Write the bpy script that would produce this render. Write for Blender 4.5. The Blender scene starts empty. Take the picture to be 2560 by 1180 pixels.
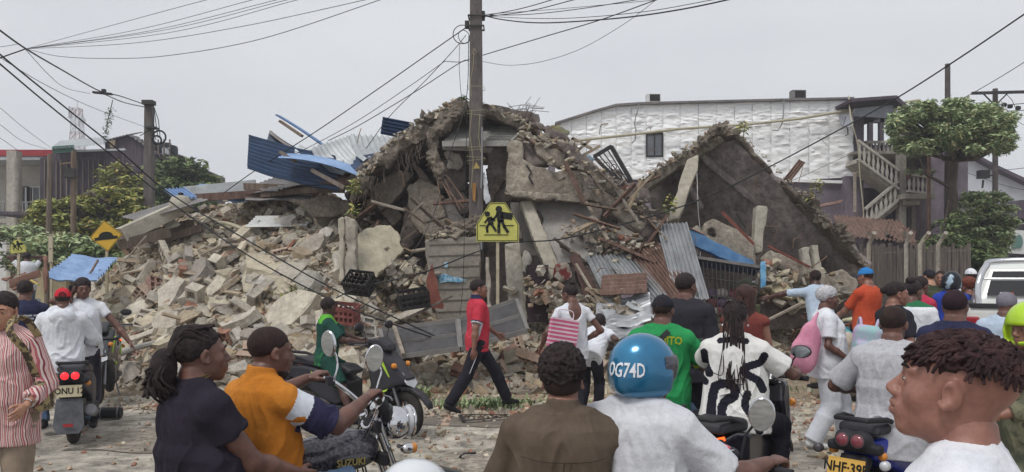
import bpy,bmesh,math,random
import numpy as np
from mathutils import Vector,Matrix,Euler
V=Vector
PI=math.pi
F=2000.0;HZ=695.0;CH=1.75
sc=bpy.context.scene
cam=bpy.data.cameras.new('camera');camo=bpy.data.objects.new('camera',cam)
sc.collection.objects.link(camo);sc.camera=camo
camo.location=(0,0,CH);camo.rotation_euler=(PI/2,0,0)
cam.sensor_width=36;cam.lens=36*F/2560;cam.shift_y=(HZ-590)/2560
cam.clip_start=0.05;cam.clip_end=3000
sc.render.resolution_x=1024;sc.render.resolution_y=472
SUN_EL,SUN_AZ=math.radians(58),math.radians(215)
w=bpy.data.worlds.new("World");sc.world=w;w.use_nodes=True
nt=w.node_tree;nt.nodes.clear()
def N(t,ty,**kw):
 n=t.nodes.new(ty)
 for k,v in kw.items():setattr(n,k,v)
 return n
sky=N(nt,'ShaderNodeTexSky',sky_type='NISHITA',sun_disc=False,sun_elevation=SUN_EL,sun_rotation=SUN_AZ,dust_density=6.0,air_density=1.0)
hs=N(nt,'ShaderNodeHueSaturation');hs.inputs['Saturation'].default_value=0.12;hs.inputs['Value'].default_value=1.0
nt.links.new(sky.outputs[0],hs.inputs['Color'])
tc=N(nt,'ShaderNodeTexCoord');mp=N(nt,'ShaderNodeMapping');mp.inputs['Scale'].default_value=(1,1,3)
ns=N(nt,'ShaderNodeTexNoise');ns.inputs['Scale'].default_value=1.6;ns.inputs['Detail'].default_value=4
nt.links.new(tc.outputs['Generated'],mp.inputs[0]);nt.links.new(mp.outputs[0],ns.inputs['Vector'])
cr=N(nt,'ShaderNodeValToRGB');cr.color_ramp.elements[0].position=.32;cr.color_ramp.elements[1].position=.68
cr.color_ramp.elements[0].color=(5.65,5.9,6.3,1);cr.color_ramp.elements[1].color=(7.0,7.2,7.45,1)
nt.links.new(ns.outputs['Fac'],cr.inputs[0])
mx=N(nt,'ShaderNodeMixRGB');mx.inputs[0].default_value=.92
nt.links.new(hs.outputs[0],mx.inputs[1]);nt.links.new(cr.outputs[0],mx.inputs[2])
bg=N(nt,'ShaderNodeBackground');bg.inputs['Strength'].default_value=0.1
nt.links.new(mx.outputs[0],bg.inputs['Color'])
wo=N(nt,'ShaderNodeOutputWorld');nt.links.new(bg.outputs[0],wo.inputs[0])
sl=bpy.data.lights.new('sun','SUN');so=bpy.data.objects.new('sun',sl);sc.collection.objects.link(so)
sl.energy=1.5;sl.angle=math.radians(18);sl.color=(1,.97,.93)
so.rotation_euler=(PI/2-SUN_EL,0,PI-SUN_AZ+PI)
_d=V((math.sin(SUN_AZ)*math.cos(SUN_EL),math.cos(SUN_AZ)*math.cos(SUN_EL),math.sin(SUN_EL)))
so.rotation_euler=_d.to_track_quat('Z','Y').to_euler()
sc.view_settings.view_transform='Standard';sc.view_settings.look='None'
sc.view_settings.exposure=0.32;sc.view_settings.gamma=1
sc.cycles.max_bounces=6;sc.cycles.diffuse_bounces=3;sc.cycles.glossy_bounces=3;sc.cycles.transparent_max_bounces=8
sc.cycles.use_denoising=True
rnd=random.Random(7)
def P(px,py,Y):return V(((px-1280)/F*Y,Y,CH+(HZ-py)/F*Y))
def X_(px,Y):return(px-1280)/F*Y
def lin(c):
 if isinstance(c,str):
  c=c.lstrip('#');c=[int(c[i:i+2],16)/255 for i in(0,2,4)]
 return tuple(v/12.92 if v<=.04045 else((v+.055)/1.055)**2.4 for v in c)+(1,)
_m={}
def M(name,c1,c2=None,sc_=4.0,rough=.85,metal=0,bump=.3,bs=30,stretch=(1,1,1),rand=0.0,c3=None,emit=None,spec=.3,thr=(.38,.62),bd=.01,alpha=None,coat=0,grime=0):
 if name in _m:return _m[name]
 m=bpy.data.materials.new(name);m.use_nodes=True;t=m.node_tree;L=t.links.new
 b=t.nodes['Principled BSDF'];b.inputs['Roughness'].default_value=rough;b.inputs['Metallic'].default_value=metal
 b.inputs['Specular IOR Level'].default_value=spec
 if coat:b.inputs['Coat Weight'].default_value=coat;b.inputs['Coat Roughness'].default_value=.08
 c1=lin(c1);c2=lin(c2)if c2 else c1
 tc=N(t,'ShaderNodeTexCoord');mp=N(t,'ShaderNodeMapping');mp.inputs['Scale'].default_value=stretch
 oi=N(t,'ShaderNodeObjectInfo');mu=N(t,'ShaderNodeMath',operation='MULTIPLY');mu.inputs[1].default_value=20
 L(oi.outputs['Random'],mu.inputs[0]);L(tc.outputs['Object'],mp.inputs[0])
 n1=N(t,'ShaderNodeTexNoise',noise_dimensions='4D');n1.inputs['Scale'].default_value=sc_;n1.inputs['Detail'].default_value=6;n1.inputs['Roughness'].default_value=.6
 L(mp.outputs[0],n1.inputs['Vector']);L(mu.outputs[0],n1.inputs['W'])
 r=N(t,'ShaderNodeValToRGB');e=r.color_ramp.elements
 e[0].position=thr[0];e[0].color=c1;e[1].position=thr[1];e[1].color=c2
 if c3:
  x=e.new(min(.98,thr[1]+.1));x.color=lin(c3)
 L(n1.outputs['Fac'],r.inputs[0]);col=r.outputs[0]
 if grime:
  n3=N(t,'ShaderNodeTexNoise');n3.inputs['Scale'].default_value=sc_*5;n3.inputs['Detail'].default_value=10;n3.inputs['Roughness'].default_value=.78
  L(mp.outputs[0],n3.inputs['Vector'])
  mr=N(t,'ShaderNodeMapRange');mr.inputs[1].default_value=.36;mr.inputs[2].default_value=.62;mr.inputs[3].default_value=max(.2,1-grime*1.35);mr.inputs[4].default_value=1+grime*.7
  L(n3.outputs['Fac'],mr.inputs[0]);g=N(t,'ShaderNodeVectorMath',operation='SCALE');L(col,g.inputs[0]);L(mr.outputs[0],g.inputs['Scale']);col=g.outputs[0]
 if rand:
  h=N(t,'ShaderNodeHueSaturation');mr=N(t,'ShaderNodeMapRange');mr.inputs[3].default_value=1-rand;mr.inputs[4].default_value=1+rand
  L(oi.outputs['Random'],mr.inputs[0]);L(mr.outputs[0],h.inputs['Value']);L(col,h.inputs['Color'])
  ms=N(t,'ShaderNodeMath',operation='FRACT');m2=N(t,'ShaderNodeMath',operation='MULTIPLY');m2.inputs[1].default_value=7.31
  L(oi.outputs['Random'],m2.inputs[0]);L(m2.outputs[0],ms.inputs[0]);mr2=N(t,'ShaderNodeMapRange');mr2.inputs[3].default_value=1-rand*2;mr2.inputs[4].default_value=1+rand
  L(ms.outputs[0],mr2.inputs[0]);L(mr2.outputs[0],h.inputs['Saturation']);col=h.outputs[0]
 L(col,b.inputs['Base Color'])
 if bump:
  n2=N(t,'ShaderNodeTexNoise');n2.inputs['Scale'].default_value=bs;n2.inputs['Detail'].default_value=5;n2.inputs['Roughness'].default_value=.65
  L(mp.outputs[0],n2.inputs['Vector'])
  bp=N(t,'ShaderNodeBump');bp.inputs['Strength'].default_value=bump;bp.inputs['Distance'].default_value=bd
  L(n2.outputs['Fac'],bp.inputs['Height']);L(bp.outputs[0],b.inputs['Normal'])
 if emit:b.inputs['Emission Color'].default_value=lin(emit[0]);b.inputs['Emission Strength'].default_value=emit[1]
 if alpha is not None:
  b.inputs['Alpha'].default_value=alpha
 _m[name]=m;return m
def tag(o,label=None,cat=None,group=None,kind=None):
 if label:o['label']=label
 if cat:o['category']=cat
 if group:o['group']=group
 if kind:o['kind']=kind
 return o
def link(name,me,mat=None,parent=None,loc=None,rot=None):
 o=bpy.data.objects.new(name,me);sc.collection.objects.link(o)
 if mat is not None and me is not None:
  if isinstance(mat,(list,tuple)):
   for x in mat:me.materials.append(x)
  else:me.materials.append(mat)
 if parent:o.parent=parent
 if loc is not None:o.location=loc
 if rot is not None:o.rotation_euler=rot
 return o
def empty(name,loc=(0,0,0),rz=0,**k):
 o=link(name,None,loc=loc,rot=(0,0,rz));tag(o,**k);return o
def copy_tree(o,parent=None):
 c=o.copy();sc.collection.objects.link(c);c.parent=parent
 for ch in list(o.children):copy_tree(ch,c)
 return c
def fast_mesh(name,v,f,smooth=True):
 """v Nx3, f Mx4 numpy"""
 me=bpy.data.meshes.new(name);v=np.asarray(v,np.float32);f=np.asarray(f,np.int32);k=f.shape[1]
 me.vertices.add(len(v));me.vertices.foreach_set('co',v.ravel())
 me.loops.add(f.size);me.loops.foreach_set('vertex_index',f.ravel())
 me.polygons.add(len(f));me.polygons.foreach_set('loop_start',np.arange(len(f),dtype=np.int32)*k)
 try:me.polygons.foreach_set('loop_total',np.full(len(f),k,np.int32))
 except Exception:pass
 me.polygons.foreach_set('use_smooth',np.full(len(f),smooth))
 me.update(calc_edges=True);return me
class MB:
 def __init__(s):s.v=[];s.f=[];s.m=[];s.cur=0
 def add(s,vs,fs):
  b=len(s.v);s.v+=[tuple(x)for x in vs];s.f+=[tuple(i+b for i in f)for f in fs];s.m+=[s.cur]*len(fs);return s
 def box(s,c,d,rot=None):
  x,y,z=(k/2 for k in d);pts=[V((i,j,k))for i in(-x,x)for j in(-y,y)for k in(-z,z)]
  if rot is not None:
   R=rot if isinstance(rot,Matrix)else Euler(rot).to_matrix();pts=[R@p for p in pts]
  c=V(c);return s.add([p+c for p in pts],[(0,1,3,2),(4,6,7,5),(0,4,5,1),(2,3,7,6),(0,2,6,4),(1,5,7,3)])
 def beam(s,a,b,w,h,up=(0,0,1)):
  a=V(a);b=V(b);d=b-a;L=d.length
  if L<1e-6:return s
  z=d/L;x=V(up).cross(z)
  if x.length<1e-3:x=V((1,0,0)).cross(z)
  x.normalize();y=z.cross(x);R=Matrix((x,y,z)).transposed();return s.box((a+b)/2,(w,h,L),R)
 def tube(s,pts,r,n=8,cap=True):
  pts=[V(p)for p in pts];k=len(pts);rs=r if isinstance(r,(list,tuple))else[r]*k
  vs=[];x=None
  for i,p in enumerate(pts):
   d=(pts[min(i+1,k-1)]-pts[max(i-1,0)])
   d=d.normalized()if d.length>1e-9 else V((0,0,1))
   if x is None:x=d.orthogonal().normalized()
   else:
    x=x-d*x.dot(d);x=x.normalized()if x.length>1e-5 else d.orthogonal().normalized()
   y=d.cross(x)
   for j in range(n):
    a=2*PI*j/n;vs.append(p+(x*math.cos(a)+y*math.sin(a))*rs[i])
  fs=[(i*n+j,i*n+(j+1)%n,(i+1)*n+(j+1)%n,(i+1)*n+j)for i in range(k-1)for j in range(n)]
  if cap:fs+=[tuple(range(n-1,-1,-1)),tuple((k-1)*n+j for j in range(n))]
  return s.add(vs,fs)
 def cyl(s,a,b,r,r2=None,n=16):return s.tube([a,b],[r,r if r2 is None else r2],n)
 def lathe(s,prof,n=20,mat=None):
  mat=mat or Matrix();vs=[];k=len(prof)
  for(r,z)in prof:
   for j in range(n):a=2*PI*j/n;vs.append(mat@V((r*math.cos(a),r*math.sin(a),z)))
  fs=[(i*n+j,i*n+(j+1)%n,(i+1)*n+(j+1)%n,(i+1)*n+j)for i in range(k-1)for j in range(n)]
  return s.add(vs,fs+[tuple(range(n-1,-1,-1)),tuple((k-1)*n+j for j in range(n))])
 def torus(s,R,r,n=32,m=10,mat=None,sq=1.0):
  mat=mat or Matrix();vs=[]
  for i in range(n):
   a=2*PI*i/n
   for j in range(m):
    b=2*PI*j/m;q=R+r*math.cos(b);vs.append(mat@V((q*math.cos(a),q*math.sin(a),r*sq*math.sin(b))))
  return s.add(vs,[(i*m+j,((i+1)%n)*m+j,((i+1)%n)*m+(j+1)%m,i*m+(j+1)%m)for i in range(n)for j in range(m)])
 def ell(s,c,r,n=16,m=10,rot=None):
  R=Euler(rot).to_matrix()if rot is not None else Matrix.Identity(3);r=(r,r,r)if isinstance(r,(int,float))else r
  vs=[]
  for i in range(m+1):
   t=PI*i/m
   for j in range(n):a=2*PI*j/n;vs.append(V(c)+R@V((r[0]*math.sin(t)*math.cos(a),r[1]*math.sin(t)*math.sin(a),r[2]*math.cos(t))))
  return s.add(vs,[(i*n+j,(i+1)*n+j,(i+1)*n+(j+1)%n,i*n+(j+1)%n)for i in range(m)for j in range(n)])
 def slab(s,poly,off):
  """closed prism from a 3D polygon pushed by vector off"""
  n=len(poly);a=[V(p)for p in poly];b=[p+V(off)for p in a]
  return s.add(a+b,[tuple(range(n)),tuple(range(2*n-1,n-1,-1))]+[(i,n+i,n+(i+1)%n,(i+1)%n)for i in range(n)])
 def quad(s,*p):return s.add(p,[tuple(range(len(p)))])
 def build(s,name,mat=None,parent=None,smooth=False,bevel=0,loc=None,rot=None,fix=True,sub=0,rough=0):
  me=bpy.data.meshes.new(name);me.from_pydata(s.v,[],s.f);me.update()
  for p,mi in zip(me.polygons,s.m):p.material_index=mi
  bm=bmesh.new();bm.from_mesh(me)
  if fix:bmesh.ops.recalc_face_normals(bm,faces=bm.faces)
  if sub:
   ed=[e for e in bm.edges if e.calc_length()>.05]
   for _ in range(sub):
    bmesh.ops.subdivide_edges(bm,edges=bm.edges[:],cuts=1,use_grid_fill=True)
  if rough:
   for v_ in bm.verts:
    v_.co+=V(noise3(v_.co*4.1))*rough+V(noise3(v_.co*15))*rough*.4
  if bevel:
   bmesh.ops.bevel(bm,geom=[e for e in bm.edges if e.is_manifold and e.calc_face_angle(0)>.5],offset=bevel,segments=2,affect='EDGES',profile=.6)
  bm.to_mesh(me);bm.free()
  if smooth:
   me.polygons.foreach_set('use_smooth',[True]*len(me.polygons))
   try:me.set_sharp_from_angle(angle=math.radians(40))
   except Exception:pass
  return link(name,me,mat,parent,loc,rot)
from mathutils import noise as _mn
def noise3(p):return _mn.noise_vector(V(p))
def text_mb(txt,h,depth=.004,mat4=None,xs=1.0,align='CENTER',bold=0):
 cu=bpy.data.curves.new('t','FONT');cu.body=txt;cu.size=h*1.42;cu.extrude=depth/2;cu.align_x=align;cu.align_y='CENTER';cu.offset=bold;cu.resolution_u=2
 o=bpy.data.objects.new('t',cu);sc.collection.objects.link(o);bpy.context.view_layer.update()
 me=bpy.data.meshes.new_from_object(o);mb=MB();mat4=mat4 or Matrix()
 mb.add([mat4@V((v.co.x*xs,v.co.y,v.co.z))for v in me.vertices],[tuple(p.vertices)for p in me.polygons])
 bpy.data.objects.remove(o);bpy.data.meshes.remove(me);bpy.data.curves.remove(cu);return mb
def frame(o,x,y,z):
 m=Matrix((V(x).normalized(),V(y).normalized(),V(z).normalized())).transposed().to_4x4();m.translation=V(o);return m
def facing(o,yaw=0,tilt=0,roll=0):
 """plane standing upright whose text reads towards -Y when yaw=0"""
 return Matrix.Translation(V(o))@Euler((PI/2+tilt,0,yaw)).to_matrix().to_4x4()@Matrix.Rotation(roll,4,'Z')
def _h(i,j,k,s):
 n=(i*374761393+j*668265263+k*2147483647+s*1274126177)&0xffffffff
 n=((n^(n>>13))*1274126177)&0xffffffff
 return((n^(n>>16))&0xffff)/65535.0
def vnoise(p,s=0):
 p=np.asarray(p,np.float64);i=np.floor(p).astype(np.int64);f=p-i;f=f*f*(3-2*f);r=0
 for a in(0,1):
  for b in(0,1):
   for c in(0,1):
    wgt=(f[:,0]if a else 1-f[:,0])*(f[:,1]if b else 1-f[:,1])*(f[:,2]if c else 1-f[:,2])
    r=r+wgt*_h(i[:,0]+a,i[:,1]+b,i[:,2]+c,s)
 return r*2-1
def fbm(p,s=0,o=3):
 r=0;a=1
 for k in range(o):r=r+a*vnoise(p*(2**k),s+k);a*=.5
 return r
EV=lambda*a:np.array(a,np.float32)
class S:
 def __init__(s):s.ops=[]
 def _p(s,lo,hi,f,k,mode):s.ops.append((np.array(lo,float),np.array(hi,float),f,k,mode));return s
 def cap(s,a,b,r0,r1=None,k=.02,mode='+',sx=1,axis=None,flat=False):
  """tapered capsule; axis+sx squash the radius along axis by sx; flat = flat ends"""
  r1=r0 if r1 is None else r1;a=np.array(a,float);b=np.array(b,float);ba=b-a;L2=ba@ba+1e-12;L=math.sqrt(L2)
  R=max(r0,r1)*max(1,1/sx if sx<1 else sx)
  ax=None
  if axis is not None:
   ax=np.array(axis,float);ax=ax-ba*(ax@ba)/L2;ax=ax/(np.linalg.norm(ax)+1e-9)
  def f(X,Y,Z):
   px,py,pz=X-a[0],Y-a[1],Z-a[2];h0=(px*ba[0]+py*ba[1]+pz*ba[2])/L2;h=np.clip(h0,0,1)
   qx,qy,qz=px-ba[0]*h,py-ba[1]*h,pz-ba[2]*h
   if ax is not None:
    t=qx*ax[0]+qy*ax[1]+qz*ax[2];g=(1/sx-1)*t;qx,qy,qz=qx+g*ax[0],qy+g*ax[1],qz+g*ax[2]
   rad=r0+(r1-r0)*h
   if flat:
    ux,uy,uz=px-ba[0]*h0,py-ba[1]*h0,pz-ba[2]*h0
    if ax is not None:
     t=ux*ax[0]+uy*ax[1]+uz*ax[2];g=(1/sx-1)*t;ux,uy,uz=ux+g*ax[0],uy+g*ax[1],uz+g*ax[2]
    d=np.sqrt(ux*ux+uy*uy+uz*uz)-rad;return np.maximum(d,np.maximum(-h0,h0-1)*L)
   return np.sqrt(qx*qx+qy*qy+qz*qz)-rad
  return s._p(np.minimum(a,b)-R,np.maximum(a,b)+R,f,k,mode)
 def ell(s,c,r,k=.02,mode='+',rot=None):
  c=np.array(c,float);r=np.array([r]*3 if isinstance(r,(int,float))else r,float)
  R=np.array(Euler(rot).to_matrix())if rot is not None else np.eye(3);m=r.max()
  def f(X,Y,Z):
   px,py,pz=X-c[0],Y-c[1],Z-c[2]
   q=[(R[0,i]*px+R[1,i]*py+R[2,i]*pz)for i in range(3)]
   k0=np.sqrt(sum((q[i]/r[i])**2 for i in range(3)));k1=np.sqrt(sum((q[i]/r[i]**2)**2 for i in range(3)))+1e-9
   return k0*(k0-1)/k1
  return s._p(c-m,c+m,f,k,mode)
 def box(s,c,h,rr=.005,k=.01,mode='+',rot=None):
  c=np.array(c,float);h=np.array(h,float)-rr;R=np.array(Euler(rot).to_matrix()if not isinstance(rot,Matrix)else rot)if rot is not None else np.eye(3)
  m=np.linalg.norm(h)+rr
  def f(X,Y,Z):
   px,py,pz=X-c[0],Y-c[1],Z-c[2]
   q=[np.abs(R[0,i]*px+R[1,i]*py+R[2,i]*pz)-h[i]for i in range(3)]
   return np.sqrt(sum(np.maximum(a,0)**2 for a in q))+np.minimum(np.maximum(q[0],np.maximum(q[1],q[2])),0)-rr
  return s._p(c-m,c+m,f,k,mode)
 def prof(s,org,R,zs,a,b,y0,pad=0,k=.02,mode='+',p=2.3):
  """stack of superellipse sections along local z of frame (org,R columns x,y,z)"""
  org=np.array(org,float);R=np.array(R,float);m=max(max(a),max(b))+pad+.03+max(abs(x)for x in y0)
  ends=[org+R[:,2]*zs[0],org+R[:,2]*zs[-1]]
  def f(X,Y,Z):
   px,py,pz=X-org[0],Y-org[1],Z-org[2]
   x,y,z=[(R[0,i]*px+R[1,i]*py+R[2,i]*pz)for i in range(3)]
   A=np.interp(z,zs,a)+pad;B=np.interp(z,zs,b)+pad;y=y-np.interp(z,zs,y0)
   q=(np.abs(x/A)**p+np.abs(y/B)**p+1e-9)**(1/p)
   d=(q-1)*np.minimum(A,B)*np.where(q>1,1.,.8)
   return np.maximum(d,np.maximum(zs[0]-z,z-zs[-1])).astype(np.float32)
  return s._p(np.minimum(*ends)-m,np.maximum(*ends)+m,f,k,mode)
 def fn(s,lo,hi,f,k=.01,mode='+'):return s._p(lo,hi,f,k,mode)
 def mesh(s,vox,lo=None,hi=None,fine=None):
  """vox size; fine = (lo,hi,vox2) box where the grid is denser. returns verts, quads"""
  adds=[o for o in s.ops if o[4]=='+']
  L=np.min([o[0]for o in adds],0)-vox*2 if lo is None else np.array(lo);H=np.max([o[1]for o in adds],0)+vox*2 if hi is None else np.array(hi)
  ax=[]
  for i in range(3):
   a=np.arange(L[i],H[i]+vox,vox)
   if fine is not None:
    f0,f1=fine[0][i],fine[1][i];a=np.concatenate([a[a<f0-1e-6],np.arange(max(f0,L[i]),min(f1,H[i]),fine[2]),a[a>f1]])
   ax.append(a.astype(np.float32))
  D=np.full([len(a)for a in ax],.5,np.float32)
  for lo_,hi_,f,k,mode in s.ops:
   mg=k+vox*2.5;sl_=[]
   for i in range(3):
    if mode=='&':sl_.append(slice(0,len(ax[i])))
    else:sl_.append(slice(max(0,np.searchsorted(ax[i],lo_[i]-mg)-1),np.searchsorted(ax[i],hi_[i]+mg)+1))
   sl_=tuple(sl_);X=ax[0][sl_[0]][:,None,None];Y=ax[1][sl_[1]][None,:,None];Z=ax[2][sl_[2]][None,None,:]
   if 0 in(X.size,Y.size,Z.size):continue
   d=np.asarray(f(X,Y,Z),np.float32);A=D[sl_]
   if mode=='+':
    h=np.maximum(k-np.abs(A-d),0)/max(k,1e-6);D[sl_]=np.minimum(A,d)-h*h*k*.25
   else:
    if mode=='-':d=-d
    h=np.maximum(k-np.abs(A-d),0)/max(k,1e-6);D[sl_]=np.maximum(A,d)+h*h*k*.25
  return nets(D,ax)
def nets(D,ax):
 D[0]=D[-1]=.1;D[:,0]=D[:,-1]=.1;D[:,:,0]=D[:,:,-1]=.1
 I=D<0;nx,ny,nz=D.shape
 c=np.zeros((nx-1,ny-1,nz-1),np.int8)
 for a in(0,1):
  for b in(0,1):
   for e in(0,1):c+=I[a:nx-1+a,b:ny-1+b,e:nz-1+e]
 act=np.argwhere((c>0)&(c<8));n=len(act)
 if n==0:return np.zeros((0,3),np.float32),np.zeros((0,4),np.int32)
 vid=np.full(c.shape,-1,np.int32);vid[act[:,0],act[:,1],act[:,2]]=np.arange(n)
 cn=[(a,b,e)for a in(0,1)for b in(0,1)for e in(0,1)]
 vals=[D[act[:,0]+a,act[:,1]+b,act[:,2]+e]for a,b,e in cn]
 pos=np.zeros((n,3));cnt=np.zeros(n)
 for i in range(8):
  for j in range(i+1,8):
   df=[abs(cn[i][q]-cn[j][q])for q in range(3)]
   if sum(df)!=1:continue
   A,B=vals[i],vals[j];msk=(A<0)!=(B<0);t=np.where(msk,A/(A-B+1e-12*(A==B)),0)
   for q in range(3):pos[:,q]+=np.where(msk,cn[i][q]+t*(cn[j][q]-cn[i][q]),0)
   cnt+=msk
 pos=act+pos/cnt[:,None]
 v=np.stack([np.interp(pos[:,q],np.arange(len(ax[q])),ax[q])for q in range(3)],1)
 fs=[]
 e=np.argwhere(I[:-1,1:-1,1:-1]!=I[1:,1:-1,1:-1]);x,y,z=e.T;y=y+1;z=z+1
 q=np.stack([vid[x,y-1,z-1],vid[x,y,z-1],vid[x,y,z],vid[x,y-1,z]],1);fl=I[x,y,z];q[~fl]=q[~fl][:,::-1];fs.append(q)
 e=np.argwhere(I[1:-1,:-1,1:-1]!=I[1:-1,1:,1:-1]);x,y,z=e.T;x=x+1;z=z+1
 q=np.stack([vid[x-1,y,z-1],vid[x-1,y,z],vid[x,y,z],vid[x,y,z-1]],1);fl=I[x,y,z];q[~fl]=q[~fl][:,::-1];fs.append(q)
 e=np.argwhere(I[1:-1,1:-1,:-1]!=I[1:-1,1:-1,1:]);x,y,z=e.T;x=x+1;y=y+1
 q=np.stack([vid[x-1,y-1,z],vid[x,y-1,z],vid[x,y,z],vid[x-1,y,z]],1);fl=I[x,y,z];q[~fl]=q[~fl][:,::-1];fs.append(q)
 return v,np.concatenate(fs)
def sdf_obj(name,s,vox,mat=None,parent=None,disp=None,fine=None,lo=None,hi=None,loc=None,rot=None,extra=None,smooth=True):
 """extra = list of (S, vox, fine) merged into the same mesh"""
 v,f=s.mesh(vox,lo,hi,fine)if s is not None else(np.zeros((0,3)),np.zeros((0,4),int))
 for e in extra or[]:
  v2,f2=e[0].mesh(e[1],fine=e[2]if len(e)>2 else None);f=np.concatenate([f,f2+len(v)]);v=np.concatenate([v,v2])
 if disp is not None and len(v):v=disp(v,vnorm(v,f))
 return link(name,fast_mesh(name,v,f,smooth),mat,parent,loc,rot)
def vnorm(v,f):
 n=np.cross(v[f[:,2]]-v[f[:,0]],v[f[:,3]]-v[f[:,1]]);r=np.zeros_like(v)
 for i in range(4):
  for q in range(3):r[:,q]+=np.bincount(f[:,i],n[:,q],len(v))
 return r/(np.linalg.norm(r,axis=1,keepdims=True)+1e-12)
def poly_sdf(pts):
 """signed distance to a 2D polygon, as function of arrays (x, y)"""
 pts=np.array(pts,float)
 def g(x,y):
  d=np.full(np.broadcast(x,y).shape,1e9);sgn=np.ones(d.shape)
  for i in range(len(pts)):
   a=pts[i];b=pts[i-1];e=b-a;wx=x-a[0];wy=y-a[1];t=np.clip((wx*e[0]+wy*e[1])/(e@e+1e-12),0,1)
   d=np.minimum(d,(wx-e[0]*t)**2+(wy-e[1]*t)**2)
   c1=y>=a[1];c2=y<b[1];c3=e[0]*wy>e[1]*wx
   sgn=np.where((c1&c2&c3)|(~c1&~c2&~c3),-sgn,sgn)
  return sgn*np.sqrt(d)
 return g
ASPH=M('dusty_road','#a69f94','#beb6a9',sc_=.7,rough=.95,bump=1,bs=38,c3='#d2cabc',thr=(.36,.58),bd=.035,grime=.5)
g=MB();g.quad((-500,-20,0),(500,-20,0),(500,1500,0),(-500,1500,0));tag(g.build('ground',ASPH),kind='structure')
EARTH=M('dirt','#857560','#a0917c',sc_=2.2,rough=1,bump=.8,bs=30,c3='#b5a68e',thr=(.3,.6),bd=.03,grime=.3)
def blob_sheet(name,pts,z,mat,kind='structure',sub=0):
 mb=MB();n=len(pts);out=[]
 for i in range(n):
  a=V(pts[i]);b=V(pts[(i+1)%n])
  for q in range(6):
   p=a.lerp(b,q/6);r=noise3((p.x*1.7,p.y*1.7,z));out.append((p.x+r[0]*.25,p.y+r[1]*.2,z))
 mb.add(out,[tuple(range(len(out)))]);return tag(mb.build(name,mat),kind=kind)
blob_sheet('dirt_verge',[(-9,11.5),(-5,11.9),(-1,11.2),(1.5,11.0),(4,11.2),(8,12.4),(14,14),(14,40),(-22,40),(-16,13)],.004,EARTH)
WET=M('damp_patch','#6d665f','#827a70',sc_=3,rough=.55,bump=.4,bs=40,grime=.2)
blob_sheet('damp_patch',[(-1.4,9.6),(-.2,9.3),(1.0,9.75),(.6,10.2),(-1.0,10.25)],.008,WET)
for i,q_ in enumerate([[(-4.6,8.2),(-2.9,7.9),(-1.7,8.4),(-2.4,9.2),(-4.2,9.3)],[(-1.2,7.2),(.4,6.9),(1.2,7.6),(-.2,8.2)],[(3,7),(4.6,6.6),(5,8),(3.6,8.6)]]):blob_sheet('worn_patch',q_,.010+i*.001,M('worn_patch','#867e74','#a49b8e',sc_=1.6,rough=.95,bump=1,bs=40,c3='#b9b0a3',thr=(.3,.6),bd=.03,grime=.5))
blob_sheet('pavement',[(-30,30),(-8,27),(-8,33),(-30,36)],.01,M('pavement','#9b958d','#aaa49a',sc_=3))
WOOD=M('old_wood','#5e5148','#7b6d61',sc_=3,stretch=(6,6,.6),rough=.9,bump=.6,bs=14,rand=.15)
PLANK=M('pale_plank','#8b7b69','#a89a86',sc_=3,stretch=(1,6,6),rough=.9,bump=.5,bs=14,rand=.2)
DWALL=M('dark_boards','#4a424a','#5f565e',sc_=2.5,stretch=(7,7,.5),rough=.95,bump=.6,bs=10,c3='#776d74',grime=.2)
CREAM=M('cream_plaster','#aca79e','#bdb8af',sc_=1.2,rough=.9,grime=.12);GREYW=M('grey_plaster','#8b8790','#9d99a1',sc_=.8,rough=.95,c3='#aba7ad',grime=.15)
PURW=M('stained_plaster','#6a616b','#857b84',sc_=.7,rough=.95,c3='#98909a',grime=.22,stretch=(1,1,.6))
WHT=M('white_paint','#c9c8c6','#d8d7d4',sc_=1.5,rough=.8,grime=.08);REDF=M('red_fascia','#8d2f34','#a03a3e',rough=.6)
GLASS=M('dark_glass','#2b2c33','#3a3b43',sc_=1,rough=.12,bump=0,spec=.7);DKM=M('dark_metal','#2a282a','#3a3635',rough=.6,bump=.2)
CONC=M('concrete','#958e84','#aea79b',sc_=1.6,rough=.95,bump=.6,bs=18,c3='#b6afa2',thr=(.32,.6),bd=.02,grime=.25,rand=.08)
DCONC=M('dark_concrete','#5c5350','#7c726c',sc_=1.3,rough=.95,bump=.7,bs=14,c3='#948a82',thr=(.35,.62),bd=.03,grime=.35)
LCONC=M('light_concrete','#a39c8e','#bbb4a5',sc_=1.5,rough=.95,bump=.5,bs=16,c3='#c7c0b2',bd=.02,grime=.18,rand=.08)
POLEM=M('pole_concrete','#575150','#6b6461',sc_=2,stretch=(3,3,.8),rough=.9,bump=.4,bs=30,grime=.25)
RUST=M('rusty_tin','#5f4a42','#7d6459',sc_=1.8,stretch=(4,1,1),rough=.8,bump=.4,bs=20,c3='#94877e',grime=.25)
TIN=M('grey_tin','#8b8d90','#a7a9ab',sc_=1.5,stretch=(3,3,1),rough=.5,metal=.35,bump=.2,bs=10,c3='#7a6c62',grime=.15,rand=.06)
GREYTIN=M('weathered_tin','#6d6a6a','#85807e',sc_=2,rough=.6,metal=.2,bump=.3,c3='#958a82',grime=.2)
BLUETIN=M('blue_tin','#253650','#304563',sc_=1.4,rough=.5,metal=.1,bump=.15,bs=8,c3='#566d8c',grime=.15);LBLUETIN=M('pale_blue_tin','#7791b8','#8ba6cb',sc_=1.8,rough=.5,bump=.2,c3='#a3b8d4',grime=.12)
WHTIN=M('white_tin','#a9adb0','#bfc3c4',sc_=1.2,rough=.45,metal=.15,bump=.15,c3='#8f8f8c',grime=.12)
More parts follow.
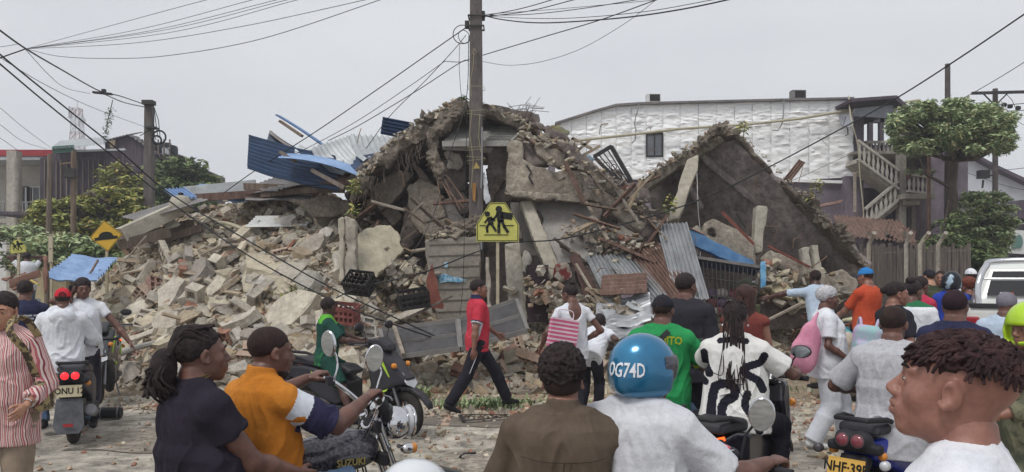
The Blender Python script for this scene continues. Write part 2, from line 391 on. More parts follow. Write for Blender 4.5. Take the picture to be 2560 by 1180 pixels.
def corr_sheet(name,mat,A,B,D,parent=None,waves=10,amp=.02,bend=0,twist=0,nL=12,crumple=0,th=.004,seed=1):
 """corrugated sheet: A corner, B end of the width edge (waves run across it), D end of the length edge. bend: bow height"""
 A,B,D=V(A),V(B),V(D);u=B-A;v=D-A;n=u.cross(v).normalized();nw=waves*6;mb=MB();vs=[]
 for j in range(nL+1):
  t=j/nL
  for i in range(nw+1):
   s=i/nw;z=amp*math.sin(s*waves*2*PI)+bend*4*t*(1-t)+twist*(s-.5)*(t-.5)*2
   if crumple:
    r=noise3((s*2+seed,t*2.5,seed));z+=crumple*r[0];
   vs.append(A+u*s+v*t+n*z)
 m=len(vs);vs2=[p-n*th for p in vs];W=nw+1
 fs=[(j*W+i,j*W+i+1,(j+1)*W+i+1,(j+1)*W+i)for j in range(nL)for i in range(nw)]
 mb.add(vs+vs2,fs+[(m+a,m+d,m+c,m+b)for a,b,c,d in fs]+[(i,m+i,m+i+1,i+1)for i in range(nw)]+[(nL*W+i,nL*W+i+1,m+nL*W+i+1,m+nL*W+i)for i in range(nw)])
 return mb.build(name,mat,parent,smooth=True,fix=False)
def window(parent,c,w_,h_,mat=None,fr=.06,mull=1,d=.06,glass=None):
 """opening with frame and pane, facing -Y, centre c on the wall face"""
 mb=MB();x,y,z=c;mat=mat or WHT
 for sx in(-1,1):mb.box((x+sx*(w_/2-fr/2),y-.02,z),(fr,d,h_))
 for sz in(-1,1):mb.box((x,y-.022,z+sz*(h_/2-fr/2)),(w_-fr*2,d,fr))
 for k in range(mull):mb.box((x-w_/2+w_*(k+1)/(mull+1),y-.021,z),(fr*.7,d*.8,h_-fr*2))
 f=mb.build('window',mat,parent);p=MB();p.box((x,y-.004,z),(w_-fr*1.9,.02,h_-fr*1.9));p.build('pane',glass or GLASS,f);return f
LEAFM={}
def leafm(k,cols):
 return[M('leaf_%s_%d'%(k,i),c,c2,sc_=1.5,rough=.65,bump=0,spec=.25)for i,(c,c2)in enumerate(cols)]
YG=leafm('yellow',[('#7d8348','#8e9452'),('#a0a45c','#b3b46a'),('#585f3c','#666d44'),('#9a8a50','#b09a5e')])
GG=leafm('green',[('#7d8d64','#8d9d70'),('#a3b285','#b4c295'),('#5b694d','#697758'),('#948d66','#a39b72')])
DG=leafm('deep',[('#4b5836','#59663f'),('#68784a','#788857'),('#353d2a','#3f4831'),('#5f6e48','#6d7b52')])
def crown(clumps,n,ls,mats,parent,seed=1,flat=.5,name='crown'):
 """leaves spread through flattened clumps"""
 R=np.random.default_rng(seed);vs=[];mi=[]
 tot=sum(c[3]**2 for c in clumps)
 for(x,y,z,r)in clumps:
  k=int(n*r*r/tot)+3;d=R.normal(size=(k,3));d/=np.linalg.norm(d,axis=1)[:,None];rad=R.uniform(.35,1.08,k)**.6
  c=d*rad[:,None]*np.array([r,r,r*flat])+np.array([x,y,z]);L=R.uniform(.6,1.35,k)*ls
  ax=R.normal(size=(k,3));ax[:,2]*=.35;ax/=np.linalg.norm(ax,axis=1)[:,None];nn=np.stack([R.normal(0,.55,k),R.normal(0,.55,k)-.25,np.ones(k)],1);s=np.cross(ax,nn);s/=np.linalg.norm(s,axis=1)[:,None]
  w_=L*.42;dr=np.zeros((k,3));dr[:,2]=-.25*L
  q=np.stack([c,c+ax*(L*.5)[:,None]+s*w_[:,None]*.5+dr*.2,c+ax*L[:,None]+dr,c+ax*(L*.5)[:,None]-s*w_[:,None]*.5+dr*.2],1)
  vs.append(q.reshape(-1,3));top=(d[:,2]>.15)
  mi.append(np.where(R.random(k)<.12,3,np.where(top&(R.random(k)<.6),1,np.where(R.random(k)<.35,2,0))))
 v=np.concatenate(vs);f=np.arange(len(v)).reshape(-1,4);me=fast_mesh(name,v,f,False);me.polygons.foreach_set('material_index',np.concatenate(mi).astype(np.int32))
 return link(name,me,mats,parent)
BARK=M('bark','#4d443f','#655a52',sc_=4,stretch=(3,3,1),rough=1,bump=.8,bs=16,grime=.2)
def tree(label,base,trunk_pts,tr,clumps,n,ls,mats,seed=1,flat=.5,group=None,cat='tree',name='tree'):
 b=V(base);root=empty(name,b);tag(root,label,cat,group)
 loc=lambda p:V(p)-b
 mb=MB();pts=[loc(p)for p in trunk_pts];mb.tube(pts,[tr*(1-.55*i/(len(pts)-1))for i in range(len(pts))],10)
 rr=random.Random(seed)
 for(x,y,z,r)in clumps:
  e=loc((x,y,z));s=min(pts[len(pts)//2:],key=lambda p:(p-e).length+rr.random()*.6);m_=s.lerp(e,.5)+V((rr.uniform(-.2,.2),0,-.15));mb.tube([s,m_,e],[min(.06,tr*.3),min(.04,tr*.2),.008],5)
 mb.build('trunk',BARK,root,smooth=True,rough=tr*.15)
 crown([(x-b.x,y-b.y,z-b.z,r)for x,y,z,r in clumps],n,ls,mats,root,seed,flat);return root
def clump_rect(px0,px1,py0,py1,Y,n,r,seed,dy=1.2,keep=None):
 rr=random.Random(seed);out=[]
 while len(out)<n:
  px,py=rr.uniform(px0,px1),rr.uniform(py0,py1)
  if keep and not keep((px-px0)/(px1-px0),(py-py0)/(py1-py0)):continue
  y=Y+rr.uniform(-dy,dy);p=P(px,py,y);out.append((p.x,p.y,p.z,r*rr.uniform(.6,1.25)))
 return out
root=empty('house',(X_(60,36),36,0));tag(root,'cream two storey house with red edged roof at the left edge','house')
L0=root.location
def rel(root,p):return V(p)-root.location
mb=MB();x0,x1=X_(-160,36),X_(108,36)
mb.box(rel(root,((x0+x1)/2,38,2.1)),(x1-x0,4,4.2));mb.build('lower_wall',WHT,root)
mb=MB();mb.box(rel(root,((x0+x1)/2,38.6,5.6)),(x1-x0,3,2.8));mb.build('upper_wall',CREAM,root)
mb=MB();mb.box(rel(root,((x0+x1)/2,36.4,4.3)),(x1-x0+.2,1.6,.2));mb.build('balcony_floor',CONC,root)
mb=MB();mb.box(rel(root,((x0+x1)/2+.6,37.4,7.25)),(x1-x0+4.5,4.5,.28));mb.build('roof',REDF,root)
mb=MB();mb.box(rel(root,((x0+x1)/2+.5,37.2,7.02)),(x1-x0+3.6,4.0,.14));mb.build('ceiling_edge',WHTIN,root)
mb=MB()
for k in range(22):mb.box(rel(root,(x1-.1-k*.21,35.7,4.75)),(.035,.035,.75))
mb.box(rel(root,((x0+x1)/2,35.7,5.14)),(x1-x0,.06,.05));mb.build('railing',M('rail_grey','#8a8a8c'),root)
window(root,rel(root,(X_(58,37.1),37.08,5.35)),.8,1.3,WOOD);window(root,rel(root,(X_(84,37.1),37.08,5.4)),.7,1.2)
mb=MB();mb.box(rel(root,(X_(36,34.4),34.4,3.6)),(.42,.42,7.2));mb.build('column',CONC,root)
root=empty('wooden_house',(X_(250,35),35,0));tag(root,'dark weathered board house with uneven tin roof behind the yellow green tree','house')
def wallpoly(root,name,pts,Y,depth,mat,sub=0):
 mb=MB();mb.slab([rel(root,P(px,py,Y)if py<715 else V((X_(px,Y),Y,0)))for px,py in pts],(0,depth,0));return mb.build(name,mat,root)
wallpoly(root,'wall',[(100,700),(100,395),(130,385),(265,372),(268,352),(325,340),(372,372),(440,402),(440,700)],35,6,DWALL)
wallpoly(root,'gable',[(268,470),(262,356),(318,338),(372,370),(395,388),(395,470)],34.7,.25,DWALL)
mb=MB()
for i in range(24):
 p=rel(root,P(112+i*13.5+(i%3),440,34.93));mb.box(p+V((0,0,-1.0)),(.05,.05,5.2 if i*13.5+112>270 else 3.4))
mb.build('batten',WOOD,root)
corr_sheet('roof_sheet',WHTIN,rel(root,P(125,372,33.8)),rel(root,P(262,360,33.8)),rel(root,P(150,352,37)),root,16,.03)
corr_sheet('roof_sheet',GREYTIN,rel(root,P(258,352,34.5)),rel(root,P(322,336,34.5)),rel(root,P(300,344,38)),root,8,.03)
corr_sheet('roof_sheet',GREYTIN,rel(root,P(320,336,34.5)),rel(root,P(402,392,34.5)),rel(root,P(345,342,38)),root,8,.03)
wallpoly(root,'green_sheet',[(130,366),(183,362),(184,379),(131,384)],33.9,.05,M('green_sheet','#3f5f55','#4c6e62'))
wallpoly(root,'pale_board',[(272,352),(288,350),(286,368),(276,370)],34.4,.06,PLANK)
mb=MB();p=rel(root,P(238,376,34.2));mb.box(p,(2.6,.1,.08),(0,-.03,0));mb.build('fascia',WHTIN,root)
root=empty('water_tank',P(409,402,36.5));tag(root,'black plastic water tank on the dark house roof','tank')
mb=MB();mb.lathe([(.01,0),(.55,0),(.6,.1),(.62,.55),(.58,.68),(.3,.74),(.01,.76)]);mb.build('barrel',M('black_plastic','#232226',rough=.5),root,smooth=True)
mb=MB();mb.lathe([(.01,0),(.28,0),(.28,.06),(.01,.08)],mat=Matrix.Translation((.05,0,.74)));mb.build('lid',DKM,root);mb=MB();mb.box((.35,-.6,.35),(.3,.03,.3));mb.build('label_patch',WHTIN,root)
root=empty('porch_house',(X_(80,33),33,0));tag(root,'low cream house with yellow balustrade porch behind the wooden poles','house')
wallpoly(root,'wall',[(40,720),(40,545),(165,545),(165,720)],33,4,M('yellow_plaster','#a59878','#b8aa88',grime=.15))
mb=MB();mb.box(rel(root,P(100,538,32.2)),(2.6,2.2,.12));mb.build('porch_roof',DWALL,root)
for px in(66,96):window(root,rel(root,P(px,572,32.97)),.38,.75,M('yellow_plaster','#a59878'))
mb=MB();a=rel(root,P(52,585,31.6));b=rel(root,P(112,588,31.6));mb.box((a+b)/2,((b-a).length,.1,.06));mb.box((a+b)/2-V((0,0,.58)),((b-a).length,.1,.08))
for k in range(13):
 q=a.lerp(b,(k+.5)/13);mb.lathe([(.02,-.55),(.05,-.5),(.02,-.4),(.055,-.25),(.02,-.08),(.04,-.03)],8,Matrix.Translation(q))
mb.build('balustrade',M('yellow_rail','#b5a878','#c5b98c'),root,smooth=True)
root=empty('radio_mast',(X_(193,150),150,0));tag(root,'red and white lattice radio mast far behind the dark house','mast')
for mi_,mt in enumerate((M('mast_red','#9a7d7d','#a58a88',bump=0),M('mast_white','#b3b5bb','#bdbfc5',bump=0))):
 mb=MB();Z0,Z1=20,33.5;st=9
 for k in range(st):
  if(k//2)%2!=mi_:continue
  z0=Z0+(Z1-Z0)*k/st;z1=Z0+(Z1-Z0)*(k+1)/st;w0=1.25-(z0-Z0)*.045;w1=1.25-(z1-Z0)*.045
  c0=[V((sx*w0,sy*w0,z0))for sx,sy in((-1,-1),(1,-1),(1,1),(-1,1))];c1=[V((sx*w1,sy*w1,z1))for sx,sy in((-1,-1),(1,-1),(1,1),(-1,1))]
  for i in range(4):
   mb.beam(c0[i],c1[i],.13,.13);mb.beam(c0[i],c1[(i+1)%4],.07,.07);mb.beam(c1[i],c0[(i+1)%4],.07,.07);mb.beam(c1[i],c1[(i+1)%4],.08,.08)
 if mi_==0:
  for i in range(4):
   c=[(-1.8,-1.8),(1.8,-1.8),(1.8,1.8),(-1.8,1.8)];mb.beam(V((*c[i],0)),V((c[i][0]*.7,c[i][1]*.7,20)),.14,.14)
 mb.build('lattice',mt,root)
mb=MB()
for a_,z in((-.9,31.5),(.9,30),(1.5,27),(-.9,32.4)):mb.cyl((a_,-1,z),(a_,-1,z+1.3),.2,n=8)
mb.cyl((0,0,33.5),(0,0,35),.06,n=6);mb.lathe([(.01,0),(.6,.05),(.6,.2),(.01,.3)],12,Matrix.Translation((1.8,-1.4,31))@Matrix.Rotation(PI/2,4,'X'));mb.build('antenna',M('antenna_grey','#a7a9af'),root)
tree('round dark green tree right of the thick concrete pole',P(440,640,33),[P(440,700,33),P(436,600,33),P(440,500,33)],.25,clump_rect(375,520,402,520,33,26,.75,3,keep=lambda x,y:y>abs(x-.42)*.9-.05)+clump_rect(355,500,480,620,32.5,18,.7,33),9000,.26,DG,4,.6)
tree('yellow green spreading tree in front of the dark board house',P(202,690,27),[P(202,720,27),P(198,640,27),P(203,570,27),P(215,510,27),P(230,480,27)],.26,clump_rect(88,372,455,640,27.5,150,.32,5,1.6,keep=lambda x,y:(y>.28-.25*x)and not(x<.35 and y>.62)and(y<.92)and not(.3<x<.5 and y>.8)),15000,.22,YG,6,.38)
tree('tall thin climber with yellow leaves rising on the dark house wall',P(330,700,31),[P(330,720,31),P(325,560,31),P(318,420,31)],.06,clump_rect(262,368,412,490,31,16,.33,8,.4),1500,.2,YG,9,.6,cat='climber')
tree('low leafy bush beside the yellow hump warning sign',P(255,700,20),[P(255,700,20),P(250,650,20),P(255,620,20)],.04,clump_rect(205,345,620,690,20,16,.42,11,.8),3000,.2,DG,12,.6,cat='bush',name='bush')
tree('dense green bush at the foot of the wooden poles',P(170,690,23),[P(170,700,23),P(165,650,23),P(170,610,23)],.04,clump_rect(100,225,595,680,23,18,.45,13,.8),3400,.2,GG,14,.6,cat='bush',name='bush')
tree('small bush behind the far school crossing sign',P(30,690,25),[P(30,700,25),P(28,650,25),P(30,610,25)],.04,clump_rect(-20,70,575,660,25,12,.4,15,.6),2000,.2,GG,16,.6,cat='bush',name='bush')
tree('far broad trees filling the gap behind the porch house',P(-40,690,48),[P(-40,700,48),P(-40,640,48),P(-40,600,48)],.2,clump_rect(-300,480,620,690,50,60,1.6,17,3),9000,.5,DG,18,.6)
WRAP=M('white_wrap','#f0f0f1','#f8f8f8',sc_=1.2,rough=.38,bump=.8,bs=2.6,stretch=(1,1,2.4),bd=.06,spec=.6,grime=.03)
YB=28.0
root=empty('white_wrapped_building',(X_(1850,YB),YB,0));tag(root,'long building wrapped in wrinkled white sheeting behind the ruin','building')
topl=[(1388,309),(1480,280),(1540,263),(1600,259),(1870,252),(2136,246)];
def topy(px):return float(np.interp(px,[a for a,b in topl],[b for a,b in topl]))
def wrap_panel(pxa,pxb,ya,yb,seed):
 mb=MB();nx,ny=12,30;vs=[]
 for j in range(ny+1):
  for i in range(nx+1):
   px=pxa+(pxb-pxa)*i/nx;py=ya(px)+(yb(px)-ya(px))*j/ny;p=P(px,py,YB);s,t=i/nx,j/ny
   ed=.45+.55*min(1,6*min(s,1-s,t,1-t));r=noise3((p.x*2.3+seed,p.z*5,seed*.7));r2=noise3((p.x*6,p.z*14,seed+5));r3=noise3((p.x*1.3+seed,p.z*11,seed));p.y-=.03+ed*(.07*abs(r[0])+.05*abs(r2[1])+.05*abs(r3[2]));vs.append(p-root.location)
 return mb.add(vs,[(j*(nx+1)+i,j*(nx+1)+i+1,(j+1)*(nx+1)+i+1,(j+1)*(nx+1)+i)for j in range(ny)for i in range(nx)])
cols=[1388,1428,1466,1503,1540,1578,1615,1657,1700,1746,1790,1836,1880,1927,1974,2022,2072,2132]
def midy(px):return float(np.interp(px,[1388,1660,2130],[352,338,312]))
def boty(px):return float(np.interp(px,[1388,1960,2116,2132],[448,452,444,444]))
mb=MB()
for i in range(len(cols)-1):
 a,b=cols[i],cols[i+1]
 for part in(0,1):
  if part==1 and a==1615:mb2=wrap_panel(a,b,lambda px:392,boty,i*7+3);mb.add(mb2.v,mb2.f);continue
  mb2=wrap_panel(a,b,topy if part==0 else midy,midy if part==0 else boty,i*7+part*3);mb.add(mb2.v,mb2.f)
mb.build('sheeting',WRAP,root,smooth=True)
mb=MB()
for i,c in enumerate(cols):
 o=(i*7%5-2)*1.2;mb.tube([rel(root,P(c+o*0,topy(min(c,2130))+1,YB-.045)),rel(root,P(c,midy(c),YB-.045))],.008,4);mb.tube([rel(root,P(c,midy(c),YB-.045)),rel(root,P(c+(.6*o),boty(c),YB-.045))],.008,4)
mb.build('seam',M('seam_grey','#8f8f94'),root)
mb=MB();mb.slab([rel(root,P(px,py,YB))for px,py in topl+[(2132,820),(1388,820)]],(0,6,0));mb.build('wall',PURW,root)
mb=MB();mb.slab([rel(root,P(px,py+d,YB-.25))for px,py,d in[(a,b,-4)for a,b in topl]+[(a,b,1)for a,b in topl[::-1]]],(0,6.6,0));mb.build('roof_edge',GREYTIN,root)
window(root,rel(root,P(1636,362,YB-.06)),.60,.85,DKM,fr=.05,mull=1,glass=M('window_glass','#55585f','#6d7077',sc_=.8,rough=.1,bump=0,spec=.8))
mb=MB();mb.box(rel(root,P(2005,452,YB-.1)),(3.6,.06,.10),(0,.03,0));mb.build('bottom_flap',WRAP,root)
mb=MB();mb.tube([rel(root,P(a,b,YB-.35))for a,b in[(1440,352),(1600,334),(1700,322),(1870,311),(1990,298),(2130,275),(2300,250)]],.045,8);mb.build('pipe',M('cane_pipe','#a39c86','#b5ae98'),root,smooth=True)
CND=lambda mb:mb.build('conduit',M('grey_pvc','#87888b'),root,smooth=True)
mb=MB();mb.tube([rel(root,P(a,b,YB-.3))for a,b in[(1598,262),(1590,290),(1586,310),(1590,325),(1588,350),(1580,358)]],.02,6);CND(mb);mb=MB();mb.tube([rel(root,P(a,b,YB-.3))for a,b in[(1960,250),(1958,290),(1955,310),(1945,326),(1930,325)]],.02,6);mb.build('conduit',M('grey_pvc','#87888b'),root,smooth=True)
for i,(px,py,lb)in enumerate(((1633,247,'pale air conditioner box on the roof above the wrapped window'),(1994,238,'dark sided air conditioner box on the roof near the stairs'))):
 r2=empty('air_conditioner',P(px,py+10,YB+.7));tag(r2,lb,'air conditioner')
 mb=MB();mb.box((0,0,.15),(.5,.32,.3));mb.build('casing',WHT if i==0 else GREYTIN,r2,bevel=.01);mb=MB();mb.box((.03,-.166,.15),(.36,.012,.24));
 for k in range(6):mb.box((.03,-.175,.05+k*.04),(.36,.01,.008))
 mb.build('grille',DKM,r2);[MB().box((q,0,-.02),(.04,.3,.04)).build('bracket',DKM,r2)for q in(-.15,.15)]
r2=empty('satellite_dish',P(2120,336,YB-.9));tag(r2,'grey satellite dish on a bent arm at the wrapped building corner','satellite dish')
mb=MB();mb.lathe([(.01,.0),(.15,.02),(.25,.07),(.25,.085),(.15,.035),(.01,.015)],20,Matrix.Translation((-.2,-.25,.38))@Euler((PI/2-.35,.25,0)).to_matrix().to_4x4());mb.build('reflector',M('dish_grey','#8f9097','#9c9da4',bump=0),r2,smooth=True)
mb=MB();mb.tube([(0,.2,0),(0,0,0),(-.05,-.1,.15),(-.18,-.2,.34)],.018,6);mb.tube([(-.3,-.3,.2),(-.3,-.55,.5)],.01,6);mb.build('arm',DKM,r2,smooth=True)
YS=27.0
root=empty('stair_house',(X_(2240,YS),YS,0));tag(root,'grey house with open porch and white baluster outside stairs','house');W_=lambda px,py,Y=YS:rel(root,P(px,py,Y))
def BX(mb,px0,px1,py0,py1,Y,d):a=W_(px0,py0,Y);b=W_(px1,py1,Y);mb.box(((a.x+b.x)/2,a.y+d/2,(a.z+b.z)/2),(abs(b.x-a.x),d,abs(a.z-b.z)))
mb=MB();BX(mb,2114,2160,440,820,27.6,1.5);BX(mb,2152,2335,470,820,30,.25);BX(mb,2134,2160,262,445,28,.3);mb.build('wall',PURW,root)
mb=MB();BX(mb,2318,2420,352,820,27.8,5);mb.build('side_wall',PURW,root)
mb=MB();mb.slab([W_(2128,246,26.6),W_(2242,238,26.6),W_(2268,262,26.6),W_(2262,268,26.6),W_(2236,246,26.6),W_(2130,254,26.6)],(0,5,0));mb.build('roof',DWALL,root)
mb=MB();mb.slab([W_(2136,272,26.9),W_(2232,262,26.9),W_(2240,296,26.9),W_(2138,290,26.9)],(0,.1,0));mb.build('awning',M('awning_grey','#7c7d85','#8e8f97'),root)
mb=MB();BX(mb,2134,2335,378,384,27.4,3.4);mb.build('porch_floor',CONC,root)
mb=MB()
for px in(2150,2178,2205,2236):BX(mb,px-5,px+5,290,380,30.6,.2)
BX(mb,2134,2240,290,306,30.6,.2);BX(mb,2134,2240,362,380,30.6,.2);mb.build('back_posts',DWALL,root)
mb=MB();BX(mb,2249,2266,330,700,26.6,.28);BX(mb,2280,2298,330,650,28.6,.3);mb.build('column',M('column_concrete','#8b867f','#a19c93',stretch=(1,1,.5),sc_=3,grime=.25),root)
mb=MB();BX(mb,2300,2316,340,440,28.8,.08);BX(mb,2270,2280,500,560,29.2,.1);mb.build('shutter',M('pale_shutter','#8f96a3','#a1a7b2',bump=.2),root)
def balusters(name,a,b,n,h=.62,mat=WHT):
 mb=MB();a=V(a);b=V(b)
 mb.beam(a+V((0,0,h)),b+V((0,0,h)),.14,.08);mb.beam(a,b,.16,.07)
 for k in range(n):
  q=a.lerp(b,(k+.5)/n);mb.lathe([(.035,.0),(.05,.04),(.028,.12),(.06,.24),(.055,.30),(.026,.44),(.045,.54),(.045,h-.02)],8,Matrix.Translation(q))
 return mb.build(name,mat,root,smooth=True)
BAL=M('baluster_white','#a8a29b','#bab4ac',grime=.12)
balusters('balustrade',W_(2144,398,26.6),W_(2246,473,26.6),9,mat=BAL);balusters('balustrade',W_(2162,570,26.6),W_(2244,500,26.6),7,mat=BAL);balusters('balustrade',W_(2162,398,29.0),W_(2246,398,29.0),8,mat=BAL)
balusters('balustrade',W_(2268,478,26.2),W_(2334,486,26.2),6,.55,mat=BAL)
mb=MB();mb.slab([W_(2140,408,26.7),W_(2146,396,26.7),W_(2250,474,26.7),W_(2252,492,26.7)],(0,.9,0));mb.slab([W_(2160,584,26.7),W_(2160,572,26.7),W_(2246,500,26.7),W_(2248,516,26.7)],(0,.9,0));mb.build('stair_flight',CONC,root)
mb=MB();BX(mb,2262,2338,484,496,26.1,2.6);BX(mb,2262,2300,497,512,26.4,2);mb.build('landing',CONC,root)
mb=MB();BX(mb,2136,2141,430,530,26.9,.1);mb.beam(W_(2141,430,26.9),W_(2155,428,26.9),.06,.06);mb.build('door_frame',PLANK,root)
for px in(2272,2300,2326):
 r2=empty('flower_pot',P(px,447,26.2));tag(r2,{2272:'small plant pot on the left of the balcony balustrade',2300:'small plant pot in the middle of the balcony balustrade',2326:'small plant pot on the right of the balcony balustrade'}[px],'plant pot')
 mb=MB();mb.lathe([(.01,0),(.06,0),(.085,.14),(.07,.14),(.01,.12)],10);mb.build('pot',M('clay_pot','#6b4a40'),r2);crown([(0,0,.22,.13)],60,.12,GG,r2,px,1,'foliage')
root=empty('tin_roof_shed',(X_(2200,22),22,0));tag(root,'low shed with sagging rusty tin roof below the stairs','shed')
corr_sheet('roof',RUST,rel(root,P(2082,537,23)),rel(root,P(2252,552,23)),rel(root,P(2105,590,20.6)),root,18,.025,.05)
corr_sheet('roof',RUST,rel(root,P(2225,546,23.2)),rel(root,P(2290,580,23.2)),rel(root,P(2215,584,20.8)),root,8,.025,.04)
mb=MB();mb.box(rel(root,(X_(2190,23.2),23.6,1.4)),(1.9,.12,2.8));mb.box(rel(root,(X_(2105,22),22,1.3)),(.1,1.8,2.6));mb.build('wall',DWALL,root)
mb=MB()
for px in(2118,2170,2215,2262):mb.beam(rel(root,P(px,730,21)),rel(root,P(px+2,578,21)),.08,.08)
mb.build('post',WOOD,root)
root=empty('board_fence',(X_(2270,20),20,0));tag(root,'weathered fence of upright boards and bent posts under the right tree','fence')
mb=MB();rr=random.Random(4);px=2096
while px<2425:
 w_=rr.uniform(5,10);Y=19.6+(px-2100)*.004;tz=rr.uniform(606,622)+(px<2150)*30;a=rel(root,P(px,tz,Y));b=rel(root,P(px+rr.uniform(-2,2),0,Y));b.z=-.1;mb.beam(b,a,w_*.0098,.03,(0,1,0));px+=w_+rr.uniform(0,1.6)
mb.build('boards',M('fence_boards','#544c49','#6e6660',sc_=2.5,stretch=(9,9,.5),rough=.95,bump=.5,bs=8,c3='#8d857c',grime=.35),root)
for px,bend in((2172,14),(2265,12),(2300,22),(2345,20)):
 mb=MB();Y=19.3;a=rel(root,P(px,0,Y));a.z=0;mb.tube([a,rel(root,P(px,612,Y)),rel(root,P(px+bend*.6,594,Y-.1)),rel(root,P(px+bend,582,Y-.3))],.05,8);mb.build('bent_post',CONC,root,smooth=True)
mb=MB();mb.beam(rel(root,P(2120,634,19.4)),rel(root,P(2420,626,19.4)),.05,.03);mb.build('rail',WOOD,root)
root=empty('gable_building',(X_(2500,45),45,0));tag(root,'pale grey building with sloping roof at the right edge','building')
wallpoly(root,'wall',[(2404,720),(2404,366),(2425,382),(2490,418),(2600,470),(2600,720)],45,8,M('pale_grey_wall','#b3b4bb','#c2c3c9',sc_=.6,grime=.06))
wallpoly(root,'roof',[(2402,360),(2425,376),(2490,411),(2600,462),(2600,472),(2490,420),(2425,385),(2402,368)],44.4,9,DWALL)
root=empty('sign_shop',(X_(2530,34),34,0));tag(root,'low grey shop with a long white sign board at the right edge','shop')
wallpoly(root,'wall',[(2478,720),(2478,560),(2640,560),(2640,720)],34.6,4,PURW);wallpoly(root,'roof',[(2530,545),(2550,500),(2650,500),(2650,548)],34,4,DWALL)
wallpoly(root,'sign_board',[(2488,630),(2496,572),(2620,580),(2620,640)],34.2,.08,M('sign_offwhite','#c3c4c4','#cfd0cf',grime=.05))
mb=MB();[mb.box(rel(root,P(px,py,34.14)),(w_*.017,.02,h_*.017))for px,py,w_,h_ in((2535,592,7,9),(2521,616,6,6),(2530,612,3,12),(2534,618,5,5),(2514,612,3,6))];mb.build('faded_marks',M('sign_green','#5d7a72'),root)
mb=MB();mb.ell(rel(root,P(2548,604,34.14)),(.16,.015,.3));mb.ell(rel(root,P(2540,612,34.14)),(.12,.013,.18),rot=(0,.6,0));mb.build('leaf_emblem',M('sign_green','#5d7a72'),root,smooth=True)
mb=MB();BXp=lambda a,b,c,d:mb.slab([rel(root,P(a,c,34.5)),rel(root,P(b,c,34.5)),rel(root,P(b,d,34.5)),rel(root,P(a,d,34.5))],(0,.06,0));BXp(2500,2512,640,690);BXp(2522,2540,640,690);BXp(2552,2575,640,690);mb.build('doorway',DKM,root)
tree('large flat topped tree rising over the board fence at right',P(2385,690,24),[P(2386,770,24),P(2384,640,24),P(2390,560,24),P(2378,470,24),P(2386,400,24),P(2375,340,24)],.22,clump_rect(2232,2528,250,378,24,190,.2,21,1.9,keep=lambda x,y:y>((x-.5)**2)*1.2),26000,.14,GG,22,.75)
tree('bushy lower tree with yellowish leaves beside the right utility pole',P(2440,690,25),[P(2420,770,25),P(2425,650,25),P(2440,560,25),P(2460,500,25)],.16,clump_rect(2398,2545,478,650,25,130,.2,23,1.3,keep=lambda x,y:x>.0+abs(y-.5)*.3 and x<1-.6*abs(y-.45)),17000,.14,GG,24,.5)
tree('dark shaded bush at the foot of the right tree',P(2440,700,23),[P(2440,760,23),P(2440,680,23),P(2440,640,23)],.05,clump_rect(2385,2480,610,690,23.5,14,.4,25,.6),2600,.18,DG,26,.6,cat='bush',name='bush')
tree('vine tangle hanging on the trunk of the right tree',P(2340,690,22),[P(2345,740,22),P(2350,620,22),P(2372,500,22)],.03,clump_rect(2300,2400,540,640,22,12,.3,27,.5),900,.16,DG,28,.6,cat='climber')
def pole(label,px,pt,Y,r0,r1,mat,name='utility_pole',lean=0,sq=False,cat='pole',zb=0):
 b=V((X_(px,Y),Y,zb));t=P(px+lean,pt,Y);root=empty(name,b);tag(root,label,cat);mb=MB()
 if sq:
  x0,x1=r0,r1;h=t.z-zb;q=t.x-b.x;vs=[(-x0,-x0,0),(x0,-x0,0),(x0,x0,0),(-x0,x0,0)]+[(q-x1,-x1,h),(q+x1,-x1,h),(q+x1,x1,h),(q-x1,x1,h)]
  mb.add(vs,[(3,2,1,0),(4,5,6,7),(0,1,5,4),(1,2,6,5),(2,3,7,6),(3,0,4,7)]);mb.build('shaft',mat,root,bevel=.02)
 else:mb.tube([(0,0,0),(t.x-b.x,0,t.z-zb)],[r0,r1],14);mb.build('shaft',mat,root,smooth=True)
 return root
YP=14.6
mp_=pole('tall dark concrete utility pole in the middle of the ruin, wrapped with yellow cord',1191,-60,YP,.145,.105,POLEM,sq=True,lean=-1)
R_=lambda px,py,Y=YP-.18:P(px,py,Y)-mp_.location
CORD=M('yellow_cord','#8f8868','#a09878',bump=0);WIRE=M('wire_black','#17181c','#202126',rough=.5,bump=0);WIREG=M('wire_grey','#5a5c63',bump=0)
def wrap(mb,py,tilt=.02,hw=.15,r=.008,n=1):
 z=R_(1190,py).z
 for k in range(n):
  zz=z+k*.05;a=hw+.008;mb.tube([(-a,-a,zz),(a,-a,zz+tilt),(a,a,zz+tilt),(-a,a,zz),(-a,-a,zz)],r,5)
mb=MB();[wrap(mb,y,t,.125+(y/12000),.0045,n)for y,t,n in((277,.03,1),(283,-.04,1),(375,.02,2),(390,-.03,1),(402,.04,1),(213,-.02,1))]
mb.tube([R_(1180,275),R_(1174,330),R_(1183,400),R_(1178,470)],.006,5);mb.tube([R_(1200,285),R_(1196,340),R_(1202,380)],.006,5);mb.tube([R_(1185,120),R_(1192,130),R_(1186,137),R_(1180,130),R_(1185,120),R_(1183,165),R_(1176,200),R_(1178,240)],.005,5);mb.build('cord',CORD,mp_,smooth=True)
mb=MB();[wrap(mb,y,.0,.13,.018,1)for y in(36,62)];mb.box(R_(1168,62,YP),(.08,.12,.12));mb.box(R_(1207,38,YP),(.08,.12,.12));mb.build('clamp',DKM,mp_)
mb=MB();mb.slab([R_(1186,415,YP-.175),R_(1190,405,YP-.175),R_(1200,421,YP-.175),R_(1183,422,YP-.175)],(0,-.01,0));mb.build('warning_plate',M('worn_yellow','#a8935a'),mp_)
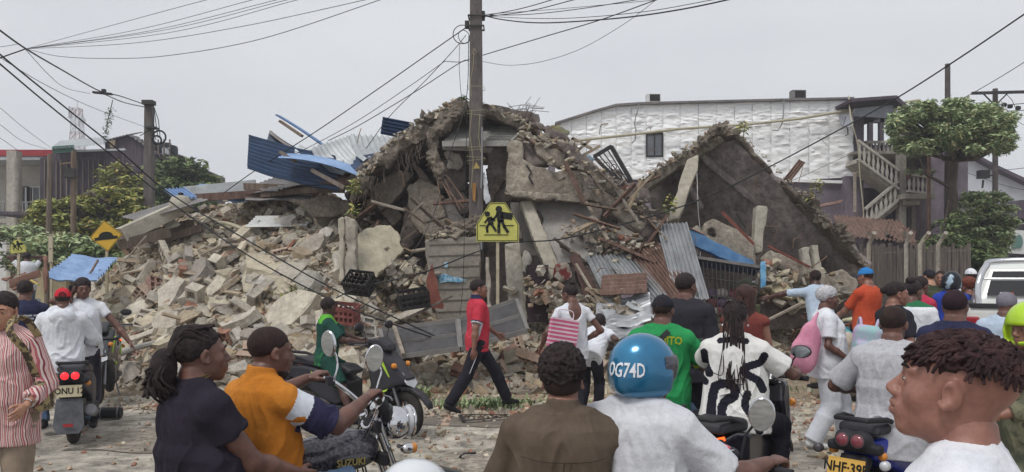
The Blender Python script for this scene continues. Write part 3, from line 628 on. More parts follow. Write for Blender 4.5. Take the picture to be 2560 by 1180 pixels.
mb=MB();mb.slab([R_(1171,604,YP-.19),R_(1205,604,YP-.19),R_(1206,627,YP-.19),R_(1171,629,YP-.19)],(0,-.008,0));mb.build('paper_notice',M('paper','#b9c0c8','#c8ced4'),mp_)
mb=MB();mb.slab([R_(1181,458,YP-.176),R_(1190,458,YP-.176),R_(1188,505,YP-.176),R_(1182,500,YP-.176)],(0,-.006,0));mb.build('rust_streak',M('orange_paint','#8a6238','#a07742'),mp_)
mb=MB();mb.tube([R_(1205,318,YP-.16),R_(1205,420,YP-.16),R_(1203,470,YP-.17)],.016,8);mb.build('conduit',M('grey_pvc','#87888b'),mp_,smooth=True)
mb=MB();mb.torus(.17,.008,28,6,Matrix.Translation(R_(1156,86,YP))@Matrix.Rotation(PI/2,4,'X'));mb.torus(.12,.007,24,6,Matrix.Translation(R_(1160,92,YP))@Euler((PI/2,.3,.6)).to_matrix().to_4x4());mb.build('cable_coil',WIRE,mp_,smooth=True)
p2=pole('thick weathered concrete pole with hanging cables behind the rubble at left',373,253,27,.17,.12,POLEM,sq=True);R2=lambda px,py,Y=26.8:P(px,py,Y)-p2.location
[MB().box(R2(a,b_),d).build('bracket',DKM,p2)for a,b_,d in((372,257,(.36,.3,.14)),(380,320,(.34,.3,.06)))]
mb=MB();mb.torus(.22,.03,20,6,Matrix.Translation(R2(398,343))@Matrix.Rotation(PI/2,4,'X'));mb.torus(.14,.03,20,6,Matrix.Translation(R2(392,350))@Euler((PI/2,.4,.3)).to_matrix().to_4x4())
for a in((385,268,396,300,400,340),(385,270,390,310,395,345),(384,290,384,330,390,350),(380,320,372,325,350,340),(402,350,412,365,440,392)):mb.tube([R2(a[0],a[1]),R2(a[2],a[3]),R2(a[4],a[5])],.014,5)
mb.build('cable_bundle',WIRE,p2,smooth=True)
for i,(px,pt,ln,lb)in enumerate(((117,385,8,'leaning wooden pole left of the pair in front of the trees'),(183,378,1,'wooden pole with a dark meter box right of the pair before the trees'))):
 q=pole(lb,px,pt,24,.095,.07,WOOD,name='wooden_pole',lean=ln)
 if i:mb=MB();mb.box(P(176,433,23.9)-q.location,(.3,.2,.28));mb.build('meter_box',DKM,q);mb=MB();mb.beam(P(150,410,24)-q.location,P(190,405,24)-q.location,.05,.05);mb.build('crossarm',WOOD,q)
pole('old wooden pole on the cream house corner at the left edge',40,395,33,.16,.13,CONC)
pole('dark rusty pole top sticking out above the flat topped tree',2369,160,26,.11,.08,M('rusty_pole','#4a4443','#5b5351',grime=.2))
q=pole('dark utility pole with long crossarm at the right edge',2488,222,30,.11,.09,M('rusty_pole','#4a4443','#5b5351'))
mb=MB();A=lambda px,py,Y=29.8:P(px,py,Y)-q.location;mb.beam(A(2430,233),A(2590,229),.1,.1);mb.beam(A(2458,234),A(2486,262),.04,.04);mb.beam(A(2520,232),A(2490,262),.04,.04);mb.build('crossarm',DKM,q)
mb=MB()
for px,py in((2484,262),(2492,272),(2505,262),(2520,266),(2540,270)):mb.lathe([(.02,0),(.09,.02),(.03,.05),(.09,.08),(.03,.11),(.08,.14),(.02,.18)],8,Matrix.Translation(A(px,py))@Matrix.Rotation(PI/2,4,'Y'))
mb.tube([A(2484,262),A(2520,262),A(2600,255)],.015,5);mb.tube([A(2492,274),A(2530,278),A(2600,272)],.015,5);mb.tube([A(2515,234),A(2530,250),A(2538,268)],.012,5);mb.build('insulator',DKM,q,smooth=True)
mb=MB();mb.box(A(2458,436),(.34,.3,.3));mb.beam(A(2458,450),A(2456,470),.05,.05);mb.beam(A(2458,436),A(2488,440),.05,.05);mb.build('lamp_box',DKM,q)
pole('thin orange wooden post beside the balcony landing',2323,345,25.6,.06,.05,M('orange_post','#7b6152','#8d7160'),name='wooden_post',lean=-1)
def catmull(pts,n=10):
 pts=[pts[0]*2-pts[1]]+pts+[pts[-1]*2-pts[-2]];out=[]
 for i in range(1,len(pts)-2):
  a,b,c,d=pts[i-1:i+3]
  for k in range(n):
   t=k/n;out.append(.5*((2*b)+(c-a)*t+(2*a-5*b+4*c-d)*t*t+(3*b-a-3*c+d)*t*t*t))
 return out+[pts[-2]]
def cable(label,pts,r,mat=None,cat='cable',group=None,name='cable',slack=0):
 """pts (px,py,Y)"""
 p3=[P(*p)for p in pts];mb=MB();mb.tube(catmull(p3,10 if len(pts)>2 else 1)if len(pts)>2 else p3,r,6);o=mb.build(name,mat or WIRE,smooth=True)
 return tag(o,label,cat,group)
cable('thick twisted cable from the top left corner to the thick concrete pole',[(-60,30,13),(0,76,14),(65,122,15.5),(150,172,18),(250,228,22),(300,240,24),(364,262,27)],.017)
cable('lower strand of the twisted cable ending at the thick concrete pole',[(262,236,22),(310,256,24),(364,268,26.9)],.015)
r2=empty('cable_splice_box',P(256,233,22));tag(r2,'flat dark splice box hanging on the twisted cable','splice box');mb=MB();mb.box((0,0,0),(.52,.1,.06),(0,.1,0));mb.box((.04,0,.05),(.1,.1,.12));mb.build('case',DKM,r2,bevel=.01)
G='thin wires fanning out from the cable knot at upper left'
for i,(a,b)in enumerate([((515,0),(285,62)),((630,0),(340,75)),((690,0),(370,78)),((716,0),(400,77)),((742,0),(420,82))]):
 cable('%s thin wire of the bunch fanning right from the cable knot'%['topmost','second highest','middle','fourth','lowest'][i],[(65,122,15.5),(b[0],b[1],12.5),(a[0],a[1],10.5),(a[0]+150,a[1]-35,9.5)],.0042,WIREG,group=G)
cable('sixth fanning wire, nearly straight and lowest but one',[(65,122,15.5),(330,108,13),(600,67,11.5),(920,-2,10),(1000,-20,9.8)],.0045,WIREG)
cable('deeply sagging wire from the knot, the lowest of the fan',[(65,122,15.5),(150,141,14),(280,146,13),(420,139,12),(650,98,11),(955,-2,10),(1030,-30,9.8)],.005,WIREG)
cable('short thick cable from the knot to the left edge',[(-60,170,15),(0,145,15.3),(65,122,15.5)],.012);cable('thin wire from the left edge above the knot',[(-60,120,15),(0,117,15.3),(45,110,15.5)],.005,WIREG)
cable('upper of two heavy cables falling across the rubble',[(-60,80,9),(0,136,9.5),(155,262,11),(300,378,12),(420,480,12.5),(600,590,12.2),(820,715,12),(1000,800,12),(1145,866,12.3)],.0105)
cable('lower of two heavy cables falling across the rubble',[(-60,110,9),(0,160,9.5),(125,265,11),(300,405,12),(460,530,12.4),(640,650,12.2),(850,760,12),(1010,820,12),(1140,862,12.3)],.0105)
cable('thin wire sloping from the left edge to the middle of the thick pole',[(-40,110,14),(0,143,14.5),(110,210,17),(230,268,21),(364,318,26.8)],.007,WIREG)
cable('thin loose wire drooping to the splice box',[(65,125,15.5),(120,185,17),(165,220,19),(225,234,22)],.006,WIREG)
cable('long heavy cable from the right edge down to the slab and pole',[(2620,-5,11),(2560,36,11.5),(2400,144,12.5),(2240,246,13.5),(2060,345,14),(1910,424,14.2),(1800,478,14.2),(1690,521,14.1),(1560,560,14),(1400,598,13.9),(1290,605,13.8),(1230,617,14),(1180,634,14.1),(1050,684,13.4),(900,718,13.2),(840,745,13.1)],.0125)
cable('thin cable crossing behind the tree from the right edge',[(2620,115,20),(2560,156,21),(2440,228,22),(2250,330,24)],.010)
cable('thin cable slanting over the white sheeting',[(2140,378,26.5),(2050,420,26),(1975,452,25),(1850,480,23)],.009,WIREG)
for i,(nm,pts,r)in enumerate([('first wire from the pole top rising steeply right',[(1208,40,14.5),(1300,22,13),(1385,-2,12),(1450,-22,11)],.007),('second wire from the pole top rising right',[(1208,42,14.5),(1320,28,13),(1440,-2,12),(1520,-22,11)],.007),('heavy sagging cable from the pole top to the top edge',[(1208,38,14.5),(1250,48,14),(1320,56,13.5),(1400,56,13),(1560,44,12),(1700,24,11.3),(1825,-2,10.8),(1900,-22,10.5)],.010),('light wire just above the heavy sagging cable',[(1208,40,14.5),(1330,46,13.5),(1450,44,12.8),(1620,28,11.8),(1790,-2,11)],.005),('straight wire from the pole top toward upper right',[(1208,38,14.5),(1320,36,13.5),(1450,22,12.5),(1600,-2,11.5)],.006),('faint wire above the straight one at the pole top',[(1208,36,14.5),(1400,22,13),(1640,0,11.5)],.004),('double wire from the pole at mid height rising right',[(1207,138,14.5),(1350,95,13.5),(1500,50,12.5),(1645,-2,11.5)],.008),('thin wire sagging below the double wire',[(1207,154,14.5),(1270,163,14),(1350,155,13.3),(1450,123,12.7),(1560,60,12),(1640,0,11.5)],.004),('heavy cable from the pole down left over the blue sheets',[(1172,64,14.5),(1080,128,14.7),(960,212,15),(800,322,15.5),(640,425,16),(560,482,16.5)],.009),('middle cable from the pole down left over the tin roof',[(1172,152,14.5),(1150,157,14.5),(1040,228,14.9),(900,312,15.3),(820,352,15.6)],.0075),('third cable down left meeting the white tin',[(1112,153,14.5),(1020,218,14.9),(880,310,15.4),(720,395,16)],.006),('short tie wire between the hanging wires left of the pole',[(1112,153,14.5),(1150,155,14.5),(1174,148,14.5)],.006),('cable from the coil down to the slab edge',[(1165,88,14.5),(1130,130,14.5),(1060,205,14.6),(975,290,14.8),(915,372,15)],.007),('vertical hanging wire just left of the pole',[(1149,110,14.4),(1148,160,14.4),(1151,215,14.4),(1156,262,14.6)],.005),('long loose wire hanging along the broken slab',[(1172,90,14.3),(1165,250,14.2),(1120,400,14),(1090,520,13.8),(1040,620,13.5),(960,720,13.2),(880,790,13)],.007),('dark wire hanging down the front of the pole',[(1168,250,14.2),(1165,400,14.2),(1162,520,14.2),(1158,700,14),(1150,790,13.6)],.006)]):
 cable(nm,pts,r)
cable('pale cord hanging down the tilted roof slab',[(1735,368,15.8),(1742,430,15.7),(1745,520,15.5),(1752,600,15.3),(1748,660,15.2),(1740,700,15.2)],.008,WHT)
cable('rubber hose hooked over the blue wall edge',[(1705,562,14.8),(1722,575,14.7),(1722,610,14.6),(1742,640,14.6),(1730,656,14.6)],.014,CONC)
cable('thin pale cable hanging beside the stairs',[(2122,240,27.5),(2128,300,26.3),(2144,360,26.2),(2150,440,26.2),(2158,520,26.2),(2160,560,26.2)],.02,M('cane_pipe','#a39c86'))
for i,a in enumerate([[(2560,600-180,24),(2520,424,25),(2470,424,29)],[(2600,480,26),(2520,466,27),(2400,426,28)],[(2600,330,26),(2540,300,28),(2500,250,29.5)]]):
 cable(['short wire from the lamp box to the right edge','wire crossing the pale gable wall','wire slanting down right from the crossarm'][i],a,.009,WIREG)
for i,a in enumerate([[(-40,250,26),(0,270,26),(60,320,28),(125,368,36)],[(-40,300,27),(0,312,28),(55,352,33),(115,372,38)],[(-40,330,27),(0,345,28),(50,380,33)]]):
 cable(['highest faint wire at the left edge','middle faint wire at the left edge','lowest faint wire at the left edge'][i],a,.009,WIREG)
r2=empty('hanging_vine',P(274,250,22));tag(r2,'leafy vine hanging from the cable above the dark house','vine');pts=[P(282,250,22),P(276,275,22),P(270,300,22),P(265,335,22)]
mb=MB();mb.tube([p-r2.location for p in pts],.012,5);mb.build('stem',BARK,r2);crown([(q.x-r2.location.x,q.y-22,q.z-r2.location.z,.1)for q in catmull(pts,4)[4:]],110,.09,DG,r2,3,1,'foliage')
PXS=[60,200,300,420,600,800,900,1000,1200,1400,1600,1800,2000,2180]
TOE=[16,13.6,12.8,12.2,12.0,12.0,12.0,12.3,12.1,12.1,12.2,12.8,14,15.5]
RY=[17,17,18,19,19,18,17,15.5,15,15,15,15.5,16.5,18]
RP=[790,745,655,550,500,470,545,745,790,790,790,790,800,830]
def mz(px,Y):
 """height of the rubble surface"""
 tY,rY,rp=(np.interp(px,PXS,a)for a in(TOE,RY,RP));zr=CH+(HZ-rp)/F*rY;t=(Y-tY)/(rY-tY)
 z=zr*np.clip(t,0,1)**.85 if t>0 else t*.3
 if t>1:z=zr-(Y-rY)*.25
 n=noise3((px*.006,Y*.7,0));n2=noise3((px*.02,Y*2,5));return z+(n[0]*.3+n2[0]*.12)*min(1,max(0,t*3))
mb=MB();nx,ny=150,46;vs=[]
for j in range(ny+1):
 Y=11.4+(24-11.4)*(j/ny)**1.2
 for i in range(nx+1):
  px=60+(2240-60)*i/nx;x=X_(px,Y);z=mz(px,Y);ed=min(1,i/14,(nx-i)/8);vs.append((x,Y,z*ed-.15*(1-ed)-.02))
mb.add(vs,[(j*(nx+1)+i,j*(nx+1)+i+1,(j+1)*(nx+1)+i+1,(j+1)*(nx+1)+i)for j in range(ny)for i in range(nx)])
RUB=M('rubble_dust','#93897c','#b0a696',sc_=2.4,rough=1,bump=1,bs=22,c3='#bdb3a1',bd=.05,grime=.35)
tag(mb.build('rubble_mound',RUB,smooth=True),'broad heap of pale concrete rubble under the loose chunks',kind='stuff',cat='rubble')
R3=random.Random(11);NR=np.random.default_rng(5)
RC=[M('chunk_grey','#a19a8f','#b8b0a3',sc_=2.5,rough=.95,bump=.7,bs=16,c3='#c5bdaf',rand=.16,bd=.02,grime=.25),M('chunk_cream','#aca290','#c4baa6',sc_=2,rough=.95,bump=.6,bs=14,c3='#d3cab8',rand=.14,bd=.02,grime=.22),M('chunk_dark','#8f877d','#a49b90',sc_=2.5,rough=.98,bump=.8,bs=16,c3='#aaa195',rand=.12,bd=.02,grime=.25),M('chunk_brown','#93836f','#ab9b84',sc_=2.2,rough=.98,bump=.8,bs=18,rand=.1,bd=.02,grime=.3)]
BRICK=M('clay_brick','#8b6354','#a27a68',sc_=3,rough=.95,bump=.6,bs=26,c3='#bba895',rand=.12,grime=.2);ORB=M('clay_dust_brick','#a58c79','#bba593',sc_=3,rough=.95,bump=.6,bs=26,rand=.1,grime=.2)
def chunk_mesh(kind,seed):
 r=random.Random(seed);bm=bmesh.new()
 if kind=='slab':
  n=r.randint(5,7);a0=r.random()*6;pts=[]
  for i in range(n):
   a=a0+2*PI*i/n+r.uniform(-.3,.3);q=r.uniform(.38,.55);pts.append((math.cos(a)*q,math.sin(a)*q*.75))
  th=r.uniform(.09,.16);[bm.verts.new((x,y,-th))for x,y in pts];[bm.verts.new((x*r.uniform(.9,1.03),y*r.uniform(.9,1.03),th*r.uniform(.8,1.1)))for x,y in pts]
 elif kind=='beam':
  for sx in(-1,1):
   for sy in(-1,1):
    for sz in(-1,1):bm.verts.new((sx*r.uniform(.4,.55),sy*.13,sz*.11))
 else:
  for _ in range(13):
   v=V((r.gauss(0,1),r.gauss(0,1),r.gauss(0,1))).normalized();s_=r.uniform(.36,.5);bm.verts.new((v.x*s_,v.y*s_*.8,v.z*s_*.62))
 res=bmesh.ops.convex_hull(bm,input=bm.verts)
 junk=[e for e in res['geom_interior']if isinstance(e,bmesh.types.BMVert)]
 if junk:bmesh.ops.delete(bm,geom=junk,context='VERTS')
 bmesh.ops.dissolve_limit(bm,angle_limit=.15,verts=bm.verts,edges=bm.edges)
 bmesh.ops.triangulate(bm,faces=bm.faces);bmesh.ops.subdivide_edges(bm,edges=bm.edges,cuts=2,use_grid_fill=True)
 for v in bm.verts:
  n1=noise3(v.co*3.2+V((seed,0,0)));n2=noise3(v.co*9+V((0,seed,0)));v.co+=n1*.03+n2*.014
 me=bpy.data.meshes.new('concrete_chunk');bm.to_mesh(me);bm.free();return me
def hollow(w_,h_,d_,nx,nz,seed=0,t=.2):
 """block with rows of openings through its long face"""
 mb=MB();r=random.Random(seed);dx=w_/nx;dz=h_/nz
 bm=bmesh.new();g=[[bm.verts.new((-w_/2+i*dx,-d_/2,-h_/2+j*dz))for j in range(nz+1)]for i in range(nx+1)]
 ff=[bm.faces.new((g[i][j],g[i+1][j],g[i+1][j+1],g[i][j+1]))for i in range(nx)for j in range(nz)]
 ex=bmesh.ops.extrude_face_region(bm,geom=ff[:]);bmesh.ops.translate(bm,verts=[e for e in ex['geom']if isinstance(e,bmesh.types.BMVert)],vec=(0,d_,0))
 bm.faces.ensure_lookup_table();bmesh.ops.recalc_face_normals(bm,faces=bm.faces)
 fr=[f for f in bm.faces if f.normal.y<-.9 or f.normal.y>.9]
 bmesh.ops.inset_individual(bm,faces=fr,thickness=min(dx,dz)*t,use_even_offset=True)
 e2=bmesh.ops.extrude_discrete_faces(bm,faces=fr)
 for f in e2['faces']:
  nn=f.normal.copy();bmesh.ops.translate(bm,verts=f.verts[:],vec=-nn*d_*.45)
 for v in bm.verts:v.co+=V([r.uniform(-1,1)*min(dx,dz)*.05 for _ in range(3)])
 me=bpy.data.meshes.new('hollow_block');bm.to_mesh(me);bm.free();return me
def slope_rot(px,Y,tilt=.5):
 e=.15;a=mz(px,Y);nx=(mz(px+25,Y)-mz(px-25,Y))/(50*Y/F);ny=(mz(px,Y+e)-mz(px,Y-e))/(2*e);n=V((-nx,-ny,1)).normalized()
 q=n.to_track_quat('Z','Y').to_matrix()@Euler((R3.gauss(0,tilt),R3.gauss(0,tilt),R3.uniform(0,6.3))).to_matrix();return q.to_euler()
def on(px,py):
 """walk down the ray until it meets the rubble"""
 Y=11.6
 while Y<21:
  p=P(px,py,Y)
  if p.z<=mz(px,Y)or p.z<0.01:return Y
  Y+=.05
 return None
CH_=[(k,chunk_mesh(k,i*7+3))for i,k in enumerate(['slab']*6+['rock']*6+['beam']*3)]
CHM={}
def chunk_copy(k,i,mi):
 if(i,mi)not in CHM:
  m=CH_[i][1].copy();m.materials.append(RC[mi]);CHM[(i,mi)]=m
 return CHM[(i,mi)]
def place(name,me,px,py,s,label,cat,group,dz=.3,tilt=.5,rot=None,scl=None):
 Y=on(px,py)
 if Y is None:return None
 o=link(name,me,None,None,(X_(px,Y),Y,max(0,mz(px,Y))+s*dz),rot or slope_rot(px,Y,tilt));sx=scl or(1,1,1);o.scale=(s*sx[0],s*sx[1],s*sx[2]);return tag(o,label,cat,group)
ADJ={0:'grey',1:'cream',2:'dark grey',3:'brown'};KN={'slab':'flat slab piece','rock':'angular lump','beam':'beam stub'}
def zone(px,py):
 return 'left slope of the rubble heap' if px<480 else 'middle slope of the rubble heap' if px<720 else 'heap beside the standing pillar' if px<960 else 'rubble below the block wall and pole' if px<1330 else 'rubble before the crumpled tin' if px<1750 else 'rubble under the tilted roof slab'
LM=[(865,620,'standing pillar'),(905,710,'black bottle crate'),(860,785,'red crate'),(1036,745,'dark bottle crate'),(1060,850,'fallen metal door'),(1240,840,'walking man and metal door'),(1130,690,'block wall'),(1344,780,'brown crate stack'),(1560,790,'silver tin'),(1810,740,'window cage'),(1960,730,'cream yellow wall corner'),(690,555,'white tin sheet'),(650,700,'squared pale block'),(620,780,'largest pale slab'),(330,880,'long grey pipe'),(190,670,'pale blue sheet'),(380,550,'sloping concrete beam'),(720,620,'red tile board'),(425,755,'bluish grey plate'),(580,680,'holed slab edge'),(820,860,'boy in green'),(490,610,'house shaped board'),(452,520,'gas tank'),(2050,830,'nurse'),(1000,960,'scooter front wheel'),(230,760,'woman on the phone'),(1430,850,'pink striped bag'),(1700,800,'big man in charcoal'),(620,600,'curved pale pole'),(760,745,'pale sloping slab'),(1190,960,'striding man'),(560,900,'braided foreground woman'),(700,880,'driver in orange')]
def near(px,py):
 a,b,n=min(LM,key=lambda l:math.hypot(l[0]-px,(l[1]-py)*1.4));dx,dy=px-a,py-b
 if math.hypot(dx,dy)<18:return 'right beside the '+n
 v_='above' if dy<0 else 'below';h_='left of' if dx<0 else 'right of'
 return(h_ if abs(dx)>2*abs(dy)else v_ if abs(dy)>2*abs(dx)else v_+' and '+h_.replace(' of','')+' of')+' the '+n
BIG=[(655,690,.95,0,1,'cream broken wall panel with a cracked top, high in the middle of the heap'),(735,800,1.1,2,1,'pale slab piece sloping beside the largest slab'),(760,745,.95,3,0,'grey slab propped left of the boy in green'),(425,755,.9,4,0,'bluish grey flat sheet piece on the left rubble slope'),(500,700,.8,5,2,'dark hollow slab edge on the upper left slope'),(330,760,.7,0,1,'wide cream piece above the walking woman'),(640,740,.7,7,0,'rounded grey lump under the cream wall panel'),(610,650,.7,8,1,'cream lump high on the heap'),(350,800,.8,1,1,'broad cream plate low on the left slope'),(700,720,.8,9,1,'cream boulder left of the standing pillar'),(420,830,.75,3,0,'grey plate near the long grey pipe'),(540,745,.7,4,1,'cream plate leaning on the largest slab'),(470,650,.7,12,2,'long dark beam stub across the upper slope'),(360,700,.7,13,0,'grey beam stub with holes on the left slope'),(830,840,.9,2,1,'pale plate behind the scooter seat'),(1480,760,.9,8,0,'grey plaster lump behind the woman with the striped bag'),(1420,830,.7,6,0,'grey lump left of the striped bag'),(2050,790,.8,1,0,'grey plate below the yellow painted wall'),(1690,850,.8,2,0,'grey plate behind the blue helmet rider'),(1960,830,.8,9,0,'grey boulder behind the nurse'),(1230,850,.9,0,1,'dusty plate beside the sign post foot'),(640,590,.6,8,2,'dark lump at the top of the heap'),(560,620,.55,6,1,'cream lump near the ridge of the heap')]
for px,py,s,i,mi,lb in BIG:place('concrete_chunk',chunk_copy(None,i,mi),px,py,s,lb,'rubble','concrete rubble pieces',.12,.35)
cnt=0;tries=0
while cnt<262 and tries<3000:
 tries+=1;px=R3.uniform(215,2120);py=R3.uniform(530,960)
 if px>950 and py<740:continue
 if px>880 and R3.random()<.35:continue
 s=R3.choice([.3,.34,.4,.46,.52,.6,.72])if px<960 else R3.choice([.22,.26,.3,.36,.45]);i=R3.randrange(15);mi=R3.choices([0,1,2,3],[6,5,3 if py>620 else 6,3])[0]
 o=place('concrete_chunk',chunk_copy(None,i,mi),px,py,s,None,'rubble','concrete rubble pieces',.18,.33,scl=(R3.uniform(.8,1.2),R3.uniform(.8,1.2),R3.uniform(.5,1.0)))
 if o:o['label']='%s %s concrete %s %s'%('small' if s<.36 else 'medium' if s<.5 else 'large',ADJ[mi],KN[CH_[i][0]],near(px,py));cnt+=1
HB=[(hollow(.4,.2,.15,3,1,1),0),(hollow(.4,.2,.2,2,1,2),1),(hollow(.8,.2,.12,6,1,3,.22),0)];CB=[(hollow(.33,.2,.12,3,2,5,.14),BRICK),(hollow(.33,.23,.12,4,3,6,.14),ORB)]
HM=[]
for me,mi in HB:m=me.copy();m.materials.append(RC[mi]);HM.append(m)
CM=[]
for me,mt in CB:m=me.copy();m.materials.append(mt);CM.append(m)
for k in range(46):
 px=R3.uniform(230,950)if k%4 else R3.uniform(960,2050);py=R3.uniform(640,950)if px<960 else R3.uniform(800,930);i=R3.randrange(3)
 o=place('concrete_block',HM[i],px,py,R3.uniform(.9,1.25),None,'block','hollow concrete blocks in the rubble',.1,.7)
 if o:o['label']=('%s hollow block %s'%(['three celled grey','two celled cream','long many celled'][i],near(px,py)))
bl=[(385,735),(335,640),(300,850),(640,890),(560,860),(820,870),(455,690),(700,650),(1270,900),(1310,915),(1350,925),(1240,940),(1430,930),(1290,880),(340,905),(355,760),(1700,880),(1990,860),(460,905),(880,905),(1010,920),(1500,935),(1160,960),(620,915)]
for k,(px,py)in enumerate(bl):
 o=place('clay_brick',CM[k%2],px,py,R3.uniform(.9,1.4),None,'brick','hollow clay bricks in the rubble',.09,.4)
 if o:o['label']='%s hollow clay brick %s'%(['red','dusty orange'][k%2],near(px,py))
def tetra_cloud(name,pts,sizes,mats,midx,seed,label,flat=.6):
 r=np.random.default_rng(seed);n=len(pts);cube=np.array([(x,y,z)for x in(-1,1)for y in(-1,1)for z in(-1,1)],float)*.5
 F_=np.array([(0,1,3,2),(4,6,7,5),(0,4,5,1),(2,3,7,6),(0,2,6,4),(1,5,7,3)])
 v=cube[None]*r.uniform(.55,1.25,(n,8,3))*np.stack([r.uniform(.6,1.5,n),r.uniform(.5,1.1,n),r.uniform(.25,.9,n)*flat*1.4],1)[:,None]*sizes[:,None,None]
 A=r.uniform(0,6.28,n);B=r.normal(0,.5,n);C=r.normal(0,.5,n);ca,sa,cb,sb,cc,s_c=np.cos(A),np.sin(A),np.cos(B),np.sin(B),np.cos(C),np.sin(C)
 x,y,z=v[...,0],v[...,1],v[...,2];y,z=y*cb[:,None]-z*sb[:,None],y*sb[:,None]+z*cb[:,None];x,z=x*cc[:,None]+z*s_c[:,None],-x*s_c[:,None]+z*cc[:,None];x,y=x*ca[:,None]-y*sa[:,None],x*sa[:,None]+y*ca[:,None]
 v=np.stack([x,y,z],-1)+pts[:,None];f=(F_[None]+np.arange(n)[:,None,None]*8).reshape(-1,4);me=fast_mesh(name,v.reshape(-1,3),f,False);me.polygons.foreach_set('material_index',np.repeat(midx,6).astype(np.int32))
 return tag(link(name,me,mats),label,'debris',kind='stuff')
pts=[];sz=[];mi=[]
while len(pts)<15000:
 px=NR.uniform(170,2150);t=NR.uniform(-.02,1.15);tY,rY=np.interp(px,PXS,TOE),np.interp(px,PXS,RY);Y=tY+(rY-tY)*t
 if px>960 and NR.random()<.3:continue
 pts.append((X_(px,Y),Y,max(0,mz(px,Y))+.03));sz.append(NR.choice([.07,.1,.13,.17,.22],p=[.25,.3,.22,.15,.08]));mi.append(NR.choice(6,p=[.3,.27,.17,.19,.025,.045]))
tetra_cloud('small_rubble',np.array(pts),np.array(sz),RC+[BRICK,ORB],np.array(mi),3,'countless small pieces of broken concrete and brick covering the heap')
pts=[];sz=[];mi=[]
for cx,cy,rx,ry,n in((-.6,10.6,1.4,.6,420),(-4.4,10.9,1.8,.5,420),(1.4,10.9,1.6,.5,350),(3.9,10.4,1.2,1.3,380),(-.2,10.1,.9,.25,260),(4.8,9.4,1.6,1.6,220),(-3,11.6,3,.5,500),(2.5,11.6,2.5,.5,450),(-2.5,9.2,3.5,1.4,110),(1.5,8.5,4,1.5,160),(-2.5,8.3,3,1.6,220),(0,7.6,3,1.2,120),(3.2,7.6,1.2,1.8,160),(7,13,2,1.5,300)):
 for _ in range(n):pts.append((cx+NR.normal()*rx*.6,cy+NR.normal()*ry*.6,.012));sz.append(NR.choice([.02,.035,.05,.08,.12],p=[.4,.32,.17,.08,.03]));mi.append(NR.choice(6,p=[.18,.25,.06,.11,.12,.28]))
tetra_cloud('brick_crumbs',np.array(pts),np.array(sz),RC+[BRICK,ORB],np.array(mi),4,'scattered crumbs of red brick and concrete on the road edge')
def slab3(name,pts,th,mat,label=None,cat='slab',vox=.036,rough=.04,er=.08,parent=None,holes=(),back=True,group=None,seed=1,k=1.0):
 """broken slab: outline (px,py,Y) gives the seen face, th metres thick away from the camera"""
 p3=[P(*p)for p in pts];c=sum(p3,V())/len(p3);n=V()
 for i in range(len(p3)):n+=(p3[i]-c).cross(p3[(i+1)%len(p3)]-c)
 n.normalize()
 if n.dot(c-V((0,0,CH)))<0:n=-n
 x=(p3[1]-p3[0]);x=(x-n*x.dot(n)).normalized();y=n.cross(x);q2=[((p-c).dot(x),(p-c).dot(y))for p in p3];g=poly_sdf(q2)
 hg_=[poly_sdf([((P(*h)-c).dot(x),(P(*h)-c).dot(y))for h in hh])for hh in holes]
 xs=[a for a,b in q2];ys=[b for a,b in q2];s=S()
 def f(X,Y,Z):
  d2=g(X[:,:,0],Y[:,:,0])if False else g(X,Y+0*X)
  for h in hg_:d2=np.maximum(d2,-h(X,Y+0*X))
  B=np.broadcast(X,Y,Z).shape;pp=np.stack([np.broadcast_to(a,B).ravel()for a in(X,Y,Z)],1)
  e1=(np.maximum(fbm(pp*np.array([3.3,3.3,1.5])+seed*3.1,seed,3)+.1,-.05)*1.5+.45*vnoise(pp*11+seed,seed+4)).reshape(B)*er;e2=(np.maximum(fbm(pp*3.3+seed*1.7,seed+9,3)-.15,0)*1.4+.28*np.abs(vnoise(pp*8+seed,seed+2))+.12*vnoise(pp*17,seed)).reshape(B)*rough
  return np.maximum(d2+e1,np.abs(Z-th/2)-th/2+e2).astype(np.float32)
 s.fn((min(xs)-.1,min(ys)-.1,-.1),(max(xs)+.1,max(ys)+.1,th+.1),f,.001)
 v,fc=s.mesh(vox);me=fast_mesh(name,v,fc,True);me.set_sharp_from_angle(angle=math.radians(34))
 m4=frame(c,x,y,n);o=link(name,me,mat);
 if m4.determinant()<0:pass
 o.matrix_world=m4
 if parent:o.parent=parent;o.matrix_parent_inverse=parent.matrix_world.inverted()if False else Matrix.Translation(-parent.location)
 else:tag(o,label,cat,group)
 return o
CREAMY_=M('cream_slab','#a8a08c','#bdb5a0',sc_=1.3,rough=.9,bump=.5,bs=14,c3='#c9c1ad',grime=.2)
BIGS=[([(512,772),(522,742),(560,735),(590,748),(612,738),(640,760),(700,782),(728,812),(640,812),(600,826),(525,806)],'largest pale broken slab with jagged top above the man in orange',.35,CREAMY_),([(604,700),(612,676),(680,674),(700,690),(696,722),(610,728)],'squared pale wall block in the middle of the heap',.3,CREAMY_),([(660,786),(700,748),(752,726),(790,742),(748,786),(700,800)],'pale slab sloping up toward the boy in green',.3,CREAMY_),([(750,770),(790,742),(850,736),(880,750),(840,785),(780,800)],'flat pale slab left of the red crate',.25,CREAMY_),([(525,690),(600,660),(640,668),(560,700)],'long holed slab edge on the upper slope',.14,CONC),([(330,720),(400,700),(420,715),(350,735)],'thin grey slab plate on the left slope',.12,CONC),([(460,790),(500,770),(515,800),(480,830)],'grey wedge left of the largest slab',.25,CONC),([(730,860),(800,838),(840,850),(770,885)],'low pale slab behind the scooter seat',.12,CREAMY_),([(250,770),(300,752),(325,770),(270,790)],'thin pale slab near the woman on the phone',.12,CREAMY_)]
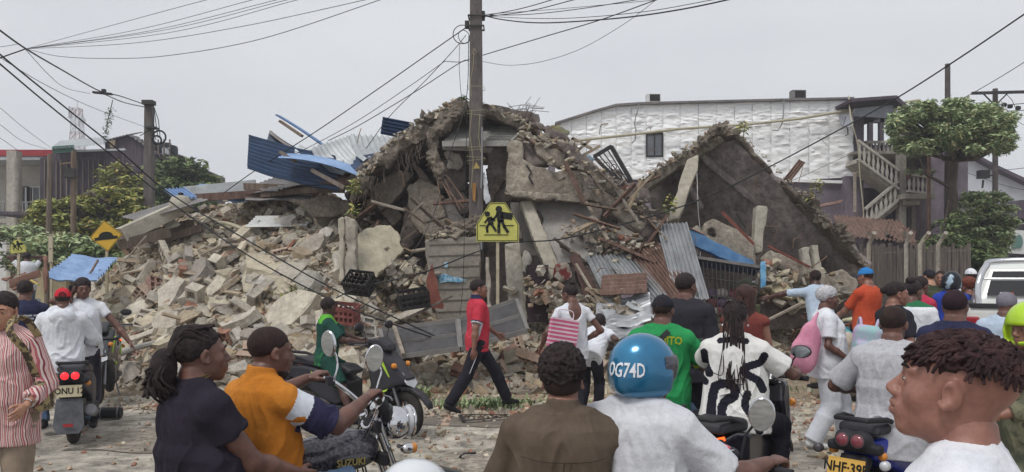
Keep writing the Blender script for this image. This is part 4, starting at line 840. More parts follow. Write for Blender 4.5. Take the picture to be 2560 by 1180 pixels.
for i,(pp,lb,th,mt)in enumerate(BIGS):
 cx=sum(p[0]for p in pp)/len(pp);cy=sum(p[1]for p in pp)/len(pp);Yc=(on(cx,cy)or 14)-.25
 slab3('broken_slab',[(x,y,Yc+(cy-y)*.006)for x,y in pp],th,mt,lb,'slab',er=.05,rough=.05,seed=70+i)
def stick(label,a,b,r,mat,cat='plank',name='plank',flat=None,group=None):
 A,B=P(*a),P(*b);mb=MB();
 if flat:mb.beam(A,B,flat[0],flat[1])
 else:mb.tube([A,A.lerp(B,.5)+V((0,0,r)),B],r,8)
 c=(A+B)/2
 mb.v=[tuple(V(v)-c)for v in mb.v];return tag(mb.build(name,mat,smooth=not flat,loc=c,rough=.006 if flat else 0),label,cat,group)
stick('long grey pipe lying low on the left slope',(225,915,12.2),(432,846,13.6),.05,M('grey_pvc2','#8a8884','#9c9a95'),'pipe','pipe');
mb=MB();mb.tube(catmull([P(*q)for q in((540,555,17.5),(580,562,17),(640,592,16.4),(690,640,15.8))]),.04,8);tag(mb.build('bamboo_pole',M('cane_pipe','#a39c86'),smooth=True),'pale curved pole stuck out of the middle heap','pole')
for a in[('upper weathered beam under the blue tin',(599,466,17.5),(860,474,17),(.12,.14)),('pale thick plank below the weathered beam',(654,486,17.2),(856,470,16.8),(.1,.13)),('long thin plank on the ridge of the heap',(560,500,18),(720,478,17.6),(.1,.08)),('dark plank slanting on the left mound',(405,600,17),(505,570,17),(.1,.16)),('brown plank between the hollow blocks',(560,770,14.6),(650,690,15),(.09,.05)),('grey board across the upper slope',(480,655,16),(640,575,17),(.18,.12)),('rust coloured board on the upper slope',(560,640,16.2),(615,615,16.3),(.2,.06)),('reddish tile board beside the pillar heap',(703,640,15.5),(735,600,15.6),(.28,.04)),('thin dark stick by the blue sheet',(205,720,14),(245,650,14.5),(.03,.03)),('leaning thin pale lath left of the heap',(300,665,15.5),(365,590,15.8),(.05,.02)),('dark roof beam under the left mound edge',(300,610,18),(480,560,17.4),(.16,.2)),('plank behind the seated driver',(500,905,12.4),(640,880,12.7),(.12,.04)),('broken brown lath beside the metal door panels',(1010,800,13),(1130,740,13.4),(.06,.03)),('pale lath left of the red crate',(870,790,13),(925,815,12.9),(.06,.03)),('slanted bar under the crumpled tin',(1465,720,13.2),(1560,790,12.8),(.05,.04)),('leaning stick beside the nurse',(1920,800,12.8),(2000,760,13),(.05,.03)),('dark board near the grille cage',(1720,830,13),(1870,800,13.2),(.12,.04)),('board at the top right rubble',(1530,640,14.2),(1650,615,14.3),(.12,.05)),('second board on the top right rubble',(1500,610,14.4),(1640,640,14.2),(.1,.05)),('small board under the white tin on the heap',(600,590,17),(700,600,16.6),(.1,.04))]:
 stick(a[0],a[1],a[2],0,WOOD if 'dark' in a[0]or 'brown' in a[0]or 'weather' in a[0]else BRICK if 'red' in a[0]or 'rust' in a[0]else PLANK,flat=a[3])
for k in range(40):
 px=R3.uniform(300,950)if k%2 else R3.uniform(1380,1960);py=R3.uniform(560,900)if px<960 else R3.uniform(770,900);Y=on(px,py)
 if not Y:continue
 L=R3.uniform(.5,1.3);o=MB().box((0,0,0),(L,R3.uniform(.05,.11),.03)).build('lath',[WOOD,PLANK][k%2],loc=(X_(px,Y),Y-.05,mz(px,Y)+.12),rot=slope_rot(px,Y,.25));tag(o,'%s splintered lath lying %s'%(['dark','pale'][k%2],near(px,py)),'lath','broken laths in the rubble')
CREAMY=M('cream_slab','#a8a08c','#bdb5a0',sc_=1.3,rough=.9,bump=.3,bs=14,c3='#c9c1ad',grime=.15)
root=empty('collapsed_house',(0,15.5,0));tag(root,'dark shell of the collapsed concrete house behind and left of the pole','ruin');CHS=root
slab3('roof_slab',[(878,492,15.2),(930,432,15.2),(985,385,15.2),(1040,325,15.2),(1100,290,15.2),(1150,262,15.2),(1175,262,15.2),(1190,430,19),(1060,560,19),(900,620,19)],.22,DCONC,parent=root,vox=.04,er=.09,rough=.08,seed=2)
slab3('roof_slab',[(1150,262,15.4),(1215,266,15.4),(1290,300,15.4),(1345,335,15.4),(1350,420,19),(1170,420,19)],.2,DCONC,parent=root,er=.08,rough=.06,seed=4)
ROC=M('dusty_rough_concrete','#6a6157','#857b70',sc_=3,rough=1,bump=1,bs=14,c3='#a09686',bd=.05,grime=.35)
slab3('roof_edge',[(872,500,15.0),(885,455,15.0),(935,405,15.0),(990,350,15.0),(1050,300,15.0),(1115,268,15.0),(1130,258,15.0),(1160,256,15.0),(1160,282,15.0),(1120,300,15.0),(1055,345,15.0),(1000,390,15.0),(940,445,15.0),(892,492,15.0)],.35,ROC,parent=root,vox=.035,er=.10,rough=.10,seed=3)
slab3('roof_edge',[(1205,262,15.1),(1235,268,15.1),(1300,300,15.1),(1335,322,15.1),(1320,332,15.1),(1260,306,15.1),(1205,284,15.1)],.3,ROC,parent=root,vox=.035,er=.06,rough=.06,seed=13)
for i,(a,b)in enumerate((((1108,292),(1122,262)),((1135,262),(1150,250)),((1200,258),(1218,262)))):
 pass
def lumps(name,pts,mat,parent,vox=.035,nz=.05,seed=1,nsc=6):
 s=S()
 for i in range(len(pts)-1):
  a,b=pts[i],pts[i+1];s.cap(P(a[0],a[1],a[2]),P(b[0],b[1],b[2]),a[3],b[3],.05)
 o=sdf_obj(name,s,vox,mat,None,disp=lambda v,n:v+n*(((fbm(v*nsc,seed,3)-1.1*np.abs(vnoise(v*13,seed))+.5*vnoise(v*24,seed+3))*nz)[:,None]))
 o.data.set_sharp_from_angle(angle=math.radians(32))
 if parent:o.parent=parent;o.matrix_parent_inverse=Matrix.Translation(-parent.location)
 return o
lumps('hanging_beam',[(1148,268,15.0,.14),(1112,305,14.95,.15),(1084,345,14.9,.13),(1082,385,14.9,.12),(1098,425,14.9,.13),(1104,462,14.9,.07)],ROC,root,seed=4)
for i,q in enumerate([[(1128,262,15.1,.09),(1140,272,15.1,.12),(1155,260,15.1,.07)],[(1205,262,15.1,.08),(1222,268,15.1,.07)],[(1050,305,15,.07),(1062,298,15,.09),(1085,285,15,.06)]]):lumps('rubble_crust',q,ROC,root,nz=.08,seed=20+i)
BC_=M('cave_grey','#776d66','#8f857b',sc_=2,rough=.95,bump=.9,bs=14,bd=.03,grime=.35)
slab3('dark_backdrop',[(870,500,19),(1560,420,19),(1560,900,19),(840,900,19)],.2,DCONC,parent=root,vox=.12,er=.02,rough=.02)  # dark backdrop added behind the hollow; its shade is put into the colour
slab3('inner_slab_and_void',[(1215,360,15.8),(1275,370,15.8),(1270,820,15.8),(1222,820,15.8)],.5,DCONC,parent=root,vox=.04,er=.04,seed=5)  # dark piece filling the void beside the pole; the gap's shade is its colour
slab3('inner_slab_and_void',[(1022,500,15.6),(1065,478,15.7),(1072,540,15.7),(1040,620,15.4),(985,690,14.8),(945,700,14.6),(985,640,15),(1012,570,15.4)],.3,M('dark_rough','#5e5450','#776c64',sc_=2.5,rough=1,bump=1,bs=12,c3='#8d8175',bd=.05,grime=.3),parent=root,er=.06,rough=.08,seed=6)
slab3('inner_slab_and_void',[(955,500,16.2),(1000,470,16.4),(1018,500,16.4),(1000,560,16),(960,568,15.8)],.3,ROC,parent=root,er=.08,rough=.1,seed=7)
slab3('plaster_wall',[(1044,552,17),(1110,520,17),(1120,640,17),(1070,640,17)],.12,M('inner_plaster','#8a8286','#9b9397'),parent=root,seed=8)
slab3('fallen_board',[(1085,500,16.2),(1118,480,16.2),(1165,590,16),(1130,600,16)],.08,WOOD,parent=root,er=.02,rough=.01,seed=9)
slab3('curved_plate',[(1107,374,15.3),(1155,380,15.3),(1160,410,15.3),(1148,430,15.3),(1115,420,15.3)],.12,CONC,parent=root,er=.03,seed=9)
R5=random.Random(21)
for i in range(30):
 px=R5.uniform(900,1185)if i<22 else R5.uniform(1225,1300);py=R5.uniform(440 if px>1010 else 500,600);L=R5.uniform(20,70);a_=R5.uniform(.3,2.8);w_=R5.uniform(5,22);Yc=R5.uniform(15.6,17.6);dx,dy=math.cos(a_)*L,math.sin(a_)*L;nx_,ny_=-math.sin(a_)*w_,math.cos(a_)*w_
 slab3('fallen_board' if w_<10 else 'fallen_block',[(px-dx-nx_,py-dy-ny_,Yc),(px+dx-nx_,py+dy-ny_,Yc-.2),(px+dx+nx_,py+dy+ny_,Yc-.2),(px-dx+nx_,py-dy+ny_,Yc)],.1 if w_<10 else .25,[ROC,DCONC,WOOD,BC_][i%4],parent=root,vox=.04,er=.04,rough=.05,seed=90+i)
for a,b in(((1088,440),(1160,520)),((1096,440),(1128,500)),((1092,445),(1100,520)),((1110,430),(1165,505)),((1106,440),(1150,525)),((880,500),(872,545))):A,B=P(*a,14.9),P(*b,14.6);MB().tube([A-root.location,A.lerp(B,.5)+V((.03,0,-.04))-root.location,B-root.location],.011,5).build('reinforcing_bar',M('rusty_bar','#6b5547','#7f6858',bump=.2),root)
slab3('plaster_slab',[(893,590,14.6),(912,562,14.8),(978,560,15),(1004,592,15),(1012,622,14.8),(938,694,14.2),(893,684,14.1)],.16,CREAMY,'leaning pale wall slab under the roof, right of the standing pillar','slab',er=.05,rough=.02,seed=10)
root=empty('broken_pillar',(X_(868,14),14,0));tag(root,'standing two tone concrete pillar stub left of the dark hollow','pillar')
slab3('pillar_face',[(844,545,14),(860,540,14),(862,708,14),(846,706,14)],.14,LCONC,parent=root,vox=.03,er=.02,rough=.01);slab3('pillar_core',[(860,538,14.03),(890,545,14.03),(890,706,14.03),(862,708,14.03)],.22,CONC,parent=root,vox=.03,er=.03,rough=.03,seed=3)
root=empty('block_wall',(X_(1130,14.2),14.2,0));tag(root,'grey block wall with torn blue poster left of the pole','wall')
BLK=M('block_grey','#857e76','#9a9389',sc_=3,rough=.95,bump=.6,bs=22,c3='#a8a196',grime=.2)
slab3('masonry',[(1062,600,14.3),(1200,588,14.3),(1204,830,14.3),(1100,830,14.3),(1066,690,14.3)],.18,BLK,parent=root,vox=.035,er=.04,rough=.012)
mb=MB()
for py in(612,640,668,696,724,752,780):mb.beam(P(1072+max(0,py-640)*.15,py,14.292)-root.location,P(1199,py-4,14.292)-root.location,.012,.016)
mb.build('mortar_line',M('mortar_dark','#6b645d'),root)
mb=MB();mb.slab([P(px,py,14.27)-root.location for px,py in((1096,690),(1112,683),(1125,690),(1150,694),(1166,700),(1150,706),(1120,704),(1100,708))],(0,-.006,0));mb.slab([P(px,py,14.27)-root.location for px,py in((1110,656),(1120,655),(1119,668),(1112,669))],(0,-.006,0));mb.build('torn_poster',M('poster_blue','#5d93b5','#9dbccd',sc_=14,thr=(.45,.55)),root)
lumps('rubble_crust',[(1120,588,14.4,.1),(1150,575,14.4,.14),(1180,562,14.45,.16),(1200,560,14.45,.12)],ROC,root,nz=.07)
slab3('red_tin_scrap',[(1079,652,13.8),(1063,700,13.8),(1068,772,13.7),(1113,774,13.7)],.03,M('red_rust','#6d3f36','#7d4b40',grime=.2),'triangular rust red tin scrap against the block wall','scrap',er=.01,rough=.0)
root=empty('louvre_panel',P(1215,340,14.95));tag(root,'grey louvred metal panel lying on top of the ruin behind the pole','panel');LOC=root.location
LV=M('louvre_grey','#8d8b86','#a09e98',rough=.6,bump=.2,grime=.15)
a0,b0,a1,b1=P(1106,357,14.8),P(1272,356,14.8),P(1150,314,16.2),P(1328,306,16.2)
mb=MB()
for k in range(9):
 t=k/8;p,q=a0.lerp(a1,t)-LOC,b0.lerp(b1,t)-LOC;q=p.lerp(q,.62);mb.beam(p,q,.11,.02,(0,-.6,.8))
mb.build('slat',LV,root)
mb=MB();p=[a0.lerp(b0,.62),b0,b1,a1.lerp(b1,.62)];mb.slab([x-LOC for x in p],(0,0,-.03))
for k in range(12):t=(k+.5)/12;mb.beam(p[0].lerp(p[3],t)-LOC+V((0,0,.012)),p[1].lerp(p[2],t)-LOC+V((0,0,.012)),.05,.02,(0,0,1))
mb.build('ribbed_sheet',LV,root)
mb=MB();mb.beam(a0-LOC+V((0,-.05,-.03)),b0-LOC+V((0,-.05,-.03)),.06,.10);mb.beam(b0-LOC+V((.05,0,0)),b1-LOC+V((.05,0,0)),.05,.09);mb.build('frame',LV,root)
slab3('metal_strip',[(1104,364,14.85),(1236,368,14.85),(1228,384,14.9),(1106,376,14.9)],.05,LV,'second grey metal strip below the louvred panel','panel',er=.005,rough=.0,vox=.03)
mb=MB();rr=random.Random(3);b_=P(1300,305,15.6)
for k in range(26):
 a=rr.uniform(-.9,.9);L=rr.uniform(.2,.55);o=V((rr.uniform(-.2,.25),rr.uniform(-.2,.2),0));mb.tube([b_+o,b_+o+V((a*L*.4,0,L*.6)),b_+o+V((a*L*1.2,rr.uniform(-.1,.1),L*(1 if abs(a)<.5 else .55)))],.006,4)
tag(mb.build('dry_shrub',BARK),'dry leafless twigs sprouting behind the louvred panel','plant')
BC=M('old_balcony_concrete','#857c71','#9d9487',sc_=2,rough=.95,bump=.9,bs=14,c3='#aea594',thr=(.36,.6),bd=.03,grime=.35)
root=empty('balcony_block',(X_(1370,14.5),14.5,0));tag(root,'heavy L shaped balcony block hanging right of the pole','balcony')
slab3('parapet',[(1268,356,14.5),(1285,348,14.5),(1308,352,14.5),(1312,396,14.5),(1335,414,14.5),(1400,424,14.5),(1456,428,14.5),(1460,492,14.5),(1262,488,14.5),(1266,420,14.5)],.4,BC,parent=root,vox=.035,er=.028,rough=.03)
slab3('ledge',[(1256,474,14.35),(1300,478,14.35),(1400,484,14.35),(1500,484,14.35),(1506,506,14.35),(1400,502,14.35),(1262,494,14.35)],.6,BC,parent=root,vox=.035,er=.04,rough=.05,seed=5)
mb=MB();mb.tube([P(*q)-root.location for q in((1316,412,14.48),(1328,430,14.48),(1322,442,14.48),(1334,462,14.48))],.014,5);mb.build('crack',DKM,root)
root=None
for i,a in enumerate([([(1302,350),(1335,345),(1350,372),(1375,395),(1385,418),(1320,420),(1308,385)],DCONC,'dark cracked slab resting in the corner of the balcony block'),([(1335,345),(1400,365),(1420,392),(1385,396),(1352,372)],ROC,'flat broken plate above the balcony block'),([(1390,395),(1440,388),(1475,400),(1500,440),(1470,430),(1420,420)],ROC,'rounded plate at the right end of the balcony block'),([(1480,430),(1530,470),(1560,540),(1540,590),(1505,560),(1490,500)],ROC,'rough dark slab hanging right of the balcony block'),([(1515,430),(1560,440),(1620,470),(1640,510),(1590,505),(1540,480)],DCONC,'upturned hollow brick slab on the right shoulder of the ruin'),([(1440,660),(1480,690),(1500,760),(1470,760),(1440,700)],DCONC,'dark leaning plate beside the stacked crates'),([(1330,300),(1372,310),(1420,340),(1430,352),(1370,345)],DCONC,'dark slab edge right of the louvred panel'),([(1560,480),(1620,500),(1650,560),(1690,600),(1640,610),(1580,560)],ROC,'rough brown slab sliding down between the two ruins'),([(1440,595),(1500,600),(1530,640),(1480,650),(1445,630)],ROC,'broken edge of the grey wall panel'),([(1530,560),(1580,570),(1640,600),(1625,625),(1560,610)],CONC,'cream chip slab on the right rubble shoulder'),([(1250,560),(1300,560),(1310,600),(1260,605)],DCONC,'dark wall stub behind the school sign')]):
 slab3('broken_slab',[(x,y,14.6+.12*(i%4)+.0015*(y-400)*-1)for x,y in a[0]],.22,a[1],a[2],'slab',vox=.045,er=.07,rough=.06,seed=30+i)
PLT=M('grey_plaster_panel','#8f8a86','#a09b96',sc_=1.4,rough=.9,bump=.3,bs=20,grime=.12)
slab3('wall_panel',[(1340,502,14.9),(1466,498,14.9),(1500,560,14.5),(1522,600,14.3),(1470,655,14.1),(1395,658,14.1),(1352,560,14.6)],.15,PLT,'smooth grey wall panel leaning under the balcony block','slab',vox=.04,er=.04,rough=.008)
slab3('wall_panel',[(1270,500,15.2),(1345,500,15.2),(1350,640,15),(1290,640,15)],.15,PLT,'shaded grey panel behind the leaning pillar','slab',vox=.04,er=.03,rough=.008,seed=2)
slab3('concrete_post',[(1298,500,14.6),(1330,498,14.6),(1402,672,14),(1374,702,13.9)],.25,LCONC,'pale pillar leaning under the balcony block','pillar',vox=.032,er=.014,rough=.02,seed=4)
slab3('concrete_post',[(1261,608,13.9),(1300,603,13.9),(1312,700,13.8),(1321,800,13.7),(1276,806,13.7),(1266,700,13.8)],.28,CONC,'upright stained pillar right of the school sign','pillar',vox=.032,er=.014,rough=.02,seed=5)
slab3('concrete_post',[(1213,640,14.2),(1224,640,14.2),(1232,800,14),(1215,800,14)],.2,CONC,'narrow pillar strip right of the utility pole','pillar',vox=.04,er=.02,rough=.02,seed=6)
slab3('plaster_lump',[(1302,625,13.8),(1320,620,13.8),(1330,650,13.8),(1318,690,13.8),(1303,680,13.8)],.2,CONC,'knobbly plaster lump above the stacked crates','rubble',vox=.035,er=.03,rough=.05)
slab3('painted_lump',[(1386,655,13.8),(1420,652,13.8),(1432,690,13.8),(1405,715,13.8),(1384,700,13.8)],.2,M('red_paint_concrete','#6b2f30','#8e8479',sc_=5,thr=(.48,.52),bump=.6,bs=16),'plaster lump with red paint right of the crates','rubble',vox=.035,er=.03,rough=.04)
slab3('wood_door',[(1420,640,14),(1440,625,14),(1500,730,13.4),(1492,745,13.4),(1460,740,13.4)],.06,M('dark_brown_panel','#42302c','#523e38',bump=.3),'dark brown door panel leaning beside the tin sheets','door',vox=.04,er=.02,rough=.01)
root=empty('window_frame',P(1560,400,15));tag(root,'twisted dark window frame with scroll bars on the right crest','window frame');LOC=root.location
a,b,c,d=P(1485,392,15),P(1528,366,15),P(1588,470,14.8),P(1545,452,14.9);mb=MB()
for p,q,w_ in((a,b,.08),(b,c,.09),(a,d,.06),(d,c,.04)):mb.beam(p-LOC,q-LOC,w_,.07)
mb.build('frame',DKM,root);mb=MB()
for t in(.25,.5,.75):mb.tube([a.lerp(b,t)-LOC,d.lerp(c,t)-LOC],.012,5)
for t in(.3,.6):mb.torus(.07,.009,14,5,Matrix.Translation(a.lerp(c,t)-LOC)@Matrix.Rotation(PI/2,4,'X'));mb.torus(.05,.009,14,5,Matrix.Translation(a.lerp(c,t+.12)-LOC+V((.05,0,.05)))@Matrix.Rotation(PI/2,4,'X'))
mb.build('scroll_bar',DKM,root,smooth=True)
mb=MB();[mb.beam(P(*p)-LOC,P(*q)-LOC,.06,.05)for p,q in(((1430,345,15),(1480,372,15)),((1440,380,15),(1475,350,15)),((1455,390,15),(1500,365,15)),((1430,345,15),(1460,410,15)))];mb.build('lattice_bar',PLANK,root)
slab3('tarp_scrap',[(1372,310,15.2),(1400,308,15.2),(1425,330,15.2),(1415,345,15.2),(1385,335,15.2)],.05,M('tarp_olive','#74746a','#8b8a5e',sc_=6),'crumpled olive cloth on the dark slabs at the crest','cloth',vox=.03,er=.05,rough=.05)
slab3('tarp_scrap',[(1450,388,14.5),(1470,380,14.5),(1488,395,14.5),(1480,420,14.5),(1460,412,14.5)],.05,M('tarp_blue','#5f7f96','#8fa5b0',sc_=8),'crumpled blue plastic caught above the balcony block','cloth',vox=.025,er=.05,rough=.05)
slab3('tarp_scrap',[(1208,420,14.5),(1216,430,14.5),(1228,500,14.4),(1214,530,14.4),(1206,480,14.4)],.04,M('tarp_white','#a8a9ad','#bfc0c3'),'torn white cloth hanging beside the utility pole','cloth',vox=.025,er=.03,rough=.03)
def CS(label,mat,A,B,D,waves=8,amp=.018,**k):
 o=corr_sheet('tin_sheet',mat,P(*A),P(*B),P(*D),None,waves,amp,**k);return tag(o,label,'tin sheet')
CS('big blue corrugated sheet pointing left above the ruin',BLUETIN,(618,420,15.6),(622,337,16.6),(848,478,15.2),9,.032,bend=.05,crumple=.07)
CS('grey blue sheet standing behind the big blue one',M('slate_tin','#3b4656','#4c5869',rough=.5,grime=.15),(667,352,16.9),(674,327,17.6),(800,425,16.4),5,.02,bend=.06)
CS('pale brown strip sheet between the blue sheets',M('dusty_tin','#8f8781','#a29a93',rough=.7),(672,332,17.2),(676,327,17.8),(785,398,16.5),3,.015,bend=.05)
CS('long narrow blue sheet pointing up left',M('mid_blue_tin','#4d6f9e','#5c7fae',rough=.45,bump=.1),(688,286,17),(702,292,17.8),(812,368,16.8),4,.02,bend=-.02)
CS('bluish white sheet edge lying across the big blue sheet',LBLUETIN,(692,395,15.1),(720,385,15.8),(890,438,15.0),4,.015,bend=-.08)
CS('white corrugated sheet folded down on the left crest',WHTIN,(776,372,15.8),(880,336,17.2),(856,436,15.4),10,.03,bend=.12,crumple=.05)
CS('white corrugated sheet rising to the crest',WHTIN,(872,338,16.4),(1000,340,17.2),(905,400,15.4),9,.03,bend=.1,crumple=.04)
CS('dark blue sheet standing up behind the crest',M('navy_tin','#22344f','#2b4060',rough=.5,bump=.1),(951,335,16),(957,292,16),(1030,350,16),5,.02)
CS('small blue sheet under the folded white one',BLUETIN,(868,430,15.4),(892,392,15.9),(922,420,15.3),4,.02)
CS('brown sheet under the big blue sheet',RUST,(760,462,15.4),(790,430,16),(876,462,15.2),5,.02,crumple=.03)
stick('dark wooden bar sticking up behind the blue sheets',(700,303,16.8),(755,340,16.6),0,WOOD,flat=(.09,.05));stick('diagonal rafter under the blue sheets',(780,425,15.2),(862,470,15),0,WOOD,flat=(.09,.07));stick('second rafter crossing the blue sheet',(700,380,15.3),(740,405,15.2),0,WOOD,flat=(.07,.05))
CS('long grey brown roof sheet on the heap ridge',GREYTIN,(560,490,17.4),(600,468,18.8),(748,462,16.8),9,.02,bend=.04,crumple=.04)
CS('grey brown roof sheet rising to a peak on the ridge',GREYTIN,(600,475,17.8),(706,436,18.5),(690,478,16.8),10,.02,crumple=.05)
CS('dark roof sheet sliding off the left of the heap',GREYTIN,(303,542,17.5),(345,552,16.4),(470,492,17.5),5,.012)
CS('pale blue sheet fragment on the left ridge',LBLUETIN,(408,474,17.2),(462,470,17.2),(440,498,16.8),6,.03);CS('far pale blue sheet bit behind the ridge',LBLUETIN,(472,474,18.5),(500,462,19),(528,476,18.5),4,.03);CS('small pale blue patch on the ridge',LBLUETIN,(566,500,17.6),(600,494,17.6),(590,508,17.4),4,.02)
CS('crumpled pale blue roof sheet spread at the left foot of the heap',LBLUETIN,(112,690,13.6),(180,636,15.4),(242,700,13.8),9,.035,crumple=.10,bend=.05);CS('white corrugated sheet lying in the upper heap',M('white_tin2','#bdbfbd','#cdcecb',rough=.5,grime=.1),(613,568,16.2),(640,541,17),(765,566,16.2),5,.02)
for lb,a,b,mt,wh in(('long white edged gutter beam on the left ridge',(462,480,17.3),(640,462,17.5),WHTIN,(.1,.22)),('lower brown fascia beam on the left ridge',(470,496,17.2),(655,484,17.3),RUST,(.08,.16)),('sloping kerb like concrete beam at the left edge of the heap',(302,588,16),(470,512,17),LCONC,(.3,.28)),('dark board beneath the sloping concrete beam',(300,612,16),(420,580,16.6),WOOD,(.3,.2))):stick(lb,a,b,0,mt,'beam','beam',flat=wh)
root=empty('gas_cylinder',P(452,530,16.8));tag(root,'pale rounded gas tank standing on the left ridge','tank');mb=MB();mb.lathe([(.01,0),(.2,.01),(.23,.06),(.23,.22),(.18,.31),(.05,.35),(.01,.35)]);mb.build('tank_body',LCONC,root,smooth=True);mb=MB();mb.lathe([(.05,.34),(.06,.4),(.01,.41)],10);mb.build('valve',DKM,root)
for i,(pts_,lb)in enumerate((([(400,560),(430,545),(455,560),(420,572)],'pale ceiling board piece, highest of the left heap'),([(430,590),(480,575),(490,590),(440,602)],'pale ceiling board in the middle of the left heap'),([(462,612),(490,580),(515,600),(500,640),(470,640)],'house shaped cream board on the left heap'),([(420,610),(460,598),(470,612),(430,625)],'pale board beside the house shaped one'),([(365,670),(400,660),(420,675),(380,690)],'cream board low on the left heap'),([(390,745),(440,725),(466,740),(430,765),(388,768)],'pale bluish triangular sheet on the left slope'),([(620,690),(690,680),(700,720),(625,735)],'squared pale wall piece in the middle of the heap'))):
 Yp=(on(pts_[0][0],pts_[0][1])or 17)-.25
 slab3('broken_board',[(x,y,Yp-.25*(y-pts_[0][1])/60)for x,y in pts_],.05 if i<6 else .2,LCONC,lb,'board',vox=.03,er=.02,rough=.01,seed=50+i)
root=empty('tilted_roof_slab',(X_(1880,15.5),15.5,0));tag(root,'huge dark roof slab tilted on its corner at the right of the ruin','roof slab')
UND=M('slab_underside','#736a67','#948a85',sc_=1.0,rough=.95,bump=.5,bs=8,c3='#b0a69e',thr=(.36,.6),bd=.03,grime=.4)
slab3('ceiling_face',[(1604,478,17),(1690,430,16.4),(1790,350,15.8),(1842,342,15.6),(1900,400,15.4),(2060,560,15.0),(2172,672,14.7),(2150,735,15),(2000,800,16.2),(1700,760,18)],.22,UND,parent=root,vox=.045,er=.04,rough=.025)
slab3('broken_edge',[(1800,345,15.5),(1835,322,15.45),(1850,332,15.4),(1910,392,15.2),(1990,470,14.95),(2070,545,14.75),(2130,610,14.6),(2178,670,14.5),(2168,674,14.5),(2112,613,14.6),(2054,548,14.75),(1974,470,14.95),(1894,394,15.2),(1838,340,15.4)],.4,ROC,parent=root,vox=.032,er=.035,rough=.05,seed=2)
slab3('broken_edge',[(1598,462,16.2),(1660,415,15.9),(1720,372,15.6),(1800,332,15.4),(1812,352,15.4),(1740,395,15.6),(1690,425,15.8),(1610,480,16.1)],.6,BC,parent=root,vox=.032,er=.03,rough=.04,seed=3)
slab3('upper_layer',[(1608,440,16.6),(1690,392,16.4),(1735,362,16.2),(1745,378,16.2),(1660,420,16.4)],.3,ROC,parent=root,vox=.045,er=.05,rough=.05,seed=4)
lumps('rubble_crust',[(1735,370,15.4,.08),(1765,345,15.3,.1),(1800,322,15.2,.12),(1812,305,15.2,.06)],ROC,root,nz=.08,seed=8);lumps('rubble_crust',[(2000,482,14.8,.06),(2030,505,14.8,.10),(2050,540,14.7,.07),(2090,570,14.6,.1),(2120,600,14.5,.06)],ROC,root,nz=.09,seed=9)
for i,q in enumerate(([(1745,395),(1760,385),(1930,530),(1915,540)],[(1920,545),(1935,538),(2040,660),(2025,668)],[(1700,440),(1712,432),(1760,520),(1748,528)])):
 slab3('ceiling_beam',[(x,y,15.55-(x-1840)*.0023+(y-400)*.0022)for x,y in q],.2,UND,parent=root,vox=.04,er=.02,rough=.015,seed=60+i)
slab3('concrete_post',[(1718,398,15.0),(1748,382,15.0),(1744,425,14.9),(1698,548,14.7),(1662,556,14.7)],.28,LCONC,'pale pillar propping the left end of the tilted roof slab','pillar',vox=.03,er=.016,rough=.025,seed=7)
slab3('concrete_post',[(1892,510,14.8),(1922,514,14.8),(1906,630,14.6),(1882,634,14.6)],.25,LCONC,'short pale pillar under the middle of the tilted slab','pillar',vox=.03,er=.014,rough=.015,seed=8)
slab3('concrete_post',[(2002,616,15),(2024,612,15),(2034,688,14.9),(2010,684,14.9)],.2,LCONC,'left of two twin pale posts under the tilted slab','pillar',vox=.035,er=.012,rough=.01,seed=9);slab3('concrete_post',[(2030,612,14.95),(2046,612,14.95),(2060,690,14.85),(2040,690,14.85)],.2,LCONC,'right of two twin pale posts under the tilted slab','pillar',vox=.035,er=.012,rough=.01,seed=10)
slab3('wall_fragment',[(1752,578,14.7),(1764,552,14.7),(1790,546,14.7),(1825,564,14.6),(1872,576,14.6),(1894,615,14.5),(1888,672,14.5),(1800,640,14.5),(1752,612,14.7)],.3,BC,'rough grey wall fragment with a square hole under the slab','slab',vox=.035,er=.04,rough=.03,holes=[[(1770,570,14.7),(1783,572,14.7),(1784,588,14.7),(1771,588,14.7)]])
slab3('wall_fragment',[(1908,640,14.4),(1926,620,14.4),(1990,645,14.3),(2064,686,14.3),(2060,748,14.2),(1965,748,14.2),(1912,704,14.3)],.25,BC,'grey wall fragment leaning right of the blue poster','slab',vox=.035,er=.04,rough=.03,seed=4)
slab3('wall_fragment',[(1922,700,14.1),(1950,690,14.1),(2000,735,13.9),(1980,750,13.9),(1930,728,14.0)],.2,M('cream_yellow_wall','#a39a7d','#b8ae8f',grime=.12),'cream yellow wall corner above the bending people','slab',vox=.035,er=.03,rough=.015,seed=5)
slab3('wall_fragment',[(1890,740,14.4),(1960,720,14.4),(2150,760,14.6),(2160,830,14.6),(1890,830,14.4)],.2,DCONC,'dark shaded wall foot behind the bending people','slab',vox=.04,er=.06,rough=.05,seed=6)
root=empty('blue_wall',P(1800,620,14.5));tag(root,'blue and cream painted parapet with clay top edge beneath the tilted slab','wall')
slab3('painted_face',[(1705,562,14.5),(1760,588,14.5),(1892,655,14.3),(1878,676,14.3),(1790,642,14.4),(1712,602,14.5)],.15,M('blue_paint_peeling','#4a7099','#6287ab',sc_=5,bump=.3,c3='#b5ac8c',thr=(.4,.62)),parent=root,vox=.035,er=.02,rough=.01)
slab3('clay_edge',[(1692,552,14.45),(1760,582,14.45),(1768,590,14.45),(1705,563,14.45)],.2,BRICK,parent=root,vox=.03,er=.02,rough=.02)
stick('bent rusty angle iron above the wall fragment',(1805,530,14.3),(1885,610,14.1),0,M('red_rust','#6d3f36'),'angle iron','angle_iron',flat=(.06,.05));stick('dark strut beside the bent angle iron',(1840,535,14.5),(1865,570,14.5),0,DKM,'angle iron','angle_iron',flat=(.04,.03));stick('thin rusty iron slanting over the lower fragment',(1920,615,14.2),(2025,668,14.1),0,M('red_rust','#6d3f36'),'angle iron','angle_iron',flat=(.05,.04))
